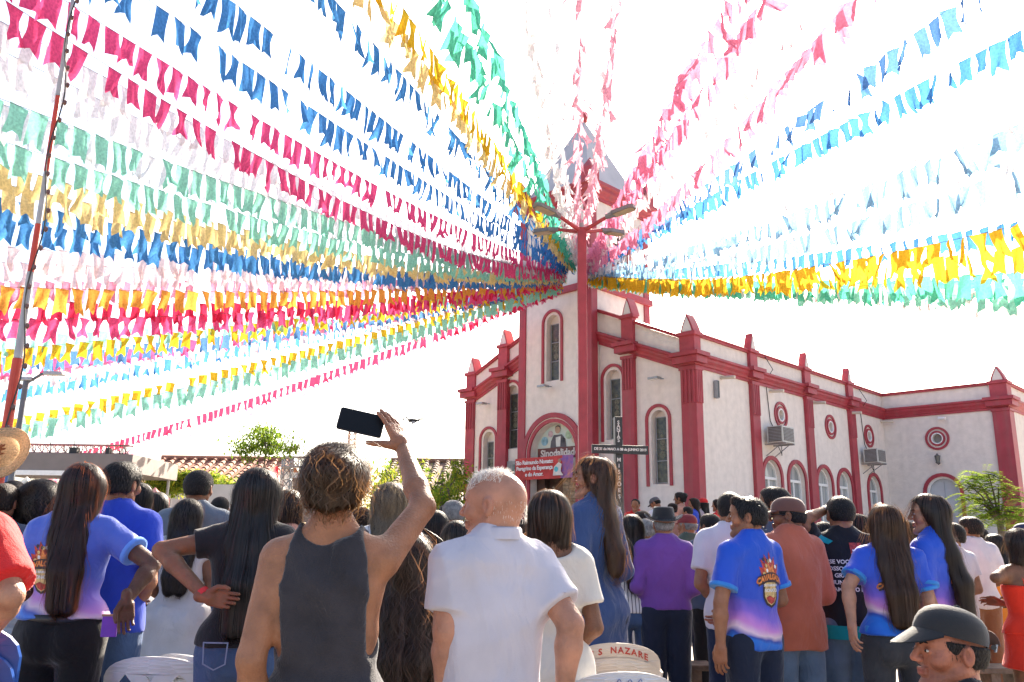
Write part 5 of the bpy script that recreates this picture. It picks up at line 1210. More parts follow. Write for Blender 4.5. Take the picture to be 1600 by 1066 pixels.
        v_, f_ = Fh.mesh(); v_ = relax(v_, f_, 1, .4); v_ = folds(v_, f_, seed, .0012 if ht != 'crop' else .0005, 70, 6 if ht == 'long' else 40)
        if HR.get('short_top'): pass
        ho = np_obj('hair', v_, f_, m1, root)
        if den:
            kw = dict(crown=crown)
            if ht in ('long', 'bob'): kw['region'] = lambda v, nr: (((v - Hc) @ hR)[:, 1] < .015 * hs) | (((v - Hc) @ hR)[:, 2] > .085 * hs)
            if ht == 'long':
                strands((v_, f_), den, seed, .34, .0024, m2, ho, stiff=.6, wave=HR.get('wave', .0), lift=.004, fly=HR.get('fly', .012), steps=14, zend=zb, **kw)
            elif ht == 'bob': strands((v_, f_), den, seed, .20, .003, m2, ho, stiff=.6, wave=HR.get('wave', .0), lift=.004, fly=.010, **kw)
            elif ht in ('curly', 'fro', 'bun'): strands((v_, f_), den, seed, .11, .0022, m2, ho, stiff=1.0, wave=HR.get('wave', 1.3), lift=.006, fly=.022, steps=11, **kw)
            elif ht == 'pony': strands((v_, f_), den, seed, .22, .003, m2, ho, stiff=.8, lift=.003, fly=.006, **kw)
            elif ht == 'short': strands((v_, f_), den, seed, .022, .0022, m2, ho, stiff=.5, lift=.004, fly=.007, steps=4, **kw)
            elif ht == 'crop': strands((v_, f_), den // 2, seed, .010, .0016, m2, ho, stiff=.3, lift=.002, fly=.002, steps=3, **kw)
    return dict(root=root, HL=HL, hR=hR, Hc=Hc, hs=hs, s=s, A=A, parts=parts, tv=tv, tf=tf, nb=nb, lvl=lvl, W2L=W2L)

# ---- things worn
def head_frame(p, pitch=0): return Matrix.Translation(p['HL'](0, 0, 0)) @ Matrix(p['hR'].tolist()).to_4x4() @ Matrix.Rotation(pitch, 4, 'X')
def ball_cap(p, mt, name='cap', back=False, strap=False, brim=True, z=.035, tilt=0, r=1.0, droop=.006, fwd=0):
    Mx = head_frame(p, tilt); m = MB(); n = 24; hs = p['hs'] * r
    prof = [(1, 0), (1, .018), (.97, .042), (.89, .066), (.75, .086), (.54, .101), (.28, .109), (0, .111)]
    vs = [Mx @ Vector((q_ * .086 * hs * math.cos(2 * PI * k / n), -.012 + fwd + q_ * .106 * hs * math.sin(2 * PI * k / n), z + h_ * hs * .82)) for q_, h_ in prof for k in range(n)]
    m.add(vs, [(i * n + k, i * n + (k + 1) % n, (i + 1) * n + (k + 1) % n, (i + 1) * n + k) for i in range(7) for k in range(n)])
    o = m.build(name, mt, p['root'], smooth=True)
    sg = -1 if back else 1
    if brim:
        m = MB(); vs = []; nn = 12
        for t in (0, 1):
            for j in range(4):
                for k in range(nn + 1):
                    a = PI * (.20 + .60 * k / nn); rr_ = 1 + j * .20 * math.sin(PI * k / nn) ** .6; vs.append(Mx @ Vector((.086 * hs * math.cos(a) * (1 + j * .03), sg * (.106 * hs * math.sin(a) * rr_ + (-.012 + fwd if not back else .012)), z + .006 - t * .004 - j * droop * math.sin(PI * k / nn) ** .8 - .012 * math.cos(a) ** 2 * j / 3)))
        N1 = 4 * (nn + 1); q_ = [(j * (nn + 1) + k, j * (nn + 1) + k + 1, (j + 1) * (nn + 1) + k + 1, (j + 1) * (nn + 1) + k) for j in range(3) for k in range(nn)]
        m.add(vs, q_ + [tuple(x + N1 for x in f[::-1]) for f in q_]); m.build('brim', mt, o, smooth=True)
    m = MB(); m.lathe([(0, .006), (.008, .004), (.009, 0)], 10, (0, -.012, z + .111 * hs * .82)); m.build('button', mt, o, smooth=True, M=Mx)
    if strap:
        m = MB()
        for k in range(6):
            a = -PI * (.30 + .4 * k / 5); m.box(-.001, .001, -.001, .001, 0, .001)
        pts = [Mx @ Vector((.088 * hs * math.cos(a), sg * -1 * -.109 * hs * math.sin(a) * -1 - .012, z + .012)) for a in np.linspace(PI * .25, PI * .75, 9)]
    return o
def glasses(p, dark=True):
    m = MB(); HLf = p['HL']
    for sd in (-1, 1):
        m.tube([HLf(sd * .050, .083, .012), HLf(sd * .074, .04, .012), HLf(sd * .079, -.02, .008)], .0028, 5)
    m.tube([HLf(-.05, .086, .014), HLf(-.012, .100, .014), HLf(.012, .100, .014), HLf(.05, .086, .014)], .0028, 5)
    o = m.build('glasses', mat('glasses_frame', (.015, .012, .012), .3), p['root'])
    for sd in (-1, 1):
        Mx = Matrix.Translation(HLf(sd * .032, .095, .004)) @ Matrix(p['hR'].tolist()).to_4x4() @ Matrix.Rotation(PI / 2, 4, 'X') @ Matrix.Rotation(-sd * .22, 4, 'Y')
        MB().mesh(plate_mesh([(-.024, -.012), (-.018, -.020), (.018, -.020), (.024, -.012), (.024, .012), (.018, .016), (-.018, .016), (-.024, .012)], (), .003), Mx).build('lens', mat('dark_lens', (.012, .01, .012), .08, coat=1), o)
def decal(p, items, cx, cz, size, d=(0, 1, 0), parent=None, rot=0):
    """flat print laid onto the shirt: items = [(mesh in x,z, material, layer)], seen looking along d"""
    tree_ = BVHTree.FromPolygons([tuple(x) for x in p['tv'].tolist()], p['tf'].tolist()); d = Vector(d).normalized(); rt = d.cross(Vector((0, 0, 1))).normalized(); upv = rt.cross(d); out = []
    for me, mt, layer, nm in items:
        bm = bmesh.new(); bm.from_mesh(me); bmesh.ops.triangulate(bm, faces=bm.faces)
        for _ in range(4):
            es = [e for e in bm.edges if e.calc_length() * size > .02]
            if not es: break
            bmesh.ops.subdivide_edges(bm, edges=es, cuts=1); bmesh.ops.triangulate(bm, faces=bm.faces)
        c, s_ = math.cos(rot), math.sin(rot)
        for v in bm.verts:
            x, z = v.co.x * size, v.co.y * size; x, z = x * c - z * s_, x * s_ + z * c
            o_ = Vector((0, 0, cz)) + rt * (cx + x) + upv * z - d * .6; h_ = tree_.ray_cast(o_, d)
            v.co = (h_[0] if h_[0] is not None else o_ + d * .5) - d * (.0025 + .0014 * layer)
        m2 = bpy.data.meshes.new(nm); bm.to_mesh(m2); bm.free(); out.append(link_mesh(nm, m2, mt, parent or p['parts'].get('top') or p['root']))
    return out
def emblem(p, cx, cz, size, d=(0, 1, 0)):
    """event crest: red riders over a banner and a shield"""
    K = mat('print_black', (.035, .02, .025), .6); Rr = mat('print_red', (.50, .05, .04), .6, .4, 60); O_ = mat('print_orange', (.75, .22, .05), .6, .3, 60); Y_ = mat('print_gold', (.72, .50, .20), .6, .35, 50); Wt = mat('print_white', (.78, .74, .70), .6)
    def pl(pts): return plate_mesh(pts, (), 0)
    rg = random.Random(3)
    arc = [(-.52 + 1.04 * k / 10, .10 + .13 * math.sin(PI * k / 10)) for k in range(11)] + [(.52 - 1.04 * k / 10, -.16 + .13 * math.sin(PI * k / 10)) for k in range(11)]
    it = [(pl([(-.32, -.02), (.32, -.02), (.30, -.45), (.17, -.66), (0, -.74), (-.17, -.66), (-.30, -.45)]), K, 0, 'shield'), (pl([(-.26, -.05), (.26, -.05), (.24, -.43), (.13, -.60), (0, -.67), (-.13, -.60), (-.24, -.43)]), Y_, 1, 'shield_face'),
          (pl([(-.20, -.46), (-.05, -.40), (.10, -.47), (.2, -.42), (.12, -.58), (0, -.64), (-.12, -.58)]), Rr, 2, 'shield_mark'),
          (pl([(-.36, .12), (-.42, .38), (-.30, .34), (-.34, .60), (-.18, .46), (-.16, .72), (.0, .52), (.06, .80), (.16, .52), (.30, .66), (.27, .42), (.44, .44), (.34, .12)]), Rr, 0, 'riders'),
          (pl([(-.24, .16), (-.26, .36), (-.10, .32), (-.06, .52), (.04, .34), (.16, .46), (.18, .26), (.28, .16)]), O_, 1, 'riders_light')]
    for _ in range(9):
        x, z = rg.uniform(-.32, .32), rg.uniform(.18, .6); it.append((pl([(x - .045, z - .04), (x + .02, z - .06), (x + .05, z + .01), (x + .0, z + .055), (x - .05, z + .03)]), [K, Y_, Wt][rg.randrange(3)], 2, 'riders_detail'))
    it += [(pl(arc), K, 3, 'scroll')]
    tm = text_mesh('CAVALGADA', .205, 0, 'CENTER', .012, .92)
    for v in tm.vertices: v.co.y += -.03 + .13 * math.cos(v.co.x * 2.9)
    it += [(tm, O_, 4, 'lettering')]
    t2 = text_mesh('SÃO RAIMUNDO', .085, 0, 'CENTER', .004, .95); 
    for v in t2.vertices: v.co.y -= .13
    t3 = text_mesh('NONATO', .125, 0, 'CENTER', .006, .95)
    for v in t3.vertices: v.co.y -= .27
    it += [(t2, Wt, 3, 'lettering'), (t3, Wt, 3, 'lettering')]
    decal(p, it, cx, cz, size, d)
def patch(p, sd, f=.35):
    """small striped flag patch on the upper sleeve"""
    S0, E, W_ = p['A'][sd]; c = S0 + (E - S0) * f; d = (-sd, .25 * 0, 0)
    mt_ = [mat('print_red', (.5, .05, .04), .6), mat('print_white', (.78, .74, .70), .6), mat('print_green', (.03, .35, .15), .6)]
    its = [(plate_mesh([(-.5, .3 - k * .25), (.5, .3 - k * .25), (.5, .12 - k * .25), (-.5, .12 - k * .25)], (), 0), mt_[k % 3], 0, 'patch') for k in range(3)]
    tree_ = BVHTree.FromPolygons([tuple(x) for x in p['tv'].tolist()], p['tf'].tolist())
    return its, c
def watch(p, sd, mt, name='watch'):
    S0, E, W_ = p['A'][sd]; d = (W_ - E) / np.linalg.norm(W_ - E); c = W_ - d * .02
    return MB().tube([tuple(c - d * .012), tuple(c + d * .012)], [.031, .030], 16).build(name, mt, p['root'])
# ------------------------------------------------------------------ bunting
HUB = at(904, 406, 23.55)      # iron ring on the tower corner behind the lamp pole
FC = {'pink': (.64, .075, .20), 'red': (.60, .03, .08), 'blue': (.06, .21, .48), 'white': (.66, .65, .67), 'green': (.10, .48, .34), 'yellow': (.70, .40, .03), 'pale': (.74, .56, .25), 'orange': (.70, .32, .06), 'lightblue': (.08, .19, .40), 'rose': (.66, .22, .33), 'blush': (.66, .50, .51), 'aqua': (.26, .60, .50), 'petal': (.70, .36, .44), 'sky': (.20, .36, .52)}
def flag_mesh(colr, k):
    """one swallow-tailed cloth flag hung from its top edge: x along the cord, z down"""
    rng = random.Random(k * 13 + 5); W_ = .18; H_ = .35; nx, nz = 4, 6; vs = []; amp = rng.uniform(.01, .035); ph = rng.uniform(0, 6); tw = rng.uniform(-.5, .5) if k % 4 else rng.uniform(-1.2, 1.2); curl = rng.uniform(-.4, .4); nar = rng.uniform(.0, .22) if k % 4 else rng.uniform(.3, .7); lean = rng.uniform(-.05, .05)
    for j in range(nz + 1):
        f = j / nz
        for i in range(nx + 1):
            u = i / nx - .5; x = u * W_ * (1 - nar * math.sin(PI * min(1, f * 1.15)) ** 1.3) ; d = H_ * f
            if j == nz: d -= .062 * (1 - abs(u) * 2)
            elif j == nz - 1: d -= .02 * (1 - abs(u) * 2)
            y = amp * math.sin(u * 7 + ph + f * 3) * f ** .6 + curl * .09 * f * f
            a = tw * f * f * .9; xx = x * math.cos(a) - y * math.sin(a) + lean * f; yy = x * math.sin(a) + y * math.cos(a)
            vs.append((xx, yy, -d + .012 * f * math.sin(u * 9 + ph)))
    fs = [(j * (nx + 1) + i, j * (nx + 1) + i + 1, (j + 1) * (nx + 1) + i + 1, (j + 1) * (nx + 1) + i) for j in range(nz) for i in range(nx)]
    me = bpy.data.meshes.new('flag'); me.from_pydata(vs, [], fs); me.materials.append(flag_mat(colr)); me.polygons.foreach_set('use_smooth', [True] * len(fs)); me.update(); return me
def flag_mat(c):
    nm = 'cloth_' + c
    if nm in MATS: return MATS[nm]
    m = thin_mat(nm, FC[c], .5, .8, .16, 34)
    N, Lk = nodes(m); ms = N['Mix Shader']; out = N['Material Output']
    # loosely woven cloth: a share of the light passes straight between the threads
    tr = N.new('ShaderNodeBsdfTransparent'); m3 = N.new('ShaderNodeMixShader'); m3.inputs[0].default_value = .10 if c in ('white', 'blush') else .0
    Lk.new(ms.outputs[0], m3.inputs[1]); Lk.new(tr.outputs[0], m3.inputs[2]); Lk.new(m3.outputs[0], out.inputs[0]); return m
FM = {c: [flag_mesh(c, k + 20 * j) for k in range(14)] for j, c in enumerate(FC)}
CORD = mat('cord', (.10, .09, .10), .8)
nflag = [0]
def string(label, colr, pe, Ye, mid=None, hub=(0, 0), ext=.22, seed=0, step=.245, t0=.012, wind=.0, alt=None, amp=1):
    """cord from the hub on the lamp pole to (and past) the point pe seen Ye metres ahead; sags through mid"""
    rng = random.Random(seed * 7 + 1)
    A = HUB + Vector((hub[0] * 1.5, hub[1], hub[2] * 1.5)); E_ = at(pe[0], pe[1], Ye); sag = .3
    def P0(t): return A.lerp(E_, t)
    def pj(p):
        v = p - C0; z = v.dot(Fv); return 800 + F1 * v.dot(Xr) / z, 533 - F1 * v.dot(Ur) / z
    if mid:
        horiz = abs(pe[0] - 905) > abs(pe[1] - 400); best = min((abs(pj(P0(t))[0 if horiz else 1] - mid[0 if horiz else 1]), t) for t in np.linspace(.05, .95, 91)); t = best[1]
        p = P0(t); sag = (p.z - at(mid[0], mid[1], p.y).z) / (4 * t * (1 - t)); sag = max(-.2, min(2.2, sag))
    def P(t):
        p = P0(t); return p - Vector((0, 0, 4 * sag * t * (1 - t)))
    T = 1 + ext; ts = np.linspace(0, T, 60); pts = [P(t) for t in ts]
    s = thing('bunting_string', label, 'bunting', A, 0, 'strings of coloured bunting from the lamp pole')
    MB().tube([p - A for p in pts], .0035, 4).build('cord', CORD, s)
    L = sum((pts[i + 1] - pts[i]).length for i in range(59)); d = (E_ - A); hd = math.atan2(d.y, d.x)
    acc = 0; nxt = t0 * L + .1; out = []
    for i in range(59):
        seg = (pts[i + 1] - pts[i]); sl = seg.length
        while nxt < acc + sl:
            p = pts[i] + seg * ((nxt - acc) / sl); x, y = pj(p)
            if (p - C0).dot(Fv) > .5 and -160 < x < 1760 and -220 < y: out.append(p - A)
            nxt += step * rng.uniform(.93, 1.07) * (1.9 if rng.random() < .03 else 1)
        acc += sl
    ms = FM[colr]; ma = FM[alt] if alt else None
    steep = min(1, max(0, 1.3 - 3.6 * abs(d.x) / max(.1, abs(d.y))))      # cords running toward the eye: their flags twist and blow about more
    far = MB()
    for k, p in enumerate(out):
        me = (ma if ma and k % 2 else ms)[rng.randrange(14)]
        fl = PI if rng.random() < .5 else 0; sc = rng.uniform(.9, 1.1)
        rot = ((rng.gauss(wind, .08 + .22 * steep)) * (1 if not fl else -1) * amp, rng.gauss(0, .05), hd + fl + rng.gauss(0, .09 + .45 * steep + (.25 if pe[0] > 1000 else 0)))
        if (p + A - C0).dot(Fv) > 19:
            far.mesh(me, Matrix.LocRotScale(p, __import__('mathutils').Euler(rot), Vector((sc, sc, sc))), 0); continue
        o = bpy.data.objects.new('flag', me); COL.objects.link(o); o.parent = s
        o.location = p; o.rotation_euler = rot; o.scale = (sc, sc, sc * rng.uniform(.9, 1.12))
        nflag[0] += 1
    if far.v: tag(far.build('distant_flags', flag_mat(colr), s, smooth=True), kind='stuff')
    return s

RING = MB().tube([HUB + Vector((.14 * math.cos(a), .14 * math.sin(a), 0)) for a in np.linspace(0, 2 * PI, 17)], .012, 6)
tag(RING.build('iron_ring', METAL), 'iron ring on the tower corner where all the bunting cords meet', 'ring')
S = [
 # label, colour, end pixel, Y, mid, hub offset
 ('green bunting string climbing steeply to the top edge left of the tower', 'green', (742, 0), 6.6, (838, 300), (-.25, 0, .1)),
 ('second green bunting string just left of the first steep one', 'green', (697, -5), 6.4, (805, 255), (-.3, -.1, .05)),
 ('yellow bunting string running to the top edge beside the green ones', 'yellow', (622, 0), 6.4, (770, 262), (-.35, 0, .1)),
 ('pale yellow bunting string beside the yellow one', 'pale', (592, 0), 6.2, (745, 258), (-.4, -.1, 0)),
 ('blue bunting string hanging sparsely left of the yellow strings', 'blue', (518, -5), 6.2, (712, 205), (-.45, 0, 0)),
 ('blue bunting string in the middle of the blue group at upper left', 'blue', (352, -5), 6.0, (625, 205), (-.5, .1, 0)),
 ('blue bunting string lowest of the upper left blue group', 'blue', (232, 0), 6.0, (550, 212), (-.5, -.1, -.05)),
 ('pink bunting string uppermost of the pink group', 'pink', (100, 0), 6.0, (440, 205), (-.6, 0, -.05)),
 ('pink bunting string lowest of the pink group', 'pink', (-5, -8), 5.6, (390, 235), (-.6, -.1, -.1)),
 ('white bunting string just below the pink group', 'white', (-5, 30), 5.8, (330, 205), (-.6, .1, -.05)),
 ('faint white bunting string under the pink flags', 'white', (-5, 75), 6.2, (340, 245), (-.6, 0, -.1)),
 ('green bunting string uppermost of the left green band', 'aqua', (-5, 152), 7.2, (400, 300), (-.6, .1, -.1)),
 ('white bunting string mixed into the left green band', 'white', (-5, 160), 7.6, (395, 300), (-.6, .2, -.12)),
 ('green bunting string lower in the left green band', 'aqua', (-5, 218), 8.0, (330, 318), (-.6, .2, -.12)),
 ('pale yellow bunting string under the left green band', 'pale', (-5, 255), 8.4, (330, 345), (-.6, .3, -.12)),
 ('pale yellow bunting string, second of the left yellow band', 'pale', (-5, 285), 9.0, (340, 360), (-.6, .3, -.15)),
 ('blue bunting string below the left yellow band', 'blue', (-5, 308), 9.2, (350, 385), (-.6, .3, -.15)),
 ('blue bunting string, second below the left yellow band', 'blue', (-5, 340), 10.0, (360, 396), (-.6, .3, -.17)),
 ('white bunting string under the left blue band', 'blush', (-5, 385), 10.2, (420, 412), (-.6, .4, -.17)),
 ('pale pinkish white bunting string under the left blue band', 'blush', (-5, 410), 11.0, (420, 425), (-.6, .4, -.2)),
 ('rose coloured bunting string just above the orange one', 'rose', (-5, 440), 12.0, (420, 440), (-.6, .4, -.2)),
 ('orange bunting string hanging nearly level at left', 'orange', (-5, 448), 11.0, (400, 456), (-.6, .4, -.2)),
 ('red bunting string directly under the orange one', 'red', (-5, 470), 12.0, (400, 474), (-.6, .5, -.2)),
 ('pink bunting string under the orange and red ones', 'pink', (-5, 500), 12.0, (400, 488), (-.6, .5, -.22)),
 ('green bunting string below the level pink one', 'aqua', (-5, 530), 14.5, (400, 498), (-.6, .6, -.22)),
 ('yellow bunting string below the level pink one', 'yellow', (-5, 548), 14.5, (400, 506), (-.6, .6, -.24)),
 ('light blue bunting string thin and far at left', 'lightblue', (-5, 560), 16.5, (400, 518), (-.6, .6, -.25)),
 ('pink bunting string thin above the far blue one', 'pink', (-5, 572), 18, (400, 518), (-.6, .6, -.27)),
 ('white bunting string thin above the far blue one', 'blush', (-5, 590), 18, (420, 528), (-.6, .7, -.27)),
 ('far blue bunting string standing alone in the white sky at left', 'blue', (-5, 612), 20, (350, 545), (-.6, .8, -.27)),
 ('bright yellow bunting string, upper of the far low pair at left', 'yellow', (20, 655), 18, (420, 562), (-.6, .8, -.28)),
 ('green bunting string, lower of the far low pair at left', 'aqua', (15, 668), 15.5, (420, 575), (-.6, .8, -.3)),
 ('pale green bunting string behind the far low pair', 'aqua', (15, 663), 19, (420, 572), (-.6, .9, -.3)),
 ('lowest red bunting string slanting down toward the tiled roof', 'red', (165, 695), 30, (490, 588), (-.6, .9, -.32)),
 ('faint rose bunting string under the lowest red one', 'rose', (180, 712), 34, (490, 602), (-.6, .9, -.34)),
 # upwards
 ('white bunting string hanging almost straight over the spire', 'white', (822, 0), 6.6, None, (-.15, .1, .2)),
 ('white bunting string just left of the spire tip', 'white', (858, 0), 7.0, None, (-.1, .1, .2)),
 ('rose bunting string running straight up past the spire', 'petal', (906, -5), 6.8, None, (0, 0, .25)),
 ('pale rose bunting string right of the spire', 'petal', (968, -5), 6.8, None, (.05, 0, .25)),
 ('blush bunting string at the right side of the spire', 'blush', (958, -5), 7.2, None, (.04, 0, .2)),
 ('rose bunting string, first of the pink fan right of the tower', 'rose', (1138, 0), 6.3, (1040, 200), (.25, 0, .05)),
 ('pink bunting string, second of the pink fan right of the tower', 'rose', (1192, -5), 6.3, (1075, 200), (.3, -.1, 0)),
 ('blush bunting string below the pink fan', 'blush', (1262, 0), 6.6, (1130, 200), (.3, 0, 0)),
 ('blush bunting string, lowest of the pink fan at right', 'rose', (1335, -10), 6.2, (1150, 200), (.3, .1, 0)),
 ('blue bunting string, uppermost at right', 'lightblue', (1500, 0), 6.8, (1290, 150), (.45, 0, 0)),
 ('blue bunting string, second from the top at right', 'blue', (1600, 45), 6.8, (1300, 205), (.45, -.1, -.05)),
 ('blush bunting string between the blue ones at right', 'white', (1600, 150), 7.6, (1300, 275), (.45, .1, -.08)),
 ('pale blue bunting string fading in the middle right sky', 'sky', (1590, 195), 8.4, (1350, 290), (.5, .1, -.08)),
 ('pale white bunting string in the middle right sky', 'white', (1600, 225), 8.8, (1350, 310), (.5, .1, -.1)),
 ('light blue bunting string above the yellow band at right', 'sky', (1600, 260), 9.2, (1300, 355), (.5, .2, -.12)),
 ('deep blue bunting string in the dense bunch right of the tower', 'blue', (1600, 345), 12.0, (1200, 405), (.5, .2, -.15)),
 ('deep yellow bunting string, upper of the right yellow band', 'yellow', (1600, 350), 8.2, (1230, 422), (.5, .3, -.18)),
 ('deep yellow bunting string, lower of the right yellow band', 'yellow', (1600, 385), 8.8, (1230, 428), (.5, .3, -.2)),
 ('green bunting string under the right yellow band', 'green', (1600, 425), 9.0, (1300, 438), (.5, .4, -.22)),
 ('green bunting string, second under the right yellow band', 'green', (1600, 436), 10.0, (1300, 440), (.5, .4, -.22)),
 ('green bunting string, third under the right yellow band', 'aqua', (1600, 444), 9.4, (1300, 443), (.5, .5, -.23)),
 ('blush bunting string lowest at the right edge', 'blush', (1600, 456), 9.6, (1300, 445), (.5, .4, -.24)),
]
for i, (lb, c, pe, Ye, mid, hb_) in enumerate(S):
    if pe[1] < 130: Ye *= 1.2
    string(lb, c, pe, Ye, mid, (hb_[0] * .35, hb_[1] * .3, hb_[2] * .8 - .12), seed=i)
print('flags', nflag[0])
# ------------------------------------------------------------------ the crowd
TEE_W = cloth('white', (.66, .64, .66)); POLO_W = wrinkle(mat('fabric_polo_white', (.50, .48, .545), .85, .08, 6, .25, 420, sheen=.25, spec=.25), .8, 5); BLK = cloth('black', (.014, .014, .018)); CHAR = wrinkle(mat('fabric_charcoal', (.034, .032, .040), .85, .22, 9, .35, 300, sheen=.3, spec=.25), .8, 5); NAVY = cloth('navy', (.035, .065, .17)); NAVYD = cloth('navy_dark', (.012, .022, .055))
REDS = cloth('red', (.62, .02, .02)); REDD = cloth('red_dress', (.72, .035, .015)); PURP = cloth('purple', (.16, .06, .30)); CORAL = cloth('coral', (.50, .13, .075)); CREAMC = cloth('cream', (.62, .57, .50)); GREYC = cloth('grey', (.13, .16, .20)); GREENC = cloth('green_grey', (.08, .10, .075)); ROSEW = cloth('rose_white', (.60, .52, .54)); LBLUE = cloth('light_blue', (.33, .42, .58)); ORNG = cloth('orange', (.60, .20, .03)); PEACH = cloth('peach', (.55, .28, .20)); SLATE = cloth('slate', (.06, .08, .13))
EV = event_mat('a', 1, .99); EV2 = event_mat('b', 0, .86); EV3 = event_mat('c', 0, .965); CUFF = cloth('cuff_blue', (.04, .22, .62)); CUFFL = cloth('cuff_light', (.12, .28, .75)); ROYAL = cloth('royal', (.03, .07, .50))
JEANS = denim('mid', (.07, .12, .24)); JEANSD = denim('dark', (.018, .028, .07)); JEANSL = denim('light', (.16, .22, .32)); NAVP = cloth('trouser_navy', (.012, .018, .04)); BRNP = cloth('trouser_brown', (.24, .095, .045)); BLKP = cloth('trouser_black', (.008, .007, .008)); GREYP_ = denim('grey', (.055, .055, .062)); WSKIRT = cloth('white_skirt', (.52, .51, .52))
def pants(m, **k): return dict(type='pants', mat=m, **k)
def skirt(m, **k): return dict(type='skirt', mat=m, **k)
def hr(ty, c='black', /, **k): return dict(type=ty, col=c, **k)
def tp(m, ty='tee', /, **k): return dict(type=ty, mat=m, **k)

# -- foreground ------------------------------------------------------
P = person('woman in charcoal tank top holding a phone high, curly dark hair pinned up', 528, 699, 2.42, .02, 'f', 'tan', hr('bun', 'darkgold', wave=1.2, t=.012, bun=(.01, -.105, .035, .052), n=2600), tp(CHAR, 'tank', g=.010, hem=.84, fold=.009, fx=20, fz=10, name='tank_top'), pants(JEANSD, waist=.95),
           armL=((392, 1030, 2.34), (402, 1170, 2.46)), armR=((661, 792, 2.56), (629, 699, 2.74)), lvl=2, hands=('relax', 'hold'), handdir=(None, (-.42, .25, .86)), palm=(None, (-.75, .62, -.2)), sw=.150, fat=.008, eyes=False)
ph = at(564, 660, 2.79); phn = thing('phone', 'black smartphone held up sideways above the curly haired woman', 'phone', ph, 0)
phn.rotation_euler = (R(-8), R(11), R(8))
pm = MB().mesh(plate_mesh([(x + sx * .008 * (1 - math.cos(a)) * 0 + .008 * math.cos(a) * 1, z + .008 * math.sin(a)) for (x, z, a0) in ((.068, .030, 0), (-.068, .030, PI / 2), (-.068, -.030, PI), (.068, -.030, 1.5 * PI)) for sx in (1,) for a in np.linspace(a0, a0 + PI / 2, 5)], (), .009), upright(.009, 0)); pm.build('case', mat('phone_case', (.02, .02, .024), .5, spec=.2), phn, bevel=.002)
MB().box(-.071, .071, -.0014, -.0002, -.034, .034).build('screen', mat('phone_screen', (.006, .006, .008), .3, spec=.15), phn)
P = person('older bald man in a white polo shirt looking left', 772, 736, 2.62, .55, 'm', 'ruddy', hr('bald', 'white', stubble=.0), tp(POLO_W, g=.016, hem=.80, sleeve=.72, collar=1, fold=.011, fx=16, fz=12, name='polo_shirt'), pants(NAVP, waist=.9),
           armL=((698, 985, 2.52), (694, 1100, 2.60)), armR=((892, 975, 2.60), (880, 1090, 2.62)), hyaw=.62, hpitch=.0, lvl=2, sw=.146, fat=.004, neck=.02, stoop=.03)
if 1:   # fringe of white hair at the front and a white moustache
    hm = hair_mats('white')[1]; rg = random.Random(2); vv = []; ff = []
    def tuft(c, d, L, w_, n=4, curl=.3):
        b0 = len(vv); sdv = d.cross(Vector((rg.uniform(-1, 1), rg.uniform(-1, 1), rg.uniform(-1, 1)))).normalized() * w_
        for k in range(n + 1):
            q_ = c + d * (L * k / n) + Vector((0, 0, -curl * L * (k / n) ** 2)); t = 1 - .8 * k / n; vv.extend([tuple(q_ - sdv * t), tuple(q_ + sdv * t)])
        for k in range(n): a = b0 + 2 * k; ff.append((a, a + 1, a + 3, a + 2))
    for _ in range(3200):
        x = rg.uniform(-.068, .068); y = rg.uniform(-.05, .065) ; z = .030 + .092 * math.sqrt(max(0, 1 - (x / .084) ** 2 - ((y + .010) / .118) ** 2))
        if y < .01 and rg.random() < .6: continue
        c = P['HL'](x * .98, y, z - .006); d = Vector(((P['hR'] @ V3(x * 3 + rg.gauss(0, .35), -.35 + rg.gauss(0, .5), .8 + rg.gauss(0, .2)))).tolist()).normalized(); tuft(c, d, rg.uniform(.010, .028), .00045)
    for _ in range(420):
        x = rg.uniform(-.028, .028); c = P['HL'](x, .093 - abs(x) * .35, -.036 + rg.uniform(-.003, .003)); tuft(c, Vector((P['hR'] @ V3(x * 12, .35, -.8)).tolist()).normalized(), .013, .0009)
    for _ in range(260):      # thin short hair on the sides and back
        a = rg.uniform(PI * 1.02, PI * 1.98); x = .079 * math.cos(a); y = -.012 + .100 * math.sin(a); z = rg.uniform(-.045, .02); c = P['HL'](x, y, z); tuft(c, Vector((P['hR'] @ V3(math.cos(a) * .15, math.sin(a) * .15, -.9)).tolist()).normalized(), .006, .0004)
    np_obj('hair', np.array(vv, np.float32), np.array(ff), hm, P['root'])
P = person('woman in blue event shirt, black belt and trousers with very long black hair', 130, 727, 4.3, .10, 'f', 'dark', hr('long', 'redbrown', zend=1.05, w=.072, side=.035, n=2600, t=.012), tp(EV, g=.014, hem=.99, sleeve=.62, cuff=CUFFL, fold=.008, name='event_shirt'), pants(BLKP, waist=1.02, g=.016),
           armL='front', armR=((238, 882, 4.25), (198, 938, 4.10)), hyaw=.55, lvl=2, hands=('relax', 'relax'), handdir=(None, (.10, -.1, -.9)), palm=(None, (.5, -.75, 0)), sw=.150, fat=.010)
emblem(P, -.085, 1.22 * P['s'], .17)
bl = MB(); s_ = P['s']
bl.tube([(0, .002, .985 * s_), (0, .002, 1.018 * s_)], [.1, .1], 4)
bv = MB(); n = 36
vs = [((.178 * s_) * math.cos(2 * PI * k / n), (.122 * s_) * math.sin(2 * PI * k / n), z * s_) for z in (.972, 1.012) for k in range(n)]; bv.add(vs, [(k, (k + 1) % n, n + (k + 1) % n, n + k) for k in range(n)])
b_ = bv.build('belt', mat('belt_black', (.016, .013, .013), .45), P['root'], smooth=True); so_ = b_.modifiers.new('solid', 'SOLIDIFY'); so_.thickness = .006; so_.offset = 1
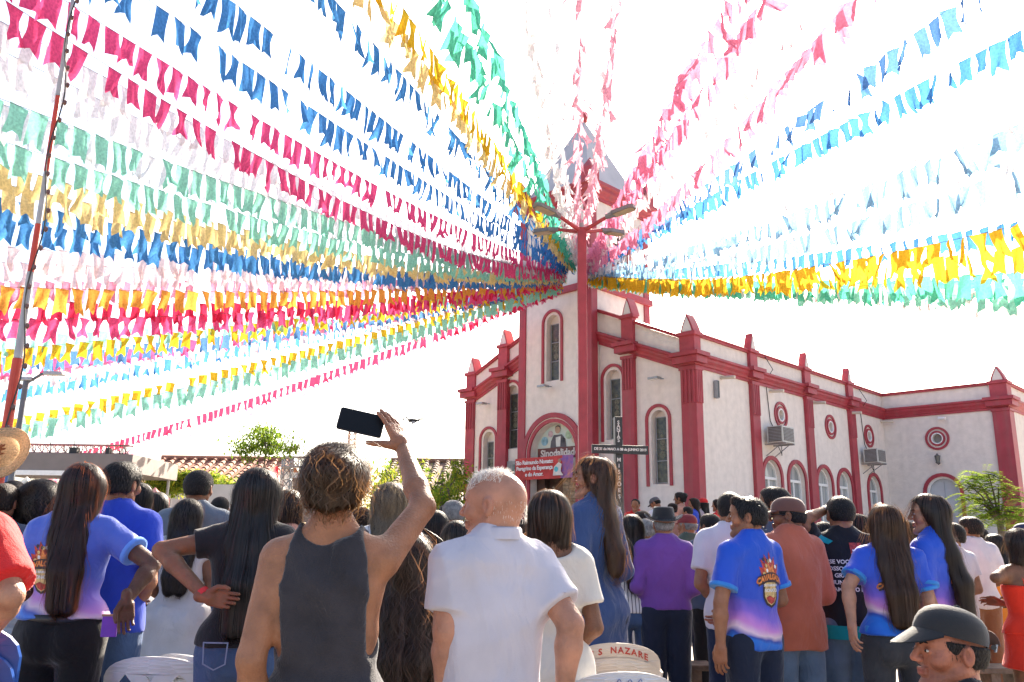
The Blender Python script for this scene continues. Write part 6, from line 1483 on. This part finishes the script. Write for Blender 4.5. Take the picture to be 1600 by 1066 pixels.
pc = at(171, 976, 4.08); pk = thing('purple_wallet', 'small purple wallet tucked at the back of the black trousers', 'wallet', pc, .1); MB().box(-.034, .036, -.004, .004, -.055, .04).build('cover', mat('wallet_purple', (.16, .035, .38), .6, .1, 9), pk, bevel=.003); MB().box(-.036, .05, -.007, -.001, .036, .046).build('clip', mat('wallet_clip', (.3, .15, .08), .5), pk)
P = person('woman in black blouse and blue jeans, long straight black hair, hand on her back', 402, 735, 3.95, .12, 'f', 'brown', hr('long', 'black', zend=1.02, w=.074, n=2600, t=.012), tp(BLK, g=.013, hem=.94, sleeve=.40, fold=.006, name='blouse'), pants(JEANS, waist=1.0, g=.008),
           armL=((252, 860, 3.85), (322, 933, 3.72)), armR='front', hyaw=.35, lvl=2, hands=('relax', 'relax'), handdir=((.96, .05, -.12), None), palm=((.05, -1, .1), None), sw=.150, fat=.008)
glasses(P)
watch(P, -1, mat('red_band', (.6, .02, .02), .5), 'bracelet')
MB().mesh(plate_mesh([(-.055, -.03), (-.05, -.12), (0, -.145), (.05, -.12), (.055, -.03)], [[(-.049, -.036), (-.045, -.117), (0, -.139), (.045, -.117), (.049, -.036)]], .003), Matrix.Translation((-.085, -.158, 1.0 * P['s'])) @ Matrix.Rotation(PI / 2, 4, 'X') @ Matrix.Rotation(-.15, 4, 'Y')).build('pocket_seam', mat('seam_thread', (.18, .22, .34), .8), P['root'])
P = person('seated man with a black baseball cap worn low, looking down to the left', 1480, 952, 2.62, 1.15, 'm', 'red', hr('crop', 'black', cap=1, stubble=.6, fade=.6), tp(BLK, g=.016, hem=.62, sleeve=.6), None, armL='front', armR='front', hyaw=.50, hpitch=.04, lvl=2, seat=True, hatH=.012, fat=.035)
cpx = ball_cap(P, mat('cap_black', (.012, .012, .014), .8, sheen=.3, bump=.2, bscale=300), tilt=.20, z=.044, r=1.05, droop=.020, fwd=.010)
Mx = head_frame(P, .22); m = MB()
for sd in (-1, 1): m.tube([Mx @ Vector((sd * .050, -.104, .050)), Mx @ Vector((sd * .012, -.127, .052))], [.008, .007], 6)
m.build('strap', mat('cap_strap', (.03, .03, .03), .6), P['root']); m = MB().mesh(plate_mesh([(-.016, -.011), (.016, -.011), (.016, .011), (-.016, .011)], [[(-.011, -.006), (.011, -.006), (.011, .006), (-.011, .006)]], .004), Mx @ Matrix.Translation((-.036, -.120, .050)) @ Matrix.Rotation(PI / 2, 4, 'X') @ Matrix.Rotation(-.45, 4, 'Y')); m.build('buckle', METAL, P['root'])
MB().mesh(plate_mesh([(-.050, 0)] + [(-.050 * math.cos(PI * k / 10), .040 * math.sin(PI * k / 10)) for k in range(11)] + [(.05, 0)], (), .002), Mx @ Matrix.Translation((0, -.125, .058)) @ Matrix.Rotation(PI / 2 - .25, 4, 'X')).build('opening', mat('cap_gap', (.20, .10, .07), .7), P['root'])
MB().box(-.30, .30, -.20, .28, .42, .45).build('seat_pad', WOOD, None)
_o = bpy.data.objects['seat_pad']; _o.location = P['root'].location + Vector((0, 0, .06)); _o.name = 'stool'; _o.scale = (.7, .7, 1); tag(_o, 'plain wooden stool under the seated capped man', 'stool')
P = person('person in bright red shirt cut by the left edge of the view', -74, 690, 2.85, -.05, 'm', 'light', hr('short', 'dark'), tp(REDS, g=.026, hem=.86, sleeve=.85, fold=.010, name='red_shirt'), pants(JEANS), armL='hang', armR=((16, 930, 2.76), (-16, 990, 2.88)), lvl=2, sw=.178, fat=.01)
def straw():
    mm = thin_mat('straw', (.62, .42, .24), .35, .8, .2, 90); N, Lk = nodes(mm); tc = N.new('ShaderNodeTexCoord'); wv = N.new('ShaderNodeTexWave'); wv.wave_type = 'RINGS'; wv.rings_direction = 'Z'; wv.inputs['Scale'].default_value = 22
    Lk.new(tc.outputs['Object'], wv.inputs[0]); bp = N.new('ShaderNodeBump'); bp.inputs['Strength'].default_value = .7; bp.inputs['Distance'].default_value = .006; Lk.new(wv.outputs['Fac'], bp.inputs['Height']); Lk.new(bp.outputs[0], N['Diffuse BSDF'].inputs['Normal']); return mm
hat = thing('straw_hat', 'round woven straw hat held up against the sun at the left edge', 'hat', at(2, 706, 5.0)); hat.rotation_euler = (R(68), 0, R(8))
m = MB(); prof = [(0, .115), (.05, .118), (.075, .10), (.086, .06), (.092, .012), (.10, .004), (.12, 0), (.140, .003), (.158, .008), (.159, .012), (.12, .006), (.10, .010)]; n = 40
vs = [(r_ * math.cos(2 * PI * k / n), r_ * 1.08 * math.sin(2 * PI * k / n), -z + (max(0, r_ - .09) * .35) * math.cos(2 * PI * k / n) ** 2) for r_, z in prof for k in range(n)]
m.add(vs, [(i * n + k, i * n + (k + 1) % n, (i + 1) * n + (k + 1) % n, (i + 1) * n + k) for i in range(len(prof) - 1) for k in range(n)]); m.build('brim_and_crown', straw(), hat, smooth=True)

# -- second row ------------------------------------------------------
P = person('young person in a loose navy tunic, long brown hair lit golden, looking left', 928, 716, 5.2, .85, 'f', 'light', hr('long', 'brown', zend=1.12, w=.046, n=3000, t=.008, ears=1, wave=.25, fly=.03), tp(NAVY, g=.020, hem=.62, sleeve=1.75, fold=.010, flare=.02, fx=16, fz=4, name='tunic'), pants(JEANSD, g=.02), armL='clasp', armR='clasp', hyaw=.50, hpitch=.08, lvl=2, sw=.140)
strand_hair = P
P = person('woman with black bobbed hair in a cream top behind the bald man', 858, 770, 3.8, .05, 'f', 'brown', hr('bob', 'dark', n=2200, t=.012), tp(CREAMC, g=.016, hem=.70, sleeve=.65, fold=.006, scoop=.7), pants(CREAMC, g=.02), armL='clasp', armR='clasp', lvl=2)
P = person('man in blue event shirt with a printed crest on his back, dark quiff, looking left', 1166, 778, 5.0, .55, 'm', 'tan', hr('short', 'black', t=.005, n=1600, stubble=.25, fade=.5, quiff=1), tp(EV2, g=.016, hem=.855, sleeve=.72, cuff=CUFF, fold=.007, name='event_shirt'), pants(NAVP, g=.016),
           armL=((1126, 942, 4.85), (1126, 1008, 4.85)), armR='front', hyaw=.72, hpitch=.02, lvl=2, sw=.160)
emblem(P, .030, 1.235 * P['s'], .20, (0, 1, 0))
P = person('man in coral long sleeved shirt with brown cap and sunglasses, looking left', 1229, 775, 5.4, .40, 'm', 'brown', hr('crop', 'black', cap=1), tp(CORAL, g=.030, hem=.80, sleeve=1.8, collar=1, fold=.012, fx=10, fz=9, name='shirt'), pants(JEANSL, g=.006, leg=1.1), armL='front', armR='front', hyaw=.78, lvl=2, hatH=.012, fat=.015, sw=.160)
ball_cap(P, mat('cap_brown', (.14, .055, .04), .8, sheen=.3), z=.032, r=1.0); glasses(P)
P = person('man in black sports shirt with white slogan lettering, one hand at his brow', 1311, 776, 5.6, -.08, 'm', 'tan', hr('crop', 'black', n=1500, fade=.75), tp(BLK, g=.018, hem=.90, sleeve=.7, fold=.006, name='sports_shirt'), pants(JEANSL, g=.024, leg=1.25), armL=((1250, 815, 5.5), (1290, 797, 5.72)), armR='front', hyaw=.05, lvl=2, sw=.172, handdir=((.9, .3, .2), None), palm=((0, .5, -.8), None))
watch(P, -1, mat('watch_white', (.7, .72, .78), .3))
TEAL = cloth('teal', (.01, .28, .32)); WPR = mat('print_white', (.78, .74, .70), .6)
Mh = P['s']; tees = []
for i, (t_, x_) in enumerate((('“SE VOCÊ ACHA', 0), ('NOSSO ORGULHO', .01), ('GRANDE, É', .0), ('NUNCA VIU O', .0), ('TAMANHO DA', .0))):
    me = text_mesh(t_, .035, 0, 'CENTER', .001, 1.0)
    for v in me.vertices: v.co.y -= i * .042
    tees.append((me, WPR, 0, 'lettering'))
decal(P, tees, -.010, 1.295 * Mh, 1.0)
decal(P, [(plate_mesh([(-.04, .04), (.04, .04), (.035, -.03), (0, -.06), (-.035, -.03)], (), 0), mat('print_red', (.5, .05, .04), .6, .4, 60), 0, 'badge'), (plate_mesh([(-.025, -.005), (.025, -.005), (.02, -.025), (-.02, -.025)], (), 0), WPR, 1, 'badge_mark')], .045, 1.375 * Mh, .95)
decal(P, [(plate_mesh([(-.10, .03), (-.03, -.01), (-.06, -.03), (-.14, .0)], (), 0), TEAL, 0, 'shoulder_panel')], -.06, 1.43 * Mh, 1.0)
n = 30; tb_ = MB(); vs = [((.196) * Mh * math.cos(2 * PI * k / n), .160 * Mh * math.sin(2 * PI * k / n), zz * Mh) for zz, z in ((.84, 0), (.92, 0)) for k in range(n)]
tb_.add(vs, [(k, (k + 1) % n, n + (k + 1) % n, n + k) for k in range(n)]).build('undershirt_hem', TEAL, P['root'], smooth=True)
P = person('woman in blue event shirt and grey jeans with long brown hair glowing at its edge', 1381, 791, 5.0, -.12, 'f', 'light', hr('long', 'brown', zend=1.05, w=.075, side=.02, n=2800, t=.010, fly=.02), tp(EV3, g=.015, hem=.965, sleeve=.62, cuff=CUFF, fold=.009, name='event_shirt'), pants(GREYP_, waist=1.0, g=.008), armL=((1325, 918, 4.96), (1331, 975, 4.88)), armR='front', lvl=2, sw=.150)
emblem(P, .0, 1.24 * P['s'], .18)
MB().lathe([(0, .035), (.025, .03), (.035, .0), (.02, -.03), (.0, -.05)], 10, (-.145, -.04, .985 * P['s'])).build('shirt_knot', CUFF, P['root'], smooth=True)
P = person('woman in blue event shirt with waist length dark hair, face turned left', 1450, 775, 5.1, .60, 'f', 'light', hr('long', 'dark', zend=1.0, w=.042, side=.040, n=2600, t=.008), tp(EV3, g=.016, hem=.95, sleeve=.70, cuff=CUFF, fold=.008, name='event_shirt'), pants(BLKP), armL='clasp', armR='front', hyaw=.72, lvl=2)
emblem(P, .06, 1.22 * P['s'], .17)
P = person('man in blue T-shirt and jeans behind the long haired woman at left', 194, 724, 4.7, -.05, 'm', 'tan', hr('short', 'black', t=.010, n=1400), tp(ROYAL, g=.020, hem=.87, sleeve=.68, fold=.008, cuff=CUFFL), pants(JEANS), armL='front', armR='clasp', hyaw=-.15, lvl=1, sw=.165)
P = person('woman with a mass of curly black hair in a blue event shirt at left', 66, 760, 5.3, .0, 'f', 'dark', hr('fro', 'black', t=.045, n=1800), tp(EV, g=.016, hem=.95, sleeve=.6), pants(BLKP), armL='front', armR='front', lvl=1); emblem(P, .03, 1.26 * P['s'], .17)
P = person('man in slate grey T-shirt with cropped hair, back to us', 313, 736, 6.0, .02, 'm', 'brown', hr('crop', 'black', n=900, fade=.3, t=.006), tp(GREYC, g=.018, hem=.87, sleeve=.65), pants(JEANS), armL='front', armR='front', lvl=1, sw=.178)
P = person('woman with long black hair in a pale grey dress between two others', 296, 782, 5.7, .08, 'f', 'brown', hr('long', 'black', zend=1.12, w=.085, n=1300, wave=.4), tp(WSKIRT, g=.014, hem=.98, sleeve=.3), skirt(WSKIRT, g=.03, hem=.30, flare=.16, waist=1.02, fold=.022, fx=26, fz=1.5), armL='front', armR='front', lvl=1)
P = person('woman with ash blonde streaked hair and a white blouse seen past the raised arm', 611, 757, 5.0, .05, 'f', 'light', hr('long', 'ash', zend=1.15, w=.075, n=1800, wave=.5), tp(TEE_W, g=.014, hem=.9), pants(JEANS), armL='front', armR='front', lvl=1)
P = person('short woman in black with very long frizzy dark hair under the raised arm', 642, 842, 3.2, -.05, 'f', 'brown', hr('long', 'dark', zend=.86, w=.11, side=.01, n=3000, wave=.7, fly=.035, t=.022), tp(BLK, g=.012, hem=.95), pants(JEANSD), armL='front', armR='front', lvl=2, eyes=False)
P = person('woman in a royal blue top with tied black hair beside the bald man', 714, 816, 5.2, .05, 'f', 'brown', hr('long', 'black', zend=1.22, w=.05, n=900), tp(ROYAL, g=.016, hem=.9), pants(JEANSD), armL='hang', armR='front', lvl=1)
P = person('man with short grey hair in the crowd left of the bald man', 708, 783, 7.2, .2, 'm', 'tan', hr('crop', 'grey', t=.008), tp(SLATE, g=.016), pants(JEANSD), armL='front', armR='front', hyaw=.3, lvl=1)
P = person('woman in striped blouse and jeans with straight black hair', 986, 806, 7.0, .0, 'f', 'tan', hr('long', 'black', zend=1.12, w=.062, n=1500, side=.015), tp(stripe_mat(), g=.018, hem=.92, sleeve=.75, fold=.008, name='blouse'), pants(JEANS, g=.008), armL='front', armR='front', lvl=1)
P = person('older man in purple shirt and black fedora, back to us', 1036, 790, 6.9, -.02, 'm', 'tan', hr('crop', 'grey', cap=1), tp(PURP, g=.026, hem=.93, sleeve=1.85, collar=1, fold=.010, fx=10, fz=8, name='shirt'), pants(NAVP, g=.026, waist=.96), armL='clasp', armR='clasp', lvl=2, hatH=.045)
Mx = head_frame(P, .06); m = MB(); n = 32
prof = [(.0, .098, .0), (.045, .106, .0), (.072, .112, 1), (.080, .10, 1), (.088, .05, 1), (.092, .012, 1), (.105, .002, 1), (.13, .0, 1), (.152, .004, 1), (.153, .010, 1), (.10, .012, 1)]
vs = [Mx @ Vector((r_ * math.cos(2 * PI * k / n), -.012 + r_ * 1.14 * math.sin(2 * PI * k / n), .038 + z + (max(0, r_ - .10) * .9) * abs(math.cos(2 * PI * k / n)) ** 3)) for r_, z, _ in prof for k in range(n)]
m.add(vs, [(i * n + k, i * n + (k + 1) % n, (i + 1) * n + (k + 1) % n, (i + 1) * n + k) for i in range(len(prof) - 1) for k in range(n)]); fh = m.build('fedora', mat('felt_black', (.016, .015, .017), .9, sheen=.4, bump=.3, bscale=300), P['root'], smooth=True)
MB().tube([Mx @ Vector((0, -.012, .052)), Mx @ Vector((0, -.012, .072))], [.099, .097], 28, cap=False).build('hat_band', mat('hat_band', (.05, .045, .045), .5), fh)
P = person('man in white T-shirt with shaved neck, standing behind the quiffed man', 1140, 771, 6.0, -.12, 'm', 'tan', hr('crop', 'black', fade=.6, t=.008, n=900), tp(cloth('lilac_white', (.58, .53, .60)), g=.020, hem=.82, sleeve=.7, fold=.009, name='t_shirt'), pants(JEANSD), armL='clasp', armR='front', lvl=1, sw=.165)
P = person('dark haired man in glasses looking over the brown cap', 1208, 763, 6.4, .35, 'm', 'brown', hr('short', 'black', t=.01), tp(SLATE, g=.016), pants(JEANSD), armL='front', armR='front', hyaw=.7, lvl=1); glasses(P)
P = person('man in pinkish white polo shirt and brown trousers at right', 1514, 809, 8.2, .10, 'm', 'brown', hr('short', 'dark', t=.010), tp(ROSEW, g=.024, hem=.87, sleeve=.75, collar=1, fold=.009, name='polo_shirt'), pants(BRNP, g=.024, leg=1.2), armL='front', armR='front', hyaw=.45, lvl=1, fat=.01)
P = person('woman in strapless bright red dress with folded arms at the right edge', 1592, 830, 6.0, .12, 'f', 'brown', hr('bob', 'dark', t=.02, n=900, wave=.4), tp(REDD, 'strap', g=.012, hem=.95, name='dress_top'), skirt(REDD, hem=.70, flare=.08, waist=1.02, fold=.014, fx=30, fz=1, name='dress'), armL=((1556, 903, 5.85), (1592, 905, 6.2)), armR='cross', lvl=1, fat=.018, sw=.165)
P = person('woman with dark hair and an orange dress beyond the red dress', 1553, 836, 8.6, .15, 'f', 'tan', hr('long', 'black', zend=1.25, w=.08, n=500), tp(ORNG, g=.016, hem=.9), skirt(ORNG, hem=.5), armL='front', armR='front', lvl=1)
P = person('person in a navy cap at the right edge behind the red dress', 1600, 815, 7.4, .5, 'm', 'brown', hr('crop', 'black', cap=1), tp(SLATE, g=.016), pants(JEANSD), armL='front', armR='front', hyaw=.4, lvl=1, hatH=.02); ball_cap(P, mat('cap_navy', (.015, .02, .07), .8), z=.032, r=1.0)
P = person('short haired person half hidden behind the pinkish polo shirt', 1484, 820, 7.6, .3, 'm', 'tan', hr('short', 'dark', t=.02), tp(ROSEW, g=.016), pants(JEANSD), armL='front', armR='front', hyaw=.3, lvl=1)
P = person('man in dull green shirt and maroon cap past the purple shirt', 1073, 801, 8.8, .35, 'm', 'tan', hr('crop', 'grey', cap=1), tp(GREENC, g=.022, collar=1, sleeve=1.8), pants(JEANSD), armL='front', armR='front', hyaw=.4, lvl=1, hatH=.02); ball_cap(P, mat('cap_maroon', (.19, .02, .025), .8), z=.032, r=1.0)
P = person('man in dark blue T-shirt between the maroon cap and the white T-shirt', 1108, 804, 7.9, .1, 'm', 'brown', hr('crop', 'black', fade=.4, t=.008), tp(SLATE, g=.020, sleeve=.7), pants(BLKP), armL='hang', armR='front', hyaw=.4, lvl=1)
P = person('grey haired person in a light blue shirt left of the fedora', 1009, 813, 8.6, .1, 'm', 'tan', hr('short', 'grey', t=.016), tp(LBLUE, g=.02, collar=1), pants(JEANSD), armL='front', armR='front', lvl=1)
# -- left background -------------------------------------------------
bgp = [('dark haired man in a pink shirt left of the curly haired woman', 22, 752, 6.8, .1, 'm', 'tan', 'short', 'black', PEACH, 'front'), ('man with dark hair holding the straw hat aloft', 7, 757, 5.15, 0, 'm', 'tan', 'short', 'dark', SLATE, ((-22, 790, 5.0), (-12, 735, 5.05))), ('grey haired person behind the curly haired woman', 84, 764, 8.8, -.1, 'f', 'tan', 'bob', 'grey', TEE_W, 'front'),
       ('woman in dark glasses turned left behind the blue T-shirt', 217, 757, 6.6, .8, 'f', 'tan', 'bob', 'black', TEE_W, 'front'), ('black haired woman left of the grey T-shirt', 247, 771, 7.4, 0, 'f', 'dark', 'long', 'black', BLK, 'front'), ('short haired person right of the grey T-shirt', 345, 777, 8.6, .1, 'm', 'brown', 'short', 'black', REDS, 'front'),
       ('brown haired person between the black blouse and the phone', 452, 768, 5.6, .1, 'f', 'brown', 'bob', 'dark', PEACH, 'front'), ('person in turquoise seen beside the pinned up curls', 566, 795, 7.2, .1, 'f', 'tan', 'bob', 'dark', cloth('turquoise', (.05, .35, .38)), 'front'), ('black haired woman left of the royal blue top', 682, 800, 6.2, 0, 'f', 'brown', 'long', 'black', BLK, 'front'),
       ('person with grey hair low between heads', 700, 808, 8.0, .1, 'm', 'tan', 'crop', 'grey', TEE_W, 'front'), ('red haired woman far behind the grey haired man', 697, 790, 11.5, .4, 'f', 'light', 'long', 'redbrown', REDS, 'front'), ('dark haired woman just right of the striped blouse', 1003, 800, 9.6, .3, 'f', 'brown', 'bob', 'dark', BLK, 'front'),
       ('woman with brown hair between the two event shirts', 1411, 815, 7.6, .1, 'f', 'tan', 'long', 'brown', PEACH, 'front'), ('dark haired woman behind the black sports shirt', 1286, 818, 7.0, .0, 'f', 'brown', 'bob', 'black', REDS, 'front'), ('person with dark brown hair right of the sports shirt', 1340, 806, 6.6, .0, 'f', 'tan', 'bob', 'redbrown', SLATE, 'front'),
       ('dark haired man in red behind the coral shirt', 1178, 800, 8.4, .2, 'm', 'tan', 'short', 'dark', CORAL, 'front'), ('black haired man between the orange dress and the tree', 1528, 824, 10, .2, 'm', 'brown', 'short', 'black', LBLUE, 'front'),
       ('pale shirted man far back right of the bald man', 835, 800, 9.0, .1, 'm', 'tan', 'short', 'black', ORNG, 'front'), ('woman far back near the church door', 812, 812, 11, .1, 'f', 'brown', 'long', 'black', NAVY, 'front'), ('man in a navy shirt near the church door', 880, 800, 12, .2, 'm', 'brown', 'short', 'black', NAVYD, 'front'),
       ('woman with black hair far back by the left pillar', 745, 806, 13, .1, 'f', 'brown', 'bob', 'black', PEACH, 'front'), ('man far back below the drone', 650, 800, 11.5, .1, 'm', 'tan', 'short', 'grey', SLATE, 'front'), ('woman far back in white by the brown roof', 590, 806, 12, .1, 'f', 'tan', 'bob', 'dark', TEE_W, 'front')]
for lb, px, py, Y, yw, sx, sk, ht, hc, tm_, ar in bgp:
    person(lb, px, py, Y, yw, sx, sk, hr(ht, hc, zend=1.2, n=220 if Y < 8 else 0), tp(tm_, g=.018), pants(JEANSD), armL=ar, armR=ar if isinstance(ar, str) else 'front', hyaw=.1, lvl=1 if Y < 7 else 0)
# -- standing on the terrace by the wall -----------------------------
tr_ = [('man in a red and black jacket standing by the facade pillar', 993, 780, 18.6, 2.7, 'm', 'tan', 'short', 'black', REDS, 0), ('man in white with a grey flat cap, leaning by the facade window', 1024, 776, 18.4, .9, 'm', 'tan', 'crop', 'black', TEE_W, 1), ('woman in peach with a high black bun by the corner pillar', 1062, 770, 18.2, 1.0, 'f', 'brown', 'bun', 'black', PEACH, 0),
       ('long haired woman in a blue top at the corner pillar', 1084, 779, 18.0, 1.2, 'f', 'tan', 'long', 'dark', ROYAL, 0), ('woman in a red cap at the foot of the corner pillar', 1098, 777, 18.3, .6, 'f', 'brown', 'long', 'black', ROSEW, 2), ('woman in red beside the plain side wall', 1121, 781, 17.8, .9, 'f', 'tan', 'long', 'redbrown', REDS, 0),
       ('child in dark blue in front of the corner pillar', 1074, 792, 17.2, .8, 'm', 'tan', 'short', 'black', ROYAL, 0), ('woman in coral pink with tied hair near the fedora', 1050, 787, 17.6, .4, 'f', 'brown', 'bun', 'redbrown', PEACH, 0)]
for lb, px, py, Y, yw, sx, sk, ht, hc, tm_, ct in tr_:
    p = person(lb, px, py, Y, yw, sx, sk, hr(ht, hc, zend=1.2, n=0, cap=1 if ct else 0), tp(tm_, g=.018), pants(JEANSD), armL='front', armR='hang', hyaw=.1, lvl=0, z0=.45, hatH=.02 if ct else 0, hpitch=-.5 if ct == 1 else 0)
    if ct: ball_cap(p, mat('cap_grey', (.10, .09, .10), .8) if ct == 1 else mat('cap_red', (.6, .02, .02), .8), z=.032, r=1.0)
